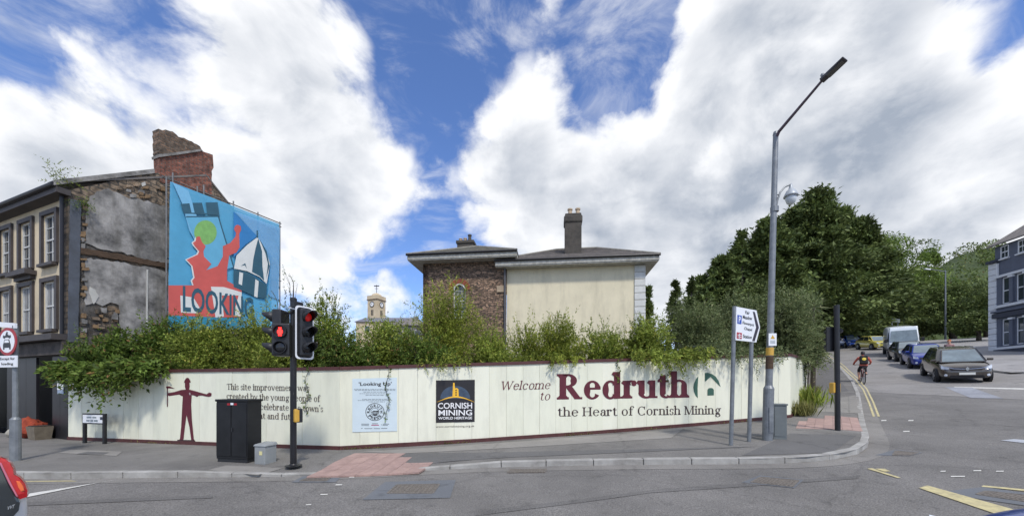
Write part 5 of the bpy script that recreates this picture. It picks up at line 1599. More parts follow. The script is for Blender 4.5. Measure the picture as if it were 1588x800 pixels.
MB().box(Vector((b.x + .125, b.y + .0, zb_)), (.03, .055, .14), (.8, -.6, 0), (.6, .8, 0)).build('button_front', M_BLACK2, pb, bevel=.015)

# ---- right signal seen from behind
b = pole(1299, 667); d = b.y; S = d / F
sig2 = thing('traffic_signal', 'dark traffic signal seen from behind at the hill crossing', 'traffic light', tuple(b))
ztop = b.z + (667 - 473) * S
lean = Vector((-.03, 0, 0))
MB().tube([b - Z * .02, Vector((b.x, b.y, ztop)) + lean], .062, 14).build('pole', M_BLACK, sig2)
zc = EYE + (HZ - 525) * S
n2 = Vector((.25, .97, 0)).normalized()
signal_head(sig2, Vector((b.x - .0, b.y, zc)) + n2 * .3, n2, 3, None, .22, w=.12, step=.2, r=.075)
MB().box(Vector((b.x - .07, b.y + .1, zc)), (.13, .02, .33), (1, -.2, 0), (.2, 1, 0)).build('backing_board', M_BLACK, sig2)
MB().tube([Vector((b.x + .06, b.y, zc + .22)), Vector((b.x + .16, b.y + .1, zc + .22))], .06, 10).build('side_visor', M_BLACK, sig2)
zb_ = EYE + (HZ - 601) * S
pb = MB().box(Vector((b.x - .1, b.y + .04, zb_)), (.055, .06, .14), (.9, .4, 0), (-.4, .9, 0)).build('push_button_box', M_YBOX, sig2, bevel=.02)
MB().box(Vector((b.x + .075, b.y + .07, zb_)), (.03, .05, .13), (.9, .4, 0), (-.4, .9, 0)).build('push_button_box', M_YBOX, sig2, bevel=.02)

# ---- black cabinet
fl, fr = P(335.5, 715.5), P(383.5, 717.5)
ux = Vector((fr.x - fl.x, fr.y - fl.y, 0)); cw_ = ux.length; ux.normalize(); uy = Vector((-ux.y, ux.x, 0))
Hc = (716 - 619.5) * fl.y / F
cc_ = (fl + fr) / 2
cab = thing('telecom_cabinet', 'tall black street cabinet standing before the lettered hoarding', 'cabinet', (cc_.x, cc_.y, cc_.z))
M_CAB = mat('cabinet_black', (.011, .0115, .013, 1), .5, var=.35, scale=3, spec=.4)
dp = .36
MB().box(cc_ + uy * dp / 2 + Z * (Hc / 2 + .02), (cw_ / 2, dp / 2, Hc / 2 - .05), ux, uy).build('body', M_CAB, cab, bevel=.01)
MB().box(cc_ + uy * dp / 2 + Z * (Hc - .02), (cw_ / 2 + .02, dp / 2 + .02, .025), ux, uy).build('lid', M_CAB, cab, bevel=.012)
MB().box(cc_ + uy * dp / 2 + Z * .03, (cw_ / 2 - .015, dp / 2 - .015, .05), ux, uy).build('plinth', M_BLACK2, cab)
for s in (-1, 1):
    dr = MB().box(cc_ + ux * s * cw_ / 4 - uy * .006 + Z * (Hc / 2 + .03), (cw_ / 4 - .012, .008, Hc / 2 - .1), ux, uy).build('door', M_CAB, cab, bevel=.006)
MB().box(cc_ + ux * .03 - uy * .02 + Z * (Hc * .52), (.012, .012, .04), ux, uy).build('lock', M_BLACK2, dr)
for k, m_ in enumerate((M_SIGNRED, M_SIGNW, M_SIGNRED)):
    MB().box(cc_ + ux * (-.06 + .085 * k) - uy * .017 + Z * (Hc - .1 + .008 * (k % 2)), (.035, .002, .022), ux, uy).build('sticker', m_, cab)
# ---- small grey pillar
fl, fr = P(394.5, 718), P(411, 719)
ux = Vector((fr.x - fl.x, fr.y - fl.y, 0)); w2 = ux.length; ux.normalize(); uy = Vector((-ux.y, ux.x, 0)); c2 = (fl + fr) / 2
sp_ = thing('service_box', 'small grey metal service box beside the black cabinet', 'utility box', tuple(c2))
M_GREYBOX = mat('box_grey', rgb(146, 150, 150), .5, var=.1, scale=5, grime=.2)
MB().box(c2 + uy * .14 + Z * .17, (w2 / 2, .14, .19), ux, uy).build('body', M_GREYBOX, sp_, bevel=.01)
MB().hexa([c2 + ux * a * (w2 / 2 + .02) + uy * q + Z * .362 for a, q in ((-1, -.02), (1, -.02), (1, .3), (-1, .3))], [c2 + ux * a * (w2 / 2 + .0) + uy * q + Z * zz for a, q, zz in ((-1, 0, .40), (1, 0, .40), (1, .28, .43), (-1, .28, .43))]).build('lid', M_GREYBOX, sp_, bevel=.008)
MB().box(c2 + ux * .03 - uy * .004 + Z * .22, (.035, .003, .04), ux, uy).build('sticker', mat('sticker_yellow', rgb(214, 206, 150), .5, .1), sp_)
# ---- street name plate
fl, fr = P(139, 685.6), P(169.5, 686.8)
fl = fl - Vector((0, .12, 0)); fr = fr - Vector((0, .12, 0))
ux = (fr - fl); wn_ = Vector((ux.x, ux.y, 0)).length; ux = Vector((ux.x, ux.y, 0)).normalized(); uy = Vector((-ux.y, ux.x, 0))
stn = thing('street_nameplate', 'white street nameplate on two low black legs before the hoarding', 'street sign', tuple((fl + fr) / 2))
hs = 45 * fl.y / F
for p in (fl, fr): MB().box(p + Z * hs / 2, (.04, .03, hs / 2), ux, uy).build('leg', M_BLACK, stn)
m_ = (fl + fr) / 2
MB().box(m_ + Z * (hs - .13) - uy * .0, (wn_ / 2 + .05, .026, .15), ux, uy).build('backing', M_BLACK, stn)
pl = MB().box(m_ + Z * (hs - .13) - uy * .035 - ux * .02, (wn_ / 2 - .01, .005, .115), ux, uy).build('plate', M_SIGNW, stn)
for k, (a, w_) in enumerate(((-.14, .09), (.06, .07))): MB().box(m_ + Z * (hs - .09) - uy * .043 + ux * a, (w_, .001, .02), ux, uy).build('worn_print', M_SMALL, pl)
for k, (a, w_) in enumerate(((-.18, .06), (-.04, .05), (.11, .07))): MB().box(m_ + Z * (hs - .18) - uy * .043 + ux * a, (w_, .001, .025), ux, uy).build('worn_print', M_SMALL, pl)
MB().box(m_ + Z * (hs - .11) - uy * .043 + ux * (wn_ / 2 - .06), (.04, .001, .04), ux, uy).build('crest', M_GREYD, pl)
# ---- left sign on a post
b = pole(24, 714); S = b.y / F
lsp = thing('vehicle_ban_sign', 'round red-rimmed no vehicles sign on a grey post, left edge', 'traffic sign', tuple(b))
zt = EYE + (HZ - 505) * S
MB().tube([b - Z * .02, b + Z * ((714 - 650) * S)], .085, 14).build('post_sleeve', M_GALV, lsp)
MB().lathe(b + Z * ((714 - 650) * S), [(.085, 0), (.05, .05)], 14).build('sleeve_taper', M_GALV, lsp)
MB().tube([b + Z * ((714 - 652) * S), Vector((b.x, b.y, zt))], .045, 12).build('post', M_GALV, lsp)
sn = Vector((-.225, -.974, 0)); su = Vector((.974, -.225, 0))
scn = Vector((b.x, b.y, EYE + (HZ - 530) * S)) + sn * .07 - su * .08
R_ = .3
dsk = MB().lathe(scn, [(R_, 0), (R_, .012)], 32, sn).build('disc', M_SIGNRED, lsp)
MB().lathe(scn + sn * .0125, [(R_ * .8, 0), (R_ * .8, .002)], 32, sn).build('disc_field', M_SIGNW, dsk)
def sgn_poly(name, pts, m, parent, off=.017): return MB().prism([scn + su * a + Z * c_ + sn * off for a, c_ in pts], sn * .002).build(name, m, parent)
sgn_poly('car_symbol', [(-.12, -.17), (-.12, -.06), (-.1, -.03), (-.075, .045), (.075, .045), (.1, -.03), (.12, -.06), (.12, -.17), (.08, -.17), (.08, -.13), (-.08, -.13), (-.08, -.17)], M_SIGNBLK, dsk)
sgn_poly('car_window', [(-.075, -.025), (-.058, .03), (.058, .03), (.075, -.025)], M_SIGNW, dsk, .0195)
sgn_poly('motorcycle_symbol', [(-.13, .09), (-.11, .14), (-.05, .12), (-.03, .17), (.0, .215), (.03, .2), (.02, .16), (.07, .13), (.12, .14), (.13, .09), (.08, .065), (.04, .09), (-.04, .09), (-.08, .065)], M_SIGNBLK, dsk)
pc = Vector((b.x, b.y, EYE + (HZ - 560.5) * S)) + sn * .07 - su * .08
ep = MB().box(pc, (.3, .008, .125), su, sn).build('text_plate', M_SIGNW, lsp)
for body, zz, hw in (('Except for', .015, .24), ('loading', -.095, .19)):
    sans(body, [pc + su * s * hw + Z * (zz + t) + sn * .012 for s, t in ((-1, 0), (1, 0), (1, .075), (-1, .075))], sn, 'lettering', M_SIGNBLK, ep, off=.001, bold=.01)
ac = Vector((b.x, b.y, EYE + (HZ - 505.5) * S))
MB().box(ac - su * .42 + sn * .02 + Z * .045, (.48, .02, .055), (su - Z * .09).normalized(), sn).build('upper_plate', M_SIGNW, lsp)
# ---- rubbish in the doorway
rb = fp(1.75, 0, .22); rb.z = float(zg(rb.x, rb.y))
bag = MB()
rj = random.Random(5)
bl = bmesh.new(); bmesh.ops.create_icosphere(bl, subdivisions=3, radius=.36)
for v in bl.verts:
    n_ = v.co.normalized(); k_ = 1 + .3 * math.sin(n_.x * 7 + n_.y * 3) * math.cos(n_.z * 6 + n_.x * 4) + .12 * math.sin(n_.y * 13 + n_.z * 9)
    v.co = Vector((v.co.x * 1.5 * k_, v.co.y * .8 * k_, max(-.27, v.co.z * .9 * k_) + .27))
me = bpy.data.meshes.new('blanket_heap'); bl.to_mesh(me); bl.free(); me.materials.append(mat('orange_cloth', rgb(178, 78, 44), .9, col2=rgb(96, 34, 30), scale=4, bump=.5, bscale=8))
for p_ in me.polygons: p_.use_smooth = True
o = bpy.data.objects.new('blanket_heap', me); COL.objects.link(o); o.location = rb; o.rotation_euler = (0, 0, 2.8)
tag(o, 'heap of crumpled orange cloth in the dark shop doorway', 'cloth')
pb_ = fp(.95, 0, .28); pb_.z = float(zg(pb_.x, pb_.y))
pt_ = thing('planter', 'stone planter trough standing by the shop doorway', 'planter', tuple(pb_))
MB().hexa([pb_ + Uf * a * .22 + BN * q * .16 for a, q in ((-1, 1), (1, 1), (1, -1), (-1, -1))], [pb_ + Uf * a * .27 + BN * q * .2 + Z * .4 for a, q in ((-1, 1), (1, 1), (1, -1), (-1, -1))]).build('trough', mat('planter_stone', rgb(116, 106, 90), .9, .25, 6, bump=.4), pt_)
MB().box(pb_ + Z * .4, (.24, .17, .02), Uf, BN).build('soil', mat('soil', rgb(52, 42, 34), 1, .3, 12), pt_)
sk_ = fp(2.5, 0, .25); sk_.z = float(zg(sk_.x, sk_.y))
o = MB().lathe(sk_, [(.05, 0), (.24, .04), (.27, .14), (.2, .25), (.07, .31), (.09, .36)], 12).build('rubbish_sack', mat('sack_pale', rgb(170, 164, 150), .7, .2, 4, bump=.5, bscale=9), smooth=True)
tag(o, 'pale knotted rubbish sack beside the orange cloth heap', 'sack')
# ---- direction sign on two posts
pL, pR = P(1133.5, 690), P(1161.5, 684.5)
e = Vector((.88, .47, 0)).normalized(); sn2 = Vector((e.y, -e.x, 0))
dsg = thing('direction_sign', 'white arrow-shaped direction sign with parking and station symbols on two posts', 'direction sign', tuple((pL + pR) / 2))
topL_ = AT(1139, 475, pL.y); topR_ = AT(1166, 505, pR.y)
MB().tube([pL - Z * .03, topL_], .045, 12).build('post', M_GALV, dsg)
MB().tube([pR - Z * .03, topR_], .045, 12).build('post', M_GALV, dsg)
p0 = AT(1140.5, 503, pL.y - .07)
def sx(px_, py_): return onplane(px_, py_, p0, sn2)
cs = lambda a, b_: (1130 + a / 11.43, 470 + b_ / 11.43)
def spoly(name, pts, m, parent, off): return MB().prism([sx(*cs(a, b_)) + sn2 * off for a, b_ in pts], sn2 * .003).build(name, m, parent)
plate = MB().prism([sx(*cs(a, b_)) - sn2 * .012 for a, b_ in ((138, 62), (492, 128), (556, 430), (488, 694), (122, 652))], sn2 * .014).build('sign_plate', M_SIGNW, dsg)
M_BROWNBLK = mat('sign_chevron', rgb(52, 44, 54), .4, .1)
spoly('chevron', [(425, 148), (460, 156), (532, 430), (458, 675), (414, 668), (484, 428)], M_BROWNBLK, plate, .003)
M_PBLUE = mat('sign_blue', rgb(36, 74, 168), .4, .06); M_RAIL = mat('sign_rail_red', rgb(168, 36, 46), .4, .06)
spoly('parking_square', [(152, 206), (230, 222), (222, 372), (150, 362)], M_PBLUE, plate, .003)
spoly('station_square', [(142, 512), (232, 528), (228, 634), (138, 622)], M_RAIL, plate, .003)
def stext(body, bl_, br_, tr_, tl_, m=M_SIGNBLK, bold=.008): sans(body, [sx(*cs(*p)) for p in (bl_, br_, tr_, tl_)], sn2, 'lettering', m, plate, off=.008, bold=bold)
stext('P', (172, 345), (206, 350), (210, 238), (176, 232), M_SIGNW, .02)
stext('Fair', (290, 190), (366, 204), (370, 145), (294, 130))
stext('Meadow', (246, 272), (408, 302), (412, 240), (250, 210))
stext('Flowerpot', (242, 384), (440, 424), (446, 360), (246, 318))
stext('Chapel', (270, 482), (408, 510), (412, 446), (274, 418))
stext('Station', (250, 612), (402, 632), (406, 574), (252, 550))
for (a, b_, c_, d_) in ((150, 555, 222, 566), (150, 588, 222, 598)): spoly('rail_symbol', [(a, b_), (c_, d_), (c_, d_ + 9), (a, b_ + 9)], M_SIGNW, plate, .007)
spoly('rail_symbol', [(170, 535), (184, 537), (206, 566), (192, 564)], M_SIGNW, plate, .0072)
spoly('rail_symbol', [(166, 564), (180, 566), (196, 592), (182, 590)], M_SIGNW, plate, .0074)
spoly('rail_symbol', [(192, 600), (206, 602), (184, 622), (172, 620)], M_SIGNW, plate, .0076)
# ---- street lamp
b = pole(1190, 682); S = b.y / F
lamp = thing('street_lamp', 'tall galvanised street lamp with a long arm over the junction', 'street lamp', tuple(b))
zs = b.z + (682 - 602) * S
ct = AT(1203, 208, b.y)
ax_ = (ct - b); ax_n = ax_.normalized()
def along(z): return b + ax_ * ((z - b.z) / ax_.z)
MB().tube([b - Z * .02, along(zs)], .115, 16).build('base_sleeve', M_GALV, lamp)
MB().tube([along(zs), along(zs + .08)], [.115, .075], 16, caps=False).build('shoulder', M_GALV, lamp)
MB().tube([along(zs + .05), along(zs + 2), ct], [.078, .072, .058], 16).build('column', M_GALV, lamp)
MB().tube([ct - Z * .02, ct + Z * .05], [.064, .05], 14).build('column_cap', M_GALV, lamp)
M_ARM = mat('lamp_arm', rgb(96, 84, 96), .5, var=.1, metal=.3)
ae = AT(1276, 124, b.y - 1.28)
MB().tube([ct - Z * .12, ct.lerp(ae, .08) - Z * .03, ae], [.036, .036, .026], 10).build('arm', M_ARM, lamp)
M_HEAD = mat('lamp_head', rgb(58, 54, 56), .45, var=.15)
he = AT(1311, 91, b.y - 1.62)
hd_ = (he - ae).normalized(); hs_ = hd_.cross(Z).normalized(); hu_ = hs_.cross(hd_)
hd0 = ae - hd_ * .03
lh = MB().hexa([hd0 - hs_ * .07 - hu_ * .03, hd0 + hs_ * .07 - hu_ * .03, he + hs_ * .1 - hu_ * .02, he - hs_ * .1 - hu_ * .02], [hd0 - hs_ * .05 + hu_ * .05, hd0 + hs_ * .05 + hu_ * .05, he + hs_ * .09 + hu_ * .02, he - hs_ * .09 + hu_ * .02]).build('lamp_head', M_HEAD, lamp, bevel=.015)
MB().box(hd0.lerp(he, .58) - hu_ * .031, ((he - hd0).length * .32, .07, .006), hd_, hs_, hu_).build('led_panel', mat('led_dark', rgb(84, 82, 76), .25, .2), lh)
MB().lathe(hd0 + hd_ * .06 + hu_ * .05, [(.035, 0), (.035, .06), (.02, .08)], 10, hu_).build('photocell', M_GALV, lh)
# heritage lantern on a swan-neck bracket
zl = EYE + (HZ - 325) * S
c0 = along(zl)
pts = [c0 + Vector((.05, 0, 0)), c0 + Vector((.09, 0, .22)), c0 + Vector((.16, 0, .42)), c0 + Vector((.27, 0, .55)), c0 + Vector((.4, 0, .61))]
bk_ = MB().tube(pts, .022, 8).build('swan_neck', M_GALV, lamp)
MB().tube([c0 - Z * .06 + Vector((.02, 0, 0)), c0 + Z * .06 + Vector((.02, 0, 0))], .09, 12).build('clamp', M_GALV, bk_)
MB().tube([c0 - Z * .02 + Vector((-.02, 0, .35)), c0 + Vector((.16, 0, .38))], .016, 6).build('stay', M_GALV, bk_)
lc = c0 + Vector((.42, 0, .6))
M_LANT = mat('lantern_grey', rgb(170, 176, 180), .4, var=.08, metal=.1)
lt = MB().lathe(lc, [(.02, .03), (.035, -.02), (.05, -.1), (.1, -.15), (.145, -.25), (.155, -.285), (.12, -.29)], 18).build('lantern_hood', M_LANT, lamp, smooth=True)
MB().lathe(lc, [(.118, -.29), (.115, -.36), (.085, -.44), (.03, -.48)], 16).build('lantern_bowl', mat('lantern_glass', rgb(206, 212, 214), .2, .05), lt, smooth=True)
# plates on the column
wp = along(EYE + (HZ - 527) * S) + Vector((-.0, -.085, 0))
pw = MB().box(wp, (.095, .004, .15)).build('warning_plate', M_SIGNW, lamp)
MB().prism([wp + Vector((a, -.006, c_)) for a, c_ in ((-.055, .02), (.055, .02), (0, .11))], Vector((0, -.002, 0))).build('warning_triangle', M_YBOX, pw)
for k in range(3): MB().box(wp + Vector((0, -.006, -.03 - .03 * k)), (.06, .001, .006)).build('print_line', M_SMALL, pw)
MB().tube([along(EYE + (HZ - 551) * S), along(EYE + (HZ - 539) * S)], .082, 14).build('yellow_band', M_YBOX, lamp)
MB().tube([along(EYE + (HZ - 572) * S), along(EYE + (HZ - 552) * S)], .081, 14).build('brown_band', M_TIMB, lamp)
MB().box(along(b.z + .5) + Vector((0, -.112, 0)), (.05, .012, .3)).build('access_door', M_GALV, lamp)
# ---- feeder pillar
fl, fr = P(1198, 680.5), P(1211, 681.5)
c2 = (fl + fr) / 2; w2 = .30 / 2
ux = Vector((.93, -.37, 0)).normalized(); uy = Vector((-ux.y, ux.x, 0))
fpil = thing('feeder_pillar', 'grey steel feeder pillar standing behind the street lamp', 'utility box', tuple(c2))
hp_ = (681 - 625) * c2.y / F
M_FEED = mat('feeder_grey', rgb(110, 116, 116), .55, var=.12, scale=4, grime=.15)
c2 = c2 + uy * .14 + ux * .07
MB().box(c2 + Z * (hp_ / 2 - .03), (.14, .14, hp_ / 2 - .02), ux, uy).build('body', M_FEED, fpil, bevel=.008)
MB().box(c2 + Z * (hp_ - .03), (.16, .16, .02), ux, uy).build('lid', M_FEED, fpil, bevel=.008)
MB().box(c2 - uy * .144 + Z * (hp_ / 2), (.115, .005, hp_ / 2 - .08), ux, uy).build('door', M_FEED, fpil)
# ---- far street lamp and small sign among the trees
fb_ = AT(1466, 455, 50)
fl_ = thing('street_lamp', 'distant grey street lamp rising from the dark trees', 'street lamp', (fb_.x, fb_.y, float(zg(fb_.x, fb_.y))))
MB().tube([Vector((fb_.x, fb_.y, float(zg(fb_.x, fb_.y)) - .2)), AT(1466, 419, 50)], [.11, .07], 10).build('column', M_GALV, fl_)
MB().tube([AT(1466, 421, 50), AT(1440, 417, 50)], .05, 8).build('arm', M_GALV, fl_)
MB().box(AT(1438, 417.5, 50), (.35, .12, .07), (1, 0, -.12)).build('lamp_head', M_SIGNW, fl_)
sb_ = AT(1389, 497, 44)
zs_ = float(zg(sb_.x, sb_.y))
fs_ = thing('roadside_sign', 'pale rectangular sign standing above the white van', 'road sign', (sb_.x, sb_.y, zs_))
MB().box(sb_, (.75, .03, .2), (.95, .3, 0), (-.3, .95, 0)).build('sign_plate', M_GALV, fs_)
for s in (-.5, .5): MB().tube([Vector((sb_.x + s, sb_.y + .1 + s * .3, zs_ - .1)), Vector((sb_.x + s, sb_.y + .1 + s * .3, sb_.z + .15))], .05, 8).build('post', M_GALV, fs_)
# ================================================================== vehicles
M_TYRE = mat('tyre', (.012, .012, .012, 1), .85, .2, 8)
M_RIM = mat('alloy_rim', rgb(150, 152, 156), .35, .1, 6, metal=.7)
M_CGLASS = mat('car_glass', (.02, .026, .03, 1), .05, var=.2, spec=1.0)
M_WSCREEN = mat('windscreen', (.17, .21, .22, 1), .05, var=.3, scale=1.5, spec=1.0)  # reflected sky is put into the pale base colour of the glass
M_PLAST = mat('car_plastic', (.016, .016, .018, 1), .6, .2, 6)
M_CHROME = mat('chrome', rgb(200, 202, 206), .18, .05, metal=.9)
M_HEADL = mat('headlight', rgb(206, 212, 220), .12, .15, 12, spec=.9)
M_TAIL = mat('tail_lamp', rgb(190, 22, 30), .15, .15, 10, spec=.8)
M_AMBER = mat('amber_lamp', rgb(230, 110, 60), .2, .1)
M_PLATE = mat('number_plate', rgb(226, 226, 218), .4, .05)
M_PLATEY = mat('number_plate_rear', rgb(226, 190, 70), .4, .05)
def paintm(name, c, metal=.35, rough=.28):
    return mat(name, c, rough, var=.06, scale=2, metal=metal, coat=.7)
def car(label, loc, head, body_m, L=4.2, Wd=1.76, H=1.5, kind='hatch', group='cars queuing down the hill', grille='plain', name='parked_car', pitch=True, glass_front=None, cat='car', bonnet=.98, tail=None, rails=False, fast=False):
    """local frame: +X forward, +Y left"""
    hv = Vector((head[0], head[1], 0)).normalized()
    rz_ = math.atan2(hv.y, hv.x)
    pit = 0.0
    x, y = loc
    if pitch:
        z0 = zr(x - hv.x * 1.3, y - hv.y * 1.3); z1 = zr(x + hv.x * 1.3, y + hv.y * 1.3)
        pit = -math.atan2(z1 - z0, 2.6)
    t = thing(name, label, cat, (x, y, zr(x, y) + .01), group, local=True, rotz=rz_, pitch=pit)
    h2 = Wd / 2
    if kind == 'van':
        prof = [(-.5, .30, .98, H * .97), (-.495, .28, .995, H), (.30, .28, 1.0, H), (.31, .28, 1.0, 1.32), (.40, .28, .98, 1.16), (.47, .29, .94, 1.02), (.495, .32, .84, .9), (.5, .36, .76, .82)]
        belt = 1.3
    else:
        bt = bonnet
        prof = [(-.5, .42, .80, bt - .18), (-.488, .30, .9, bt + .0), (-.45, .24, .97, bt + .08), (-.3, .2, 1.0, bt + .06), (0, .19, 1.0, bt + .02), (.18, .2, 1.0, bt), (.3, .21, .985, bt - .04), (.40, .22, .95, bt - .12), (.46, .24, .88, bt - .22), (.488, .28, .78, bt - .33), (.5, .36, .66, bt - .46)]
    rows = []
    for fx, zb_, wf, zt_ in prof:
        X = fx * L; w = h2 * wf; hh = zt_ - zb_
        sec = [(0, zb_), (w * .82, zb_), (w * .97, zb_ + hh * .12), (w, zb_ + hh * .4), (w * .985, zb_ + hh * .72), (w * .94, zb_ + hh * .93), (w * .84, zt_), (w * .45, zt_ + .025 * (1 if kind != 'van' or fx > .3 else 1)), (0, zt_ + .035)]
        rows.append([(X, a, c_) for a, c_ in reversed(sec)] + [(X, -a, c_) for a, c_ in sec[1:]])
    mb = MB().grid(rows)
    for r_, fl_ in ((rows[0], 0), (rows[-1], 1)):
        mb.add(r_, [tuple(range(len(r_)))])
    body = mb.build('body', body_m, t, smooth=True)
    bm = bmesh.new(); bm.from_mesh(body.data); bmesh.ops.remove_doubles(bm, verts=bm.verts, dist=.001); bmesh.ops.recalc_face_normals(bm, faces=bm.faces); bm.to_mesh(body.data); bm.free()
    ss = body.modifiers.new('sub', 'SUBSURF'); ss.levels = 1; ss.render_levels = 2
    def quadp(nm, q, m, parent, th=.01, out=None):
        q = [Vector(p) for p in q]
        n_ = (q[1] - q[0]).cross(q[3] - q[0]).normalized()
        if out is not None and n_.dot(Vector(out)) < 0: n_ = -n_
        return MB().prism(q, n_ * th).build(nm, m, parent)
    wr = .33 if kind != 'van' else .35
    axf, axr = .5 * L - (.86 if kind != 'van' else .95), -.5 * L + (.72 if kind != 'van' else 1.15)
    if kind != 'van':
        # cabin
        if kind == 'mpv': xs = (.33 * L, .13 * L, -.36 * L, -.475 * L)
        elif kind == 'saloon': xs = (.23 * L, .05 * L, -.22 * L, -.38 * L)
        else: xs = (.26 * L, .07 * L, -.33 * L, -.465 * L)
        zb_ = bonnet + .01; zt_ = H - .03
        wb, wt_ = h2 * .93, h2 * .72
        base = [(xs[0], -wb * .86), (xs[0], wb * .86), (xs[0] - .35, wb), (xs[3] + .3, wb), (xs[3], wb * .86), (xs[3], -wb * .86), (xs[3] + .3, -wb), (xs[0] - .35, -wb)]
        topp = [(xs[1], -wt_ * .86), (xs[1], wt_ * .86), (xs[1] - .3, wt_), (xs[2] + .25, wt_), (xs[2], wt_ * .86), (xs[2], -wt_ * .86), (xs[2] + .25, -wt_), (xs[1] - .3, -wt_)]
        lo = [Vector((a, c_, zb_ - .03)) for a, c_ in base]; hi = [Vector((a, c_, zt_)) for a, c_ in topp]
        hi2 = [Vector((a * .93 + (xs[1] + xs[2]) * .035, c_ * .8, H)) for a, c_ in topp]
        mb = MB(); mb.add(lo + hi + hi2, [(i, (i + 1) % 8, 8 + (i + 1) % 8, 8 + i) for i in range(8)] + [(8 + i, 8 + (i + 1) % 8, 16 + (i + 1) % 8, 16 + i) for i in range(8)] + [tuple(range(16, 24))])
        cab_ = mb.build('roof', body_m, t, smooth=False, bevel=.03)
        def inset(i, j, m0=.08, m1=.08, b0=.06, b1=.1):
            A, B_, C, D_ = lo[i], lo[j], hi[j], hi[i]
            q = [A, B_, C, D_]
            return [bil(q, m0, b0), bil(q, 1 - m1, b0), bil(q, 1 - m1, 1 - b1), bil(q, m0, 1 - b1)]
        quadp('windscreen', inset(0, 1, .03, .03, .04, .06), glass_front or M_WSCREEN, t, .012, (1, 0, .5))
        quadp('rear_window', inset(4, 5, .06, .06, .12, .1), M_CGLASS, t, .012, (-1, 0, .5))
        for a, b_, s in ((2, 3, 1), (6, 7, -1)):
            A, B_ = (lo[a], lo[b_]); C, D_ = hi[b_], hi[a]
            q = [A, B_, C, D_]
            for u0, u1 in ((.03, .47), (.52, .96)):
                quadp('side_window', [bil(q, u0, .1), bil(q, u1, .1), bil(q, u1, .9), bil(q, u0, .9)], M_CGLASS, t, .01, (0, s, .2))
        for a, b_, s in ((1, 2, 1), (7, 0, -1)): quadp('quarter_window', inset(a, b_, .15, .15, .12, .12), M_CGLASS, t, .01, (.4, s, .2))
        for a, b_, s in ((3, 4, 1), (5, 6, -1)): quadp('quarter_window', inset(a, b_, .2, .2, .2, .15), M_CGLASS, t, .01, (-.4, s, .2))
        if rails:
            for s in (1, -1): MB().tube([(xs[1] - .3, s * wt_ * .95, zt_ + .02), (0, s * wt_ * .95, H + .04), (xs[2] + .2, s * wt_ * .95, zt_ + .02)], .018, 6).build('roof_rail', M_CHROME, t)
        bt = bonnet
        # front end
        fx = .5 * L
        quadp('grille', [(fx * .985, -h2 * .52, bt - .34), (fx * .985, h2 * .52, bt - .34), (fx * .965, h2 * .6, bt - .23), (fx * .965, -h2 * .6, bt - .23)], M_PLAST, t, .035, (1, 0, 0))
        quadp('lower_intake', [(fx * .99, -h2 * .62, .27), (fx * .99, h2 * .62, .27), (fx * 1.0, h2 * .56, .42), (fx * 1.0, -h2 * .56, .42)], M_PLAST, t, .03, (1, 0, 0))
        quadp('number_plate', [(fx * 1.0 + .01, -.26, .44), (fx * 1.0 + .01, .26, .44), (fx * 1.0 + .005, .26, .55), (fx * 1.0 + .005, -.26, .55)], M_PLATE, t, .04, (1, 0, 0))
        if grille == 'diamond':
            q = [(fx * .98 + .05, 0, bt - .19), (fx * .98 + .06, .075, bt - .29), (fx * .98 + .07, 0, bt - .39), (fx * .98 + .06, -.075, bt - .29)]
            quadp('badge', q, M_CHROME, t, .02, (1, 0, 0))
            for s in (1, -1): MB().tube([(fx * .98 + .05, s * .08, bt - .3), (fx * .97 + .05, s * h2 * .45, bt - .28), (fx * .955 + .04, s * h2 * .7, bt - .2)], .016, 6).build('grille_bar', M_CHROME, t)
        else:
            MB().lathe((fx * .98 + .03, 0, bt - .28), [(.05, 0), (.05, .015), (.0, .02)], 12, (1, 0, 0)).build('badge', M_CHROME, t)
        for s in (1, -1):
            q = [Vector(p) for p in ((fx * .972, s * h2 * .60, bt - .33), (fx * .9, s * h2 * .86, bt - .30), (fx * .87, s * h2 * .86, bt - .13), (fx * .945, s * h2 * .66, bt - .20))]
            quadp('headlight', q, M_HEADL, t, .03, (.8, s * .5, .2))
            MB().lathe((fx * .965, s * h2 * .72, .42), [(.06, 0), (.06, .05), (.0, .06)], 12, (1, s * .3, 0)).build('fog_lamp', M_HEADL, t)
            tq = [Vector(p) for p in ((-fx * .98, s * h2 * .6, bt - .18), (-fx * .93, s * h2 * .84, bt - .18), (-fx * .91, s * h2 * .83, bt + .05), (-fx * .95, s * h2 * .66, bt + .05))]
            if tail is None: quadp('tail_light', tq, M_TAIL, t, .035, (-.8, s * .6, .1))
            mi = MB().box((xs[0] - .3, s * (h2 + .01), bt + .07), (.06, .1, .06)).build('mirror', body_m if not fast else M_PLAST, t, bevel=.03)
            for xd in (xs[0] - .95, xs[0] - 1.85):
                MB().box((xd, s * (h2 * .995 + .005), bt - .12), (.09, .014, .014)).build('door_handle', body_m, t)
        quadp('bumper_lower', [(-fx * .995, -h2 * .6, .28), (-fx * .995, h2 * .6, .28), (-fx * .998, h2 * .6, .42), (-fx * .998, -h2 * .6, .42)], M_PLAST, t, .02, (-1, 0, 0))
        quadp('number_plate', [(-fx - .005, -.26, .55), (-fx - .005, .26, .55), (-fx - .0, .26, .66), (-fx - .0, -.26, .66)], M_PLATEY, t, .02, (-1, 0, 0))
    else:
        fx = .5 * L
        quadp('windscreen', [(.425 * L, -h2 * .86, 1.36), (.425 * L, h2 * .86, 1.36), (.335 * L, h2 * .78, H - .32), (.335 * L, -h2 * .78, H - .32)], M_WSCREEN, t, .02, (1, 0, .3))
        lo = [Vector((.30 * L, s * h2 * .99, 1.2)) for s in (-1, 1)]
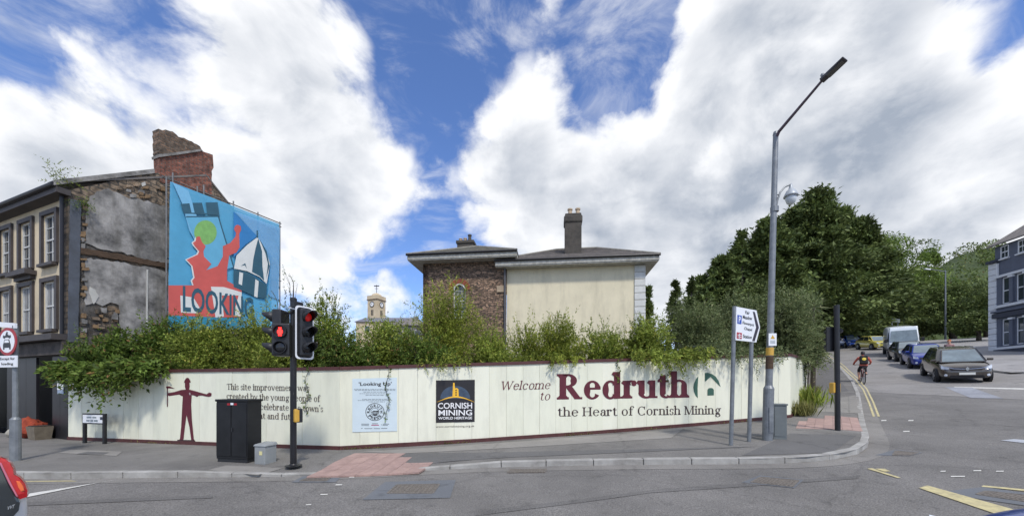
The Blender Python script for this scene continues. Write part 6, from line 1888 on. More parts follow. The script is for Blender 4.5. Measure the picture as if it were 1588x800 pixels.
        MB().add([(.29 * L, -h2 * .97, 1.1), (.29 * L, h2 * .97, 1.1), (.43 * L, h2 * .93, 1.14), (.43 * L, -h2 * .93, 1.14), (.28 * L, -h2 * .9, H + .0), (.28 * L, h2 * .9, H + .0), (.31 * L, h2 * .84, H - .04), (.31 * L, -h2 * .84, H - .04)],
                 [(0, 1, 5, 4), (1, 2, 6, 5), (2, 3, 7, 6), (3, 0, 4, 7), (4, 5, 6, 7)]).build('cab_roof', body_m, t, bevel=.05)
        for s in (1, -1):
            quadp('side_window', [(.405 * L, s * h2 * .955, 1.32), (.305 * L, s * h2 * .985, 1.32), (.3 * L, s * h2 * .9, H - .45), (.335 * L, s * h2 * .885, H - .45)], M_CGLASS, t, .02, (0, s, 0))
            quadp('headlight', [(.497 * L, s * h2 * .55, .78), (.478 * L, s * h2 * .9, .8), (.46 * L, s * h2 * .9, 1.06), (.482 * L, s * h2 * .64, .98)], M_HEADL, t, .03, (1, s * .3, .2))
            MB().box((.40 * L, s * (h2 + .13), 1.45), (.06, .1, .17)).build('mirror', M_PLAST, t, bevel=.03)
            MB().box((-.1 * L, s * (h2 + .005), .62), (.34 * L, .012, .05)).build('side_trim', M_PLAST, t)
            MB().box((.1 * L, s * (h2 + .003), 1.2), (.006, .004, .75)).build('door_seam', M_PLAST, t)
        quadp('grille', [(.502 * L, -h2 * .5, .7), (.502 * L, h2 * .5, .7), (.488 * L, h2 * .5, .95), (.488 * L, -h2 * .5, .95)], M_PLAST, t, .02, (1, 0, 0))
        quadp('bumper', [(.504 * L, -h2 * .82, .34), (.504 * L, h2 * .82, .34), (.505 * L, h2 * .8, .6), (.505 * L, -h2 * .8, .6)], M_PLAST, t, .04, (1, 0, 0))
        MB().lathe((.492 * L, 0, .98), [(.07, 0), (.07, .02), (0, .025)], 12, (1, 0, 0)).build('badge', M_CHROME, t)
        quadp('number_plate', [(.515 * L, -.26, .42), (.515 * L, .26, .42), (.515 * L, .26, .53), (.515 * L, -.26, .53)], M_PLATE, t, .02, (1, 0, 0))
    for xa in (axf, axr):
        for s in (1, -1):
            c_ = Vector((xa, s * (h2 - .1), wr))
            ar = MB().lathe(c_ + Vector((0, s * .055, 0.0)), [(wr + .055, -.06), (wr + .055, .05), (wr + .01, .052)], 20, (0, s, 0)).build('wheel_arch', M_PLAST, t)
            wh = MB().lathe(c_, [(wr * .7, -.1), (wr * .96, -.1), (wr, -.07), (wr, .08), (wr * .96, .115), (wr * .7, .12)], 22, (0, s, 0)).build('wheel', M_TYRE, t, smooth=False)
            rm = MB().lathe(c_, [(wr * .68, .1), (wr * .68, .125), (wr * .6, .11), (.05, .1), (.04, .125)], 20, (0, s, 0)).build('rim', M_RIM, wh)
            sp = MB()
            for k in range(5):
                a = 2 * math.pi * k / 5
                d_ = Vector((math.cos(a), 0, math.sin(a)))
                sp.box(c_ + Vector((0, s * .118, 0)) + d_ * wr * .34, (wr * .32, .03, .01), d_, d_.cross(Vector((0, 1, 0))), (0, 1, 0))
            sp.build('spokes', M_RIM, wh)
    return t
hd_dir = Vector((-.65, -.76, 0))
def q_pos(px, py): 
    return P(px, py, -KERB)
def place(px_mid, py_front, back):
    """front of car on the ground at a pixel; centre lies 'back' behind it uphill"""
    p = P(px_mid, py_front, -KERB); return (p.x + DX * back, p.y + DY * back)
car('dark bronze people carrier with chrome diamond badge, first in the queue', place(1497, 594.5, 2.3), (-.63, -.775), paintm('paint_bronze', rgb(92, 86, 80), .6, .2), 4.5, 1.86, 1.63, 'mpv', grille='diamond', bonnet=1.02, rails=True)
car('dark blue hatchback second in the queue behind the bronze car', place(1441, 572.5, 2.0), (-.62, -.785), paintm('paint_navy', rgb(40, 60, 146), .35), 4.0, 1.74, 1.47)
car('dark grey hatchback between the dark blue car and the van', place(1413, 561, 2.0), (-.6, -.8), paintm('paint_black_car', rgb(54, 58, 62), .5), 4.0, 1.72, 1.48)
car('white high-roof panel van in the queue on the hill', place(1403, 553, 2.7), (-.655, -.755), paintm('paint_van', rgb(222, 228, 230), .15, .35), 5.6, 2.0, 2.6, 'van', cat='van', name='panel_van')
car('pale yellow hatchback behind the white van', place(1357, 543, 1.9), (-.25, -.97), paintm('paint_yellow', rgb(206, 194, 96), .1), 3.9, 1.72, 1.5)
car('bright blue car behind the yellow hatchback', place(1319, 539.5, 2.0), (-.42, -.9), paintm('paint_blue', rgb(40, 92, 190), .35), 4.1, 1.76, 1.55)
car('silver grey car farthest up the hill beside the shrubs', place(1279, 538, 1.2), (-.1, -1), paintm('paint_silver', rgb(128, 132, 138), .5), 4.0, 1.72, 1.46)
# near white car whose tail enters at the left edge
wc = car('white hatchback cut off by the left edge of the picture', (-6.04, 3.1), (-.94, .34), paintm('paint_white', rgb(222, 226, 230), .05), 3.45, 1.62, 1.46, group='passing cars', tail='own', bonnet=.93, pitch=False)
def wl_(x, y, z): return (x, y, z)
cn = Vector((.76, -.64, .08)).normalized()
wm = (Matrix.Translation(wc.location) @ Matrix.Rotation(wc.rotation_euler.z, 4, 'Z')).inverted()
corner = wm.inverted() @ Vector((-3.45 / 2 + .02, -.70, .8))
def car_px(px, py, out): return onplane(px, py, corner + cn * out, cn)
def car_part(name, px, m, out, depth, parent, dome=0.0):
    """outline on the tail's surface, given a crowned face and real depth"""
    o_ = [car_px(a, b_, out) for a, b_ in px]; c_ = sum(o_, Vector()) / len(o_); n_ = len(o_)
    rings = [[p - cn * depth for p in o_], o_, [p.lerp(c_, .18) + cn * dome for p in o_]]
    vs = [wm @ p for r_ in rings for p in r_]
    fs = [(r_ * n_ + k, r_ * n_ + (k + 1) % n_, (r_ + 1) * n_ + (k + 1) % n_, (r_ + 1) * n_ + k) for r_ in range(2) for k in range(n_)] + [tuple(2 * n_ + k for k in range(n_))]
    return MB().add(vs, fs).build(name, m, parent)
tg = car_part('tailgate_glass', [(-70, 680), (-25, 694), (4, 722), (16, 750), (27, 770), (31, 779), (29, 791), (19, 802), (2, 815), (-70, 830)], M_CGLASS, .06, .14, wc, .004)
tl_ = car_part('tail_light', [(-30, 690), (0, 709), (9, 712), (16, 717), (21, 726), (23, 735.5), (31, 740), (38.5, 749), (42.5, 760), (42, 770), (31, 773.5), (26, 770), (15, 750), (4, 726), (-6, 713), (-34, 697)], M_TAIL, .075, .14, wc, .014)
car_part('indicator_lens', [(25, 745), (31, 746), (36, 753), (38, 760), (33, 762), (28, 755)], M_AMBER, .095, .05, tl_, .004)
car_part('reverse_lens', [(-2, 716), (2, 717), (17, 748), (28, 769), (25, 769), (13, 748)], mat('lens_pink', rgb(196, 110, 128), .2, .1), .098, .05, tl_, .002)
bq = [wm @ car_px(a, b_, .067) for a, b_ in ((10.5, 790.5), (22, 787), (23.5, 781), (12, 784.5))]
sans('VVT', bq, (wm.to_3x3() @ cn).normalized(), 'badge_lettering', M_CHROME, wc, off=.003, bold=.03)
car('blue car whose bonnet edges into the bottom right corner', (4.52, 1.64), (-1, .03), paintm('paint_near_blue', rgb(30, 62, 150), .4), 4.0, 1.75, 1.48, group='passing cars', pitch=False, bonnet=.96)

# ================================================================== people and bicycle
def skin_body(name, joints, edges, m, parent, sub=2, root=0):
    me = bpy.data.meshes.new(name)
    me.from_pydata([j[:3] for j in joints], edges, [])
    me.materials.append(m)
    o = bpy.data.objects.new(name, me); COL.objects.link(o); attach(o, parent)
    sk = o.modifiers.new('skin', 'SKIN'); sk.use_smooth_shade = True
    lay = me.skin_vertices[0] if me.skin_vertices else None
    if lay is None:
        bpy.context.view_layer.objects.active = o
        me.skin_vertices  # created with the modifier
    for i, j in enumerate(joints):
        r = j[3]; rx, ry = (r if isinstance(r, tuple) else (r, r))
        me.skin_vertices[0].data[i].radius = (rx, ry)
        me.skin_vertices[0].data[i].use_root = (i == root)
    s = o.modifiers.new('sub', 'SUBSURF'); s.levels = sub; s.render_levels = sub
    return o
def body_mats(name, skin, parts):
    """skin below / clothing above given heights in the local frame"""
    m = bpy.data.materials.new(name); m.use_nodes = True
    t = m.node_tree; b_ = t.nodes['Principled BSDF']; b_.inputs['Roughness'].default_value = .8
    tc = N(t, 'ShaderNodeTexCoord'); sp = N(t, 'ShaderNodeSeparateXYZ'); t.links.new(tc.outputs['Object'], sp.inputs[0])
    cur = None
    for z0, c_ in parts:
        if cur is None:
            cr = N(t, 'ShaderNodeRGB'); cr.outputs[0].default_value = c_; cur = cr.outputs[0]; continue
        g = mth(t, 'GREATER_THAN', sp.outputs[2], z0)
        mx = N(t, 'ShaderNodeMix', data_type='RGBA'); mx.inputs['B'].default_value = c_
        t.links.new(g, mx.inputs['Factor']); t.links.new(cur, mx.inputs['A']); cur = mx.outputs['Result']
    t.links.new(cur, b_.inputs['Base Color'])
    return m
SKIN = rgb(206, 156, 130)
# ---- cyclist riding away uphill
cp = P(1342, 596.5, -KERB)
hv = Vector((.57, .82, 0)).normalized()
rzc = math.atan2(hv.y, hv.x)
pitc = -math.atan2(zr(cp.x + hv.x, cp.y + hv.y) - zr(cp.x, cp.y), 1)
bike = thing('bicycle', 'dark bicycle ridden uphill beside the double yellow lines', 'bicycle', (cp.x, cp.y, zr(cp.x, cp.y) + .008), local=True, rotz=rzc, pitch=pitc)
M_FRAME = mat('bike_frame', rgb(120, 44, 44), .4, .1, metal=.3)
for xw in (0.33, 1.36):
    ry = MB()
    n_ = 28
    ring_ = [(xw + .33 * math.cos(2 * math.pi * i / n_), 0, .345 + .33 * math.sin(2 * math.pi * i / n_)) for i in range(n_ + 1)]
    wh = ry.tube(ring_, .022, 8, caps=False).build('wheel', M_TYRE, bike, smooth=True)
    ri = MB().tube([(xw + .305 * math.cos(2 * math.pi * i / n_), 0, .345 + .305 * math.sin(2 * math.pi * i / n_)) for i in range(n_ + 1)], .012, 6, caps=False).build('rim', M_RIM, wh)
    sp = MB()
    for k in range(12):
        a = math.pi * 2 * k / 12; sp.tube([(xw, 0, .345), (xw + .3 * math.cos(a), 0, .345 + .3 * math.sin(a))], .003, 4)
    sp.build('spokes', M_RIM, wh)
    MB().tube([(xw, -.06, .345), (xw, .06, .345)], .025, 8).build('hub', M_RIM, wh)
fr_ = MB()
for a, c_, r_ in (((.33, 0, .345), (.74, 0, .32), .012), ((.33, 0, .345), (.62, 0, .78), .011), ((.74, 0, .32), (.6, 0, .86), .016), ((.74, 0, .32), (1.18, 0, .78), .018), ((.62, 0, .8), (1.16, 0, .86), .016), ((1.15, 0, .92), (1.20, 0, .72), .018), ((1.20, .04, .72), (1.36, .05, .345), .012), ((1.20, -.04, .72), (1.36, -.05, .345), .012)):
    fr_.tube([a, c_], r_, 8)
fr_.build('frame', M_FRAME, bike)
MB().hexa([(.44, -.09, .88), (.72, -.03, .89), (.72, .03, .89), (.44, .09, .88)], [(.44, -.08, .94), (.74, -.025, .93), (.74, .025, .93), (.44, .08, .94)]).build('saddle', M_PLAST, bike, bevel=.02)
MB().tube([(.6, 0, .84), (.585, 0, .9)], .014, 8).build('seat_post', M_RIM, bike)
MB().tube([(1.12, -.34, 1.02), (1.15, -.15, 1.03), (1.14, 0, .98), (1.15, .15, 1.03), (1.12, .34, 1.02)], .014, 8).build('handlebar', M_PLAST, bike)
MB().tube([(.74, -.1, .32), (.74, .1, .32)], .02, 8).build('crank_axle', M_RIM, bike)
for s, z_ in ((1, .15), (-1, .49)):
    MB().tube([(.74, s * .09, .32), (.76, s * .1, z_)], .013, 6).build('crank', M_RIM, bike)
    MB().box((.76, s * .15, z_), (.05, .05, .012)).build('pedal', M_PLAST, bike)
M_RIDER = body_mats('rider_clothes', SKIN, [(-9, rgb(24, 22, 26)), (.13 + .06, SKIN), (.62, rgb(30, 28, 34)), (1.0, rgb(186, 96, 80))])
rid = thing('person', 'cyclist in coral top, black shorts and black backpack riding away uphill', 'person', (cp.x, cp.y, zr(cp.x, cp.y) + .008), local=True, rotz=rzc, pitch=pitc)
J = [(.6, 0, 1.0, (.15, .13)), (.66, 0, 1.2, (.145, .12)), (.76, 0, 1.4, (.17, .12)), (.81, 0, 1.5, .075), (.86, 0, 1.57, .06),
     (.6, .1, .96, .1), (.95, .14, .72, .075), (.78, .14, .27, .045), (.76, .14, .21, .05), (.92, .14, .18, .04),
     (.6, -.1, .96, .1), (1.02, -.13, .92, .075), (.78, -.14, .58, .045), (.76, -.14, .53, .05), (.92, -.14, .52, .04),
     (.79, .2, 1.42, .07), (.84, .33, 1.2, .052), (1.06, .35, 1.07, .038), (1.14, .33, 1.04, .04),
     (.79, -.2, 1.42, .07), (.84, -.33, 1.2, .052), (1.06, -.35, 1.07, .038), (1.14, -.33, 1.04, .04)]
E = [(0, 1), (1, 2), (2, 3), (3, 4), (0, 5), (5, 6), (6, 7), (7, 8), (8, 9), (0, 10), (10, 11), (11, 12), (12, 13), (13, 14), (2, 15), (15, 16), (16, 17), (17, 18), (2, 19), (19, 20), (20, 21), (21, 22)]
skin_body('body', J, E, M_RIDER, rid)
def head_mesh(parent, c, face, skinm, hairm, hair_prof='helmet', sc=1.0):
    """skull with nose, ears and eyes; hair or helmet over it"""
    f = Vector(face).normalized(); l = Z.cross(f).normalized(); c = Vector(c)
    mb = MB()
    prof = [(.0, -.125), (.035, -.12), (.055, -.1), (.07, -.06), (.078, -.01), (.08, .04), (.07, .085), (.045, .115), (0, .125)]
    n = 16; rows_ = []
    for r, z_ in prof:
        row = []
        for k in range(n + 1):
            a = 2 * math.pi * k / n
            fx_ = math.cos(a) * r * 1.18; ly = math.sin(a) * r * .98
            if math.cos(a) > .95 and -.05 < z_ < .02: fx_ += .022      # nose
            if math.cos(a) > .6 and z_ < -.08: fx_ += .012             # chin
            row.append(c + (f * fx_ + l * ly + Z * z_) * sc)
        rows_.append(row)
    hdm = mb.grid(rows_).build('head', skinm, parent, smooth=True)
    for s in (1, -1):
        MB().lathe(c + (l * s * .078 + f * -.005) * sc, [(.012, -.005), (.028, 0), (.02, .012)], 8, l * s).build('ear', skinm, hdm)
        MB().lathe(c + (f * .082 + l * s * .032 + Z * .012) * sc, [(.011, 0), (.009, .006), (0, .008)], 8, f).build('eye', M_PLAST, hdm)
    MB().box(c + (f * .09 - Z * .055) * sc, (.004, .024, .006), f, l).build('mouth', mat('lips', rgb(150, 80, 76), .7, .1), hdm)
    rows_ = []
    for r, z_ in [(.086, .0), (.09, .03), (.088, .06), (.078, .1), (.05, .13), (0, .142)]:
        rows_.append([c + (f * (math.cos(2 * math.pi * k / 16) * r * 1.2 - .012) + l * math.sin(2 * math.pi * k / 16) * r * 1.02 + Z * (z_ + (-.05 if math.cos(2 * math.pi * k / 16) < -.2 and z_ < .02 else .0))) * sc for k in range(17)])
    MB().grid(rows_).build('hair' if hair_prof != 'helmet' else 'helmet', hairm, hdm, smooth=True)
M_SKIN = mat('skin', SKIN, .6, .08)
head_mesh(rid, (.9, 0, 1.66), (.95, 0, .1), M_SKIN, mat('helmet_dark', rgb(40, 34, 36), .5, .2))
bp_ = MB().box((.58, 0, 1.32), (.1, .17, .24), Vector((.93, 0, -.36)), (0, 1, 0), Vector((.36, 0, .93))).build('backpack', mat('backpack_black', rgb(22, 22, 24), .8, .2), rid, bevel=.05)
MB().lathe((.478, 0, 1.38), [(.085, 0), (.085, .012), (.02, .02)], 14, Vector((-.93, 0, .36))).build('backpack_patch', mat('patch_yellow', rgb(214, 190, 70), .6, .15), bp_)
for s in (1, -1):
    for k in range(4):     # fingers round the grips
        MB().tube([(1.15, s * (.29 + .022 * k), 1.055), (1.175, s * (.29 + .022 * k), 1.035), (1.165, s * (.29 + .022 * k), 1.008)], .009, 6).build('finger', M_SKIN, rid)
    MB().tube([(1.12, s * .28, 1.03), (1.13, s * .27, 1.0), (1.15, s * .275, .99)], .01, 6).build('thumb', M_SKIN, rid)
# ---- pedestrian on the far pavement
pp = Vector((28.4, 24.0, 0)); pz = float(zg(pp.x, pp.y))
ped = thing('person', 'pedestrian with ginger hair and pink top behind the bronze car', 'person', (pp.x, pp.y, pz + .0), local=True, rotz=math.radians(215))
M_PED = body_mats('pedestrian_clothes', SKIN, [(-9, rgb(40, 40, 46)), (.1, rgb(44, 50, 74)), (.86, rgb(158, 124, 122)), (1.33, SKIN)])
J = [(0, 0, .88, (.14, .11)), (0, 0, 1.08, (.13, .1)), (.0, 0, 1.27, (.16, .1)), (.0, 0, 1.36, .055), (.01, 0, 1.42, .05),
     (0, .09, .82, .085), (.02, .1, .45, .06), (0, .1, .08, .042), (.12, .1, .04, .04),
     (0, -.09, .82, .085), (.04, -.1, .45, .06), (-.04, -.1, .08, .042), (.08, -.1, .04, .04),
     (0, .17, 1.27, .055), (-.01, .22, 1.03, .042), (.05, .22, .82, .032), (.07, .22, .74, .032),
     (0, -.17, 1.27, .055), (-.01, -.22, 1.03, .042), (.05, -.22, .82, .032), (.07, -.22, .74, .032)]
E = [(0, 1), (1, 2), (2, 3), (3, 4), (0, 5), (5, 6), (6, 7), (7, 8), (0, 9), (9, 10), (10, 11), (11, 12), (2, 13), (13, 14), (14, 15), (15, 16), (2, 17), (17, 18), (18, 19), (19, 20)]
skin_body('body', J, E, M_PED, ped)
head_mesh(ped, (.02, 0, 1.5), (1, 0, 0), M_SKIN, mat('hair_ginger', rgb(176, 104, 58), .8, .3, 30), 'hair', .95)
for s in (1, -1):
    for k in range(4): MB().tube([(.06 + .018 * k - .02, s * .22, .73), (.062 + .018 * k - .02, s * .218, .69), (.07 + .018 * k - .02, s * .205, .66 + .006 * abs(k - 1))], .008, 6).build('finger', M_SKIN, ped)
    MB().tube([(.1, s * .215, .75), (.115, s * .2, .71)], .009, 6).build('thumb', M_SKIN, ped)
# ================================================================== vegetation
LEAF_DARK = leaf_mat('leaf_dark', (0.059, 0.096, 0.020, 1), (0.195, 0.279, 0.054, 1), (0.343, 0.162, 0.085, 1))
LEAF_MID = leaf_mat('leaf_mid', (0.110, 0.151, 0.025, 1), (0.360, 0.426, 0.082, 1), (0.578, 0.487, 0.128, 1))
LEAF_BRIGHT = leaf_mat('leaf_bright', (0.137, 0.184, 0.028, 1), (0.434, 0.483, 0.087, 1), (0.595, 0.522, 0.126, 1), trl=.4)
LEAF_OLIVE = leaf_mat('leaf_olive', (0.095, 0.124, 0.050, 1), (0.267, 0.319, 0.141, 1), (0.414, 0.380, 0.215, 1))
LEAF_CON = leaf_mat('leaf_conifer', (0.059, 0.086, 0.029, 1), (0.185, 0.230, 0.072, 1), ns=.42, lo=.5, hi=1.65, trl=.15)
LEAF_TREE = leaf_mat('leaf_tree', (0.074, 0.119, 0.027, 1), (0.234, 0.319, 0.067, 1), ns=.42, lo=.5, hi=1.65, trl=.25)
LEAF_SCRUB = leaf_mat('leaf_scrub', (0.064, 0.096, 0.026, 1), (0.208, 0.264, 0.072, 1), (0.272, 0.208, 0.096, 1))
LEAF_GRASS = leaf_mat('grass_blade', (.12, .14, .04, 1), (.3, .27, .1, 1))
M_BARK = mat('bark', (.075, .06, .045, 1), .95, var=.3, scale=8, bump=.6, bscale=20)
def unit(a): return a / np.maximum(np.linalg.norm(a, axis=1, keepdims=True), 1e-6)
def leaves(pos, dr, ln, wd, rng, flat=.5):
    """lens-shaped leaves: pos, direction, length, width -> verts, quads"""
    n = len(pos)
    dr = unit(dr)
    r = rng.normal(size=(n, 3)); r[:, 2] += flat * 2
    sd_ = unit(np.cross(dr, r))
    up = np.cross(sd_, dr)
    ln = ln[:, None]; wd = wd[:, None]
    v = np.empty((n, 4, 3))
    v[:, 0] = pos
    v[:, 1] = pos + dr * ln * .42 + sd_ * wd * .5 + up * wd * .12
    v[:, 2] = pos + dr * ln - up * ln * .1
    v[:, 3] = pos + dr * ln * .42 - sd_ * wd * .5 + up * wd * .12
    return v.reshape(-1, 3), np.arange(n * 4).reshape(n, 4)
def twigs(o, d, L_, k, leaf, width, rng, droop=.25, spread=.8):
    """k leaves set along each of the curved shoots"""
    n = len(o); d = unit(d)
    s = (np.arange(k) + .5) / k
    s = np.clip(s[None, :] + rng.normal(0, .04, (n, k)), .02, 1)
    p = o[:, None, :] + d[:, None, :] * (s * L_[:, None])[..., None]
    p[:, :, 2] -= droop * L_[:, None] * s ** 2
    p = p.reshape(-1, 3)
    tan = np.repeat(d, k, 0)
    a = rng.normal(size=(n * k, 3))
    ld = unit(tan * .7 + unit(a) * spread)
    ln = leaf * rng.uniform(.6, 1.25, n * k) * (1.1 - .45 * s.reshape(-1))
    return leaves(p, ld, ln, ln * width * rng.uniform(.8, 1.2, n * k), rng)
def joinm(parts):
    vs, qs, o = [], [], 0
    for v, q in parts:
        vs.append(v); qs.append(q + o); o += len(v)
    return np.concatenate(vs), np.concatenate(qs)
def ell(n, rng, c, r, lo=.25, up_bias=.0):
    u = unit(rng.normal(size=(n, 3)))
    rad = rng.uniform(lo ** 2, 1, n) ** .5
    lump = 1 + .16 * np.sin(u[:, 0] * 5 + c[0] * 3) * np.cos(u[:, 2] * 6 + c[1]) + .1 * np.sin(u[:, 1] * 9 + u[:, 2] * 7)
    k_ = 7
    lc = unit(rng.normal(size=(k_, 3))) * rng.uniform(.3, .62, (k_, 1)); lc[0] *= .2
    lr = rng.uniform(.42, .62, k_)
    w = rng.integers(0, k_, n)
    q = lc[w] + u * (rad * lr[w])[:, None]
    p = np.array(c) + q * lump[:, None] * np.array(r)
    return p, unit(u * .7 + q * .5)
def shrub(name, label, px, top, hw, behind, m, seed, n=420, k=14, leaf=.11, width=.3, bottom=None, group='shrubs growing over the hoarding', sparse=False, upr=.6, ry=.75, droop=.25, shoot=.5, cat='shrub', hang=()):
    rng = np.random.default_rng(seed)
    top -= 12 if not sparse else 0
    if not sparse: n = int(n * 2.0); leaf *= 1.08; width *= 1.3
    w0 = hoard_pt(px)
    dep = w0.y + behind
    c0 = AT(px, top, dep); gz = float(zg(c0.x, dep))
    zb_ = gz + .4 if bottom is None else AT(px, bottom, dep).z
    rx = hw * dep / F
    t = thing(name, label, cat, (c0.x, dep, gz), group)
    c = np.array([c0.x, dep, (c0.z + zb_) / 2 - .05]); r = np.array([rx, ry, (c0.z - zb_) / 2 * .92])
    o, u = ell(n, rng, c, r, .15 if not sparse else .05)
    o[:, 2] = np.maximum(o[:, 2], gz + .1)
    d = u * np.array([.7, .7, .55]) + np.array([0, 0, upr]) + rng.normal(0, .35, (n, 3))
    L_ = shoot * rng.uniform(.55, 1.2, n)
    parts = [twigs(o, d, L_, k, leaf, width, rng, droop)]
    # a few long shoots break the outline
    ns = max(4, n // 15)
    o2, u2 = ell(ns, rng, c + np.array([0, 0, r[2] * .35]), r * np.array([.8, .6, .5]), .5)
    d2 = u2 * .35 + np.array([0, 0, 1.0]) + rng.normal(0, .15, (ns, 3))
    parts.append(twigs(o2, d2, shoot * rng.uniform(1.2, 2.0, ns), k + 6, leaf * .85, width, rng, .12))
    v, q = joinm(parts)
    # growth rooted behind the boards stays behind them below the rail
    for nn_, side_ in ((nL, px < 560), (nR, px > 490)):
        if not side_ or px > 1235: continue
        off_ = (v[:, 0] - HC.x) * nn_.x + (v[:, 1] - HC.y) * nn_.y
        far_ = ((v[:, 0] / v[:, 1] * F + CX) < 527) if nn_ is nL else ((v[:, 0] / v[:, 1] * F + CX) >= 527)
        lim = np.interp(v[:, 2] - top_z(px), [-.02, .5], [-.12, .25])
        push = np.where(far_ & (off_ > lim), off_ - lim, 0)
        v[:, 0] -= nn_.x * push; v[:, 1] -= nn_.y * push
    np_mesh('foliage', v, q, m, t)
    st = MB()
    for i in range(9 if not sparse else 14):
        j = rng.integers(0, n); e = Vector(o[j]); b_ = Vector((c0.x + rng.uniform(-.3, .3) * rx, dep + rng.uniform(-.2, .2), gz - .05))
        mid = b_.lerp(e, .5) + Vector((rng.uniform(-.1, .1), rng.uniform(-.1, .1), .15))
        pts_ = [b_, mid, e, e + Vector(d[j]).normalized() * .3]
        for p_ in pts_:
            for nn_ in ((nL,) if px < 527 else (nR,)):
                of_ = (p_ - HC).dot(nn_)
                if of_ > -.14 and px < 1235: p_ -= nn_ * (of_ + .14)
        st.tube(pts_, [.022, .016, .009, .004], 5)
    # bare and dead shoots standing out of the crown
    for i in range(5 if not sparse else 3):
        j = rng.integers(0, len(o2)); e = Vector(o2[j]); dd_ = Vector(d2[j]).normalized()
        ln_ = shoot * rng.uniform(1.3, 2.1)
        st.tube([e, e + dd_ * ln_ * .6, e + dd_ * ln_ + Vector((rng.uniform(-.1, .1), rng.uniform(-.1, .1), -.05))], [.009, .006, .003], 4)
    st.build('stems', M_BARK, t, smooth=True)
    for (x0, x1, yb, nn, fwd) in hang:
        hr = np.random.default_rng(seed + 50)
        oo, dd, ll = [], [], []
        for i in range(nn):
            xx = hr.uniform(x0, x1); hp_ = hoard_pt(xx); nr = nL if xx < 527 else nR
            ztop_ = top_z(xx)
            y_lim = EYE + (HZ - yb) / F * hp_.y
            oo.append((hp_.x + nr.x * hr.uniform(-.15, fwd), hp_.y + nr.y * hr.uniform(-.15, fwd), ztop_ + hr.uniform(-.02, .28) ))
            f_ = 1 - abs((xx - x0) / (x1 - x0) - .5) * 1.5
            ll.append(max(.25, (ztop_ - y_lim) * hr.uniform(.45, 1.1) * max(.25, f_)))
            dd.append((nr.x * .5 + hr.normal(0, .45), nr.y * .5 + hr.normal(0, .2), -.55 + hr.normal(0, .25)))
        vv, qq = twigs(np.array(oo), np.array(dd), np.array(ll), k + 2, leaf * 1.1, width, hr, .4)
        # keep the shoots in front of the boards
        off_ = (vv[:, 0] - HC.x) * nR.x + (vv[:, 1] - HC.y) * nR.y if x0 > 527 else (vv[:, 0] - HC.x) * nL.x + (vv[:, 1] - HC.y) * nL.y
        nn_ = nR if x0 > 527 else nL
        push = np.where((off_ < .05) & (vv[:, 2] < top_z((x0 + x1) / 2) + .05), .06 - off_, 0)
        vv[:, 0] += nn_.x * push; vv[:, 1] += nn_.y * push
        tag(np_mesh('hanging_shoots', vv, qq, m, t), kind='stuff')
    return t
def hoard_pt(px):
    a = (px - CX) / F
    A, B_ = (HL, HC) if px < 527 else ((HC, HR) if px < 1226 else (HR, HE))
    # a*y = x on the line A + s(B-A)
    s = (a * A.y - A.x) / ((B_.x - A.x) - a * (B_.y - A.y))
    s = max(-.3, min(1.3, s))
    return A.lerp(B_, s)
def top_z(px):
    if px < 527: return topL + (topC - topL) * max(0, min(1, (hoard_pt(px) - HL).length / (HC - HL).length))
    return topC + (topR - topC) * min(1, (hoard_pt(px) - HC).length / (HC - HR).length)
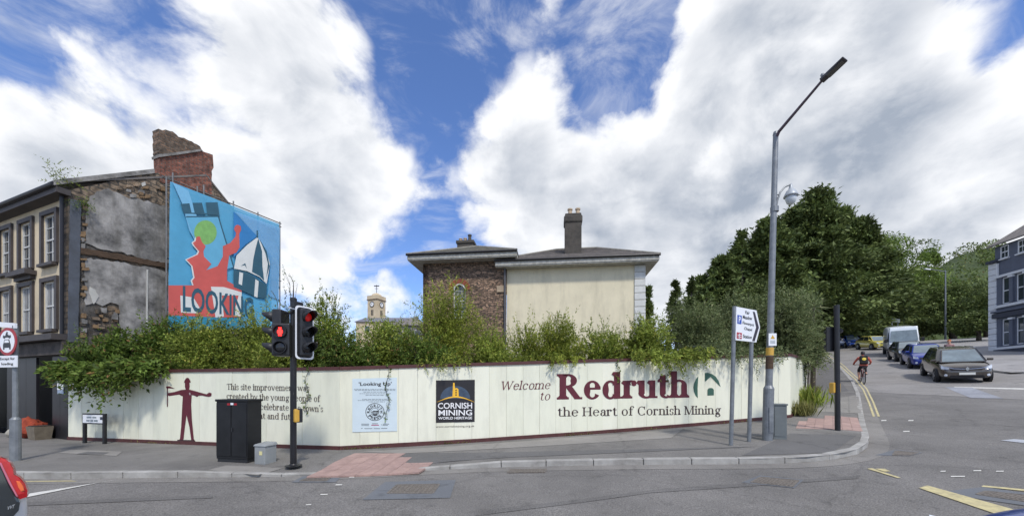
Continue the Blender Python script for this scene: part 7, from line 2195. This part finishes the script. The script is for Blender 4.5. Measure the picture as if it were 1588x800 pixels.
S_ = [
 # label, px, top, half width, behind, material, n, leaf, width, extra
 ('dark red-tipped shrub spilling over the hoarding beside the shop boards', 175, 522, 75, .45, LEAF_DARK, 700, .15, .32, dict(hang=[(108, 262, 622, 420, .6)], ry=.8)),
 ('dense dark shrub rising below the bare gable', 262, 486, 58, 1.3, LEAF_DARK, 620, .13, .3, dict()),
 ('leafy shrub in front of the banner foot, left of its lettering', 330, 484, 52, 1.0, LEAF_MID, 620, .11, .3, dict()),
 ('yellow-green shrub between the banner and the signal heads', 405, 466, 44, 1.4, LEAF_MID, 620, .1, .28, dict()),
 ('low dark growth along the rail behind the painted miner', 300, 535, 60, .5, LEAF_DARK, 420, .11, .3, dict(shoot=.35)),
 ('low creeper-covered growth behind the red man signal', 430, 530, 62, .55, LEAF_MID, 460, .1, .3, dict(shoot=.35)),
 ('slender sparse young tree with small leaves beside the banner edge', 458, 392, 26, 2.6, LEAF_OLIVE, 70, .07, .42, dict(sparse=True, shoot=.6, upr=.9)),
 ('rounded green shrub right of the white-bordered signal', 512, 458, 40, 2.4, LEAF_MID, 760, .09, .34, dict()),
 ('low bramble mass above the corner of the hoarding', 540, 525, 62, .7, LEAF_DARK, 520, .1, .34, dict(shoot=.35)),
 ('spreading shrub below the distant clock tower', 595, 494, 46, 1.7, LEAF_MID, 620, .1, .32, dict()),
 ('bright willowy shrub in front of the arched window', 690, 446, 52, 1.5, LEAF_BRIGHT, 820, .09, .24, dict(upr=.9, hang=[(655, 725, 580, 26, .25)])),
 ('thin sprig of leaves left of the stone wing', 648, 462, 12, 2.4, LEAF_OLIVE, 30, .07, .42, dict(sparse=True)),
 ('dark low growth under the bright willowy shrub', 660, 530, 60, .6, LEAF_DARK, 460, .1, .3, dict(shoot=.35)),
 ('leafy shrub at the joint of stone and rendered walls', 757, 497, 36, 1.3, LEAF_MID, 520, .1, .26, dict(upr=.8)),
 ('upright yellow-green shrub before the left of the cream wall', 812, 494, 34, 1.1, LEAF_BRIGHT, 420, .11, .24, dict(upr=1.1)),
 ('low shoots over the rail below the cream wall', 790, 535, 66, .5, LEAF_MID, 420, .1, .28, dict(shoot=.35)),
 ('feathery shrub with upright shoots before the cream wall middle', 868, 496, 44, 1.0, LEAF_BRIGHT, 440, .11, .24, dict(upr=1.1, hang=[(855, 905, 565, 20, .2)])),
 ('arching shrub before the right of the cream wall', 940, 508, 48, .9, LEAF_MID, 420, .11, .26, dict(upr=.8)),
 ('large arching shrub drooping over the word Redruth', 1000, 490, 50, .9, LEAF_MID, 620, .12, .26, dict(hang=[(975, 1095, 592, 130, .45)])),
 ('tall grey-green shrub left of the direction sign', 1075, 466, 58, 1.8, LEAF_OLIVE, 820, .1, .24, dict(upr=.8)),
 ('tall grey-green shrub behind the direction sign', 1150, 452, 62, 2.2, LEAF_OLIVE, 900, .1, .24, dict(upr=.8, hang=[(1105, 1215, 582, 70, .4)])),
 ('grey-green shrub behind the street lamp column', 1218, 462, 52, 1.6, LEAF_OLIVE, 760, .1, .24, dict(upr=.7)),
 ('low growth behind the green emblem end of the hoarding', 1110, 528, 70, .6, LEAF_OLIVE, 520, .1, .26, dict(shoot=.35)),
 ('shrub hanging over the right end of the hoarding by the hill pavement', 1243, 500, 22, .6, LEAF_OLIVE, 420, .11, .26, dict(bottom=585, ry=.9, droop=.5, upr=.2)),
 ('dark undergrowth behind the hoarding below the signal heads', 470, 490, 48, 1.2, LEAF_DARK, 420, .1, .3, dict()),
 ('shrub filling the gap between the tower shrub and the willowy one', 638, 500, 34, 1.2, LEAF_MID, 420, .1, .3, dict()),
]
for i, (lab, px, top, hw, beh, m, n, leaf, wd, ex) in enumerate(S_):
    shrub('shrub', lab, px, top, hw, beh, m, 100 + i, n=n, leaf=leaf, width=wd, **ex)
# creepers hanging down the boards
for i, (px, y1, lab) in enumerate(((601, 650, 'thin ivy strand trailing over the pale notice'), (478, 640, 'thin ivy strand beside the painted text near the signal pole'), (958, 592, 'short ivy strand above the letter d of the big word'), (1035, 600, 'ivy strand hanging beside the last letters of the big word'))):
    rng = np.random.default_rng(300 + i); nr = nL if px < 527 else nR
    hp_ = hoard_pt(px); zt_ = top_z(px); z1_ = EYE + (HZ - y1) / F * hp_.y
    pts = [Vector((hp_.x + nr.x * .045 + .05 * math.sin(k * 1.3 + i), hp_.y + nr.y * .045, zt_ + .02 - (zt_ + .02 - z1_) * k / 9)) for k in range(10)]
    t = thing('ivy_strand', lab, 'ivy', tuple(pts[0]), 'ivy strands on the hoarding')
    MB().tube(pts, .006, 5).build('stem', M_BARK, t)
    o = np.array([list(p) for p in pts]); o = np.repeat(o, 5, 0) + rng.normal(0, .025, (50, 3)) * np.array([1, .1, 1])
    d = rng.normal(0, 1, (50, 3)); d = d - np.outer(d @ np.array(nr), np.array(nr)) * .7 + np.array(nr) * .25
    v, q = leaves(o, d, rng.uniform(.035, .08, 50), rng.uniform(.025, .05, 50), rng)
    np_mesh('leaves', v, q, LEAF_DARK, t)
# weeds and grasses
def tuft(name, label, base, n, h, spread, m, seed, cat='weeds', kind=None):
    rng = np.random.default_rng(seed)
    o = np.array(base) + rng.normal(0, 1, (n, 3)) * np.array([spread, spread, 0])
    o[:, 2] = zg(o[:, 0], o[:, 1])
    d = rng.normal(0, .35, (n, 3)); d[:, 2] = 1
    ln = h * rng.uniform(.4, 1.15, n)
    v, q = leaves(o, d, ln, ln * .06 + .008, rng, .1)
    o_ = np_mesh(name, v, q, m); tag(o_, label, cat, kind=kind)
    return o_
wp_ = P(1244, 644)
tuft('weed_clump', 'yellowing grassy weeds at the right end of the hoarding', tuple(wp_), 420, .5, .16, LEAF_GRASS, 5)
wp2 = P(1250, 630)
tuft('weed_clump', 'green weeds at the foot of the hoarding return', tuple(wp2), 420, .8, .25, LEAF_MID, 6)
wp3 = P(1256, 612)
tuft('weed_clump', 'low dry weeds beside the rubble wall', tuple(wp3), 420, .5, .16, LEAF_GRASS, 7)
for i, (px, py, s) in enumerate(((560, 696.5, 60), (700, 686.5, 50), (900, 672.5, 60), (1010, 665.5, 40), (250, 688.5, 40), (1140, 656.5, 50))):
    rng = np.random.default_rng(40 + i); p = P(px, py)
    n = s; o = np.array([p.x, p.y, 0]) + rng.normal(0, 1, (n, 3)) * np.array([.5, .03, 0]) 
    dd = (nR if px > 527 else nL)
    hp_ = [hoard_pt(px + (x - p.x) * 40) for x in o[:, 0]]
    o = np.array([[h.x + dd.x * .05, h.y + dd.y * .05, float(zg(h.x, h.y))] for h in hp_])
    d = rng.normal(0, .5, (n, 3)); d[:, 2] = .8
    v, q = leaves(o, d, rng.uniform(.04, .12, n), rng.uniform(.008, .02, n), rng)
    tag(np_mesh('pavement_weeds', v, q, LEAF_GRASS), 'tiny weeds in the joint between pavement and hoarding', 'weeds', kind='stuff')
ev = fp(-.05, z_f + .2, .2)
rng = np.random.default_rng(9)
t = thing('roof_weed', 'small buddleia sprouting from the corner of the terrace eaves', 'weeds', tuple(ev))
o = np.array(ev) + rng.normal(0, .12, (26, 3)); d = rng.normal(0, .5, (26, 3)); d[:, 2] += .7
v, q = twigs(o, d, rng.uniform(.3, .75, 26), 12, .09, .3, rng)
np_mesh('foliage', v, q, LEAF_MID, t)
gw = gpn(130, 318, .1)
o = np.array(gw) + rng.normal(0, .1, (22, 3)); d = rng.normal(0, .5, (22, 3)) + np.array([.3, -.2, -.1])
v, q = twigs(o, d, rng.uniform(.25, .5, 22), 12, .08, .3, rng); np_mesh('foliage', v, q, LEAF_DARK, t)

# ------------------------------------------------ trees
def conifer(name, label, px, top, hw, d, m, seed, nb=170, per=120, cone=.8, spray=.5, group='trees on the hillside', base_px=None, trunk=True):
    rng = np.random.default_rng(seed)
    tp = AT(px, top, d); gz = float(zg(tp.x, d)) if base_px is None else AT(px, base_px, d).z
    H_ = tp.z - gz; R_ = hw * d / F
    t = thing(name, label, 'tree', (tp.x, d, gz), group)
    h = rng.uniform(.04, 1, nb) ** .8
    rad = R_ * np.where(h < .25, .75 + h, (1 - ((h - .25) / .75) ** (1 / cone * .9)) * .98 + .03) * rng.uniform(.6, 1.2, nb)
    az = rng.uniform(0, 2 * np.pi, nb)
    dv = np.stack([np.cos(az), np.sin(az), rng.uniform(-.05, .45, nb) + .5 * (h > .8)], 1); dv = unit(dv)
    o = np.stack([np.full(nb, tp.x), np.full(nb, d), gz + h * H_ * .97], 1)
    s = rng.uniform(.12, 1.0, (nb, per)) ** .55
    p = o[:, None, :] + dv[:, None, :] * (rad[:, None] * s)[..., None]
    p += rng.normal(0, 1, p.shape) * (.10 * R_ * (1.1 - .6 * s))[..., None] * np.array([1, 1, .55])
    p[:, :, 2] -= .16 * rad[:, None] * s ** 2
    p = p.reshape(-1, 3)
    dd = np.repeat(dv, per, 0) * .8 + rng.normal(0, .5, p.shape); dd[:, 2] -= .15
    ln = spray * rng.uniform(.35, 1.6, len(p))
    v, q = leaves(p, dd, ln, ln * .42, rng, .6)
    # leader shoots
    np_mesh('crown', v, q, m, t)
    if trunk:
        tr = MB().tube([(tp.x, d, gz - .3), (tp.x + .1, d, gz + H_ * .5), (tp.x, d, gz + H_ * .96)], [R_ * .07 + .12, R_ * .045 + .06, .03], 8)
        for i in range(0, nb, 6): tr.tube([Vector(o[i]), Vector(o[i] + dv[i] * rad[i] * .8)], [.06, .02], 4)
        tr.build('trunk', M_BARK, t, smooth=True)
    return t
def broadleaf(name, label, px, top, hw, d, m, seed, bottom=None, lumps=36, per=620, leaf=.3, group='trees on the hillside', cat='tree', depth=None):
    rng = np.random.default_rng(seed)
    tp = AT(px, top, d); gz = float(zg(tp.x, d)); R_ = hw * d / F
    zb_ = gz + .3 if bottom is None else max(gz + .3, AT(px, bottom, d).z)
    t = thing(name, label, cat, (tp.x, d, gz), group)
    c = np.array([tp.x, d, (tp.z + zb_) / 2]); r = np.array([R_, depth or R_ * .8, (tp.z - zb_) / 2])
    parts = []; cs_ = []
    for i in range(lumps):
        u = unit(rng.normal(size=(1, 3)))[0]
        lc_ = c + u * r * rng.uniform(.45, .82); lr = r.min() * rng.uniform(.3, .52)
        cs_.append(lc_)
        w = unit(rng.normal(size=(per, 3)))
        pp_ = lc_ + w * lr * (rng.uniform(.55, 1.12, per) ** .6)[:, None] * np.array([1.15, 1.15, .85])
        dd = w * .5 + rng.normal(0, .6, (per, 3))
        ln = leaf * rng.uniform(.5, 1.3, per)
        parts.append(leaves(pp_, dd, ln, ln * .55, rng, .5))
    v, q = joinm(parts); np_mesh('crown', v, q, m, t)
    tr = MB().tube([(tp.x, d, gz - .3), (tp.x, d, (gz + tp.z) / 2)], [R_ * .06 + .1, R_ * .03 + .05], 8)
    for lc_ in cs_[::2]: tr.tube([(tp.x, d, gz + (lc_[2] - gz) * .45), tuple(lc_)], [.09, .03], 5)
    tr.build('trunk', M_BARK, t, smooth=True)
    return t
conifer('cypress_tree', 'tallest dark cypress rising behind the street lamp', 1268, 292, 84, 50, LEAF_CON, 11, nb=330, per=125, cone=.8, spray=.5)
conifer('cypress_tree', 'broad dark cypress left of the street lamp column', 1192, 338, 72, 47, LEAF_CON, 12, nb=260, per=120, cone=.7, spray=.48)
conifer('cypress_tree', 'lower spreading dark conifer at the left end of the tree belt', 1118, 398, 50, 45, LEAF_CON, 13, nb=200, per=75, cone=.6, spray=.5)
conifer('cypress_tree', 'dark cypress on the right shoulder of the tallest one', 1336, 338, 66, 53, LEAF_CON, 14, nb=260, per=120, cone=.7, spray=.48)
conifer('cypress_tree', 'slim conifer top between the two left cypresses', 1150, 352, 26, 46, LEAF_CON, 15, nb=60, per=45, cone=.9, spray=.5)
conifer('cypress_tree', 'dark cypress filling in just left of the tallest crown', 1232, 322, 64, 53, LEAF_CON, 31, nb=280, per=120, cone=.62, spray=.46)
conifer('cypress_tree', 'dark cypress filling in just right of the tallest crown', 1304, 322, 60, 56, LEAF_CON, 32, nb=280, per=120, cone=.62, spray=.46)
conifer('cypress_tree', 'dark conifer on the left slope of the tree belt', 1150, 378, 66, 50, LEAF_CON, 33, nb=260, per=80, cone=.55, spray=.52)
conifer('cypress_tree', 'small dark conifer beginning the tree belt beside the villa', 1090, 428, 44, 47, LEAF_CON, 34, nb=200, per=70, cone=.5, spray=.48)
broadleaf('broadleaf_tree', 'green tree between the cypresses and the sunlit round tree', 1356, 344, 48, 60, LEAF_TREE, 35)
conifer('fastigiate_yew', 'left one of two slender columnar trees beyond the villa', 1047, 434, 13, 34, LEAF_CON, 16, nb=120, per=40, cone=.35, spray=.3, group='columnar trees')
conifer('fastigiate_yew', 'right one of two slender columnar trees beyond the villa', 1072, 428, 12, 35, LEAF_CON, 17, nb=120, per=40, cone=.35, spray=.3, group='columnar trees')
conifer('fastigiate_yew', 'narrow dark columnar tree at the right edge of the villa', 1004, 438, 7, 27, LEAF_CON, 18, nb=90, per=36, cone=.35, spray=.28, group='columnar trees')
broadleaf('broadleaf_tree', 'rounded sunlit green tree right of the cypresses', 1394, 354, 60, 58, LEAF_TREE, 21)
broadleaf('broadleaf_tree', 'small round tree crown peeping over the hillside', 1440, 376, 16, 72, LEAF_TREE, 22, bottom=440, lumps=12)
broadleaf('hillside_thicket', 'dark overhanging thicket behind the white van', 1395, 448, 70, 57, LEAF_CON, 23, lumps=30, cat='thicket')  # darker leaf material paints the shade below the trees into these thickets
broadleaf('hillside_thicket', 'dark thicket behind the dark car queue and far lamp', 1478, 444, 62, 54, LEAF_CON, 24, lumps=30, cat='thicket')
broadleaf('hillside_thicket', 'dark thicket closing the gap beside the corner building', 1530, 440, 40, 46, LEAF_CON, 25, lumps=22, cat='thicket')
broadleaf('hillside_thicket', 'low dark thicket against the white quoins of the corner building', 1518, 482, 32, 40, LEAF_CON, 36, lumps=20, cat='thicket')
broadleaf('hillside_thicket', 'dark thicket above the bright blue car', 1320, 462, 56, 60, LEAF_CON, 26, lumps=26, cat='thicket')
broadleaf('roadside_bush', 'pale green bush above the yellow hatchback', 1375, 512, 28, 52, LEAF_SCRUB, 27, lumps=14, leaf=.28, cat='bush')
broadleaf('roadside_bush', 'grey-green bush beside the silver car', 1300, 490, 22, 56, LEAF_OLIVE, 28, lumps=14, leaf=.28, cat='bush')
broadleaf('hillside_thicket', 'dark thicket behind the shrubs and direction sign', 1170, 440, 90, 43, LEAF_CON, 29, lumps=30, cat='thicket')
# hillside with its scrub
hx = np.linspace(38, 120, 40); hy = np.linspace(60, 150, 40)
HXX, HYY = np.meshgrid(hx, hy, indexing='ij')
rise = np.clip((HYY - 60) / 26, 0, 1) ** .8
crest = np.interp(HXX / HYY * F + CX, [1340, 1400, 1440, 1480, 1520, 1600], [640, 500, 420, 388, 376, 370])
hzz = zg(HXX, HYY) - .3 + rise * np.maximum(0, (EYE + (HZ - crest) / F * 86 - zg(HXX, HYY)) * .96)
hi_ = np.arange(1600).reshape(40, 40)
hq = np.stack([hi_[:-1, :-1], hi_[1:, :-1], hi_[1:, 1:], hi_[:-1, 1:]], -1).reshape(-1, 4)
hill = np_mesh('hill', np.stack([HXX, HYY, hzz], -1).reshape(-1, 3), hq, mat('hill_turf', (.07, .1, .03, 1), .95, col2=(.04, .06, .02, 1), scale=.5))
tag(hill, 'green scrub-covered hillside', kind='structure')
rng = np.random.default_rng(77)
parts = []
for i in range(150):
    a, c_ = rng.uniform(40, 118), rng.uniform(60, 92)
    ix, iy = np.argmin(abs(hx - a)), np.argmin(abs(hy - c_)); z_ = hzz[ix, iy]
    rr2 = rng.uniform(1.4, 3.4); w = unit(rng.normal(size=(260, 3)))
    pp_ = np.array([a, c_, z_ + .1]) + w * rr2 * (rng.uniform(.5, 1.1, 260) ** .5)[:, None] * np.array([1.1, 1, .8])
    ln = .5 * rng.uniform(.5, 1.3, 260); parts.append(leaves(pp_, w * .5 + rng.normal(0, .6, (260, 3)), ln, ln * .55, rng))
v, q = joinm(parts)
tag(np_mesh('hillside_scrub', v, q, LEAF_SCRUB), 'mixed scrub and bracken covering the hillside', 'scrub', kind='stuff')
# cordyline palm beyond the street lamp
cb0 = AT(1260, 476, 15.5); gz = float(zg(cb0.x, cb0.y))
pal = thing('cordyline_palm', 'spiky cabbage palm above the shrubs right of the street lamp', 'palm', (cb0.x, cb0.y, gz))
MB().tube([(cb0.x, cb0.y, gz), (cb0.x + .05, cb0.y, (gz + cb0.z) / 2), tuple(cb0)], [.1, .08, .07], 8).build('trunk', M_BARK, pal)
rng = np.random.default_rng(8)
n = 110
u = unit(rng.normal(size=(n, 3)) + np.array([0, 0, .5]))
v, q = leaves(np.repeat(np.array([list(cb0)]), n, 0) + u * .05, u, rng.uniform(.5, .8, n), rng.uniform(.035, .05, n), rng)
np_mesh('fronds', v, q, LEAF_OLIVE, pal)
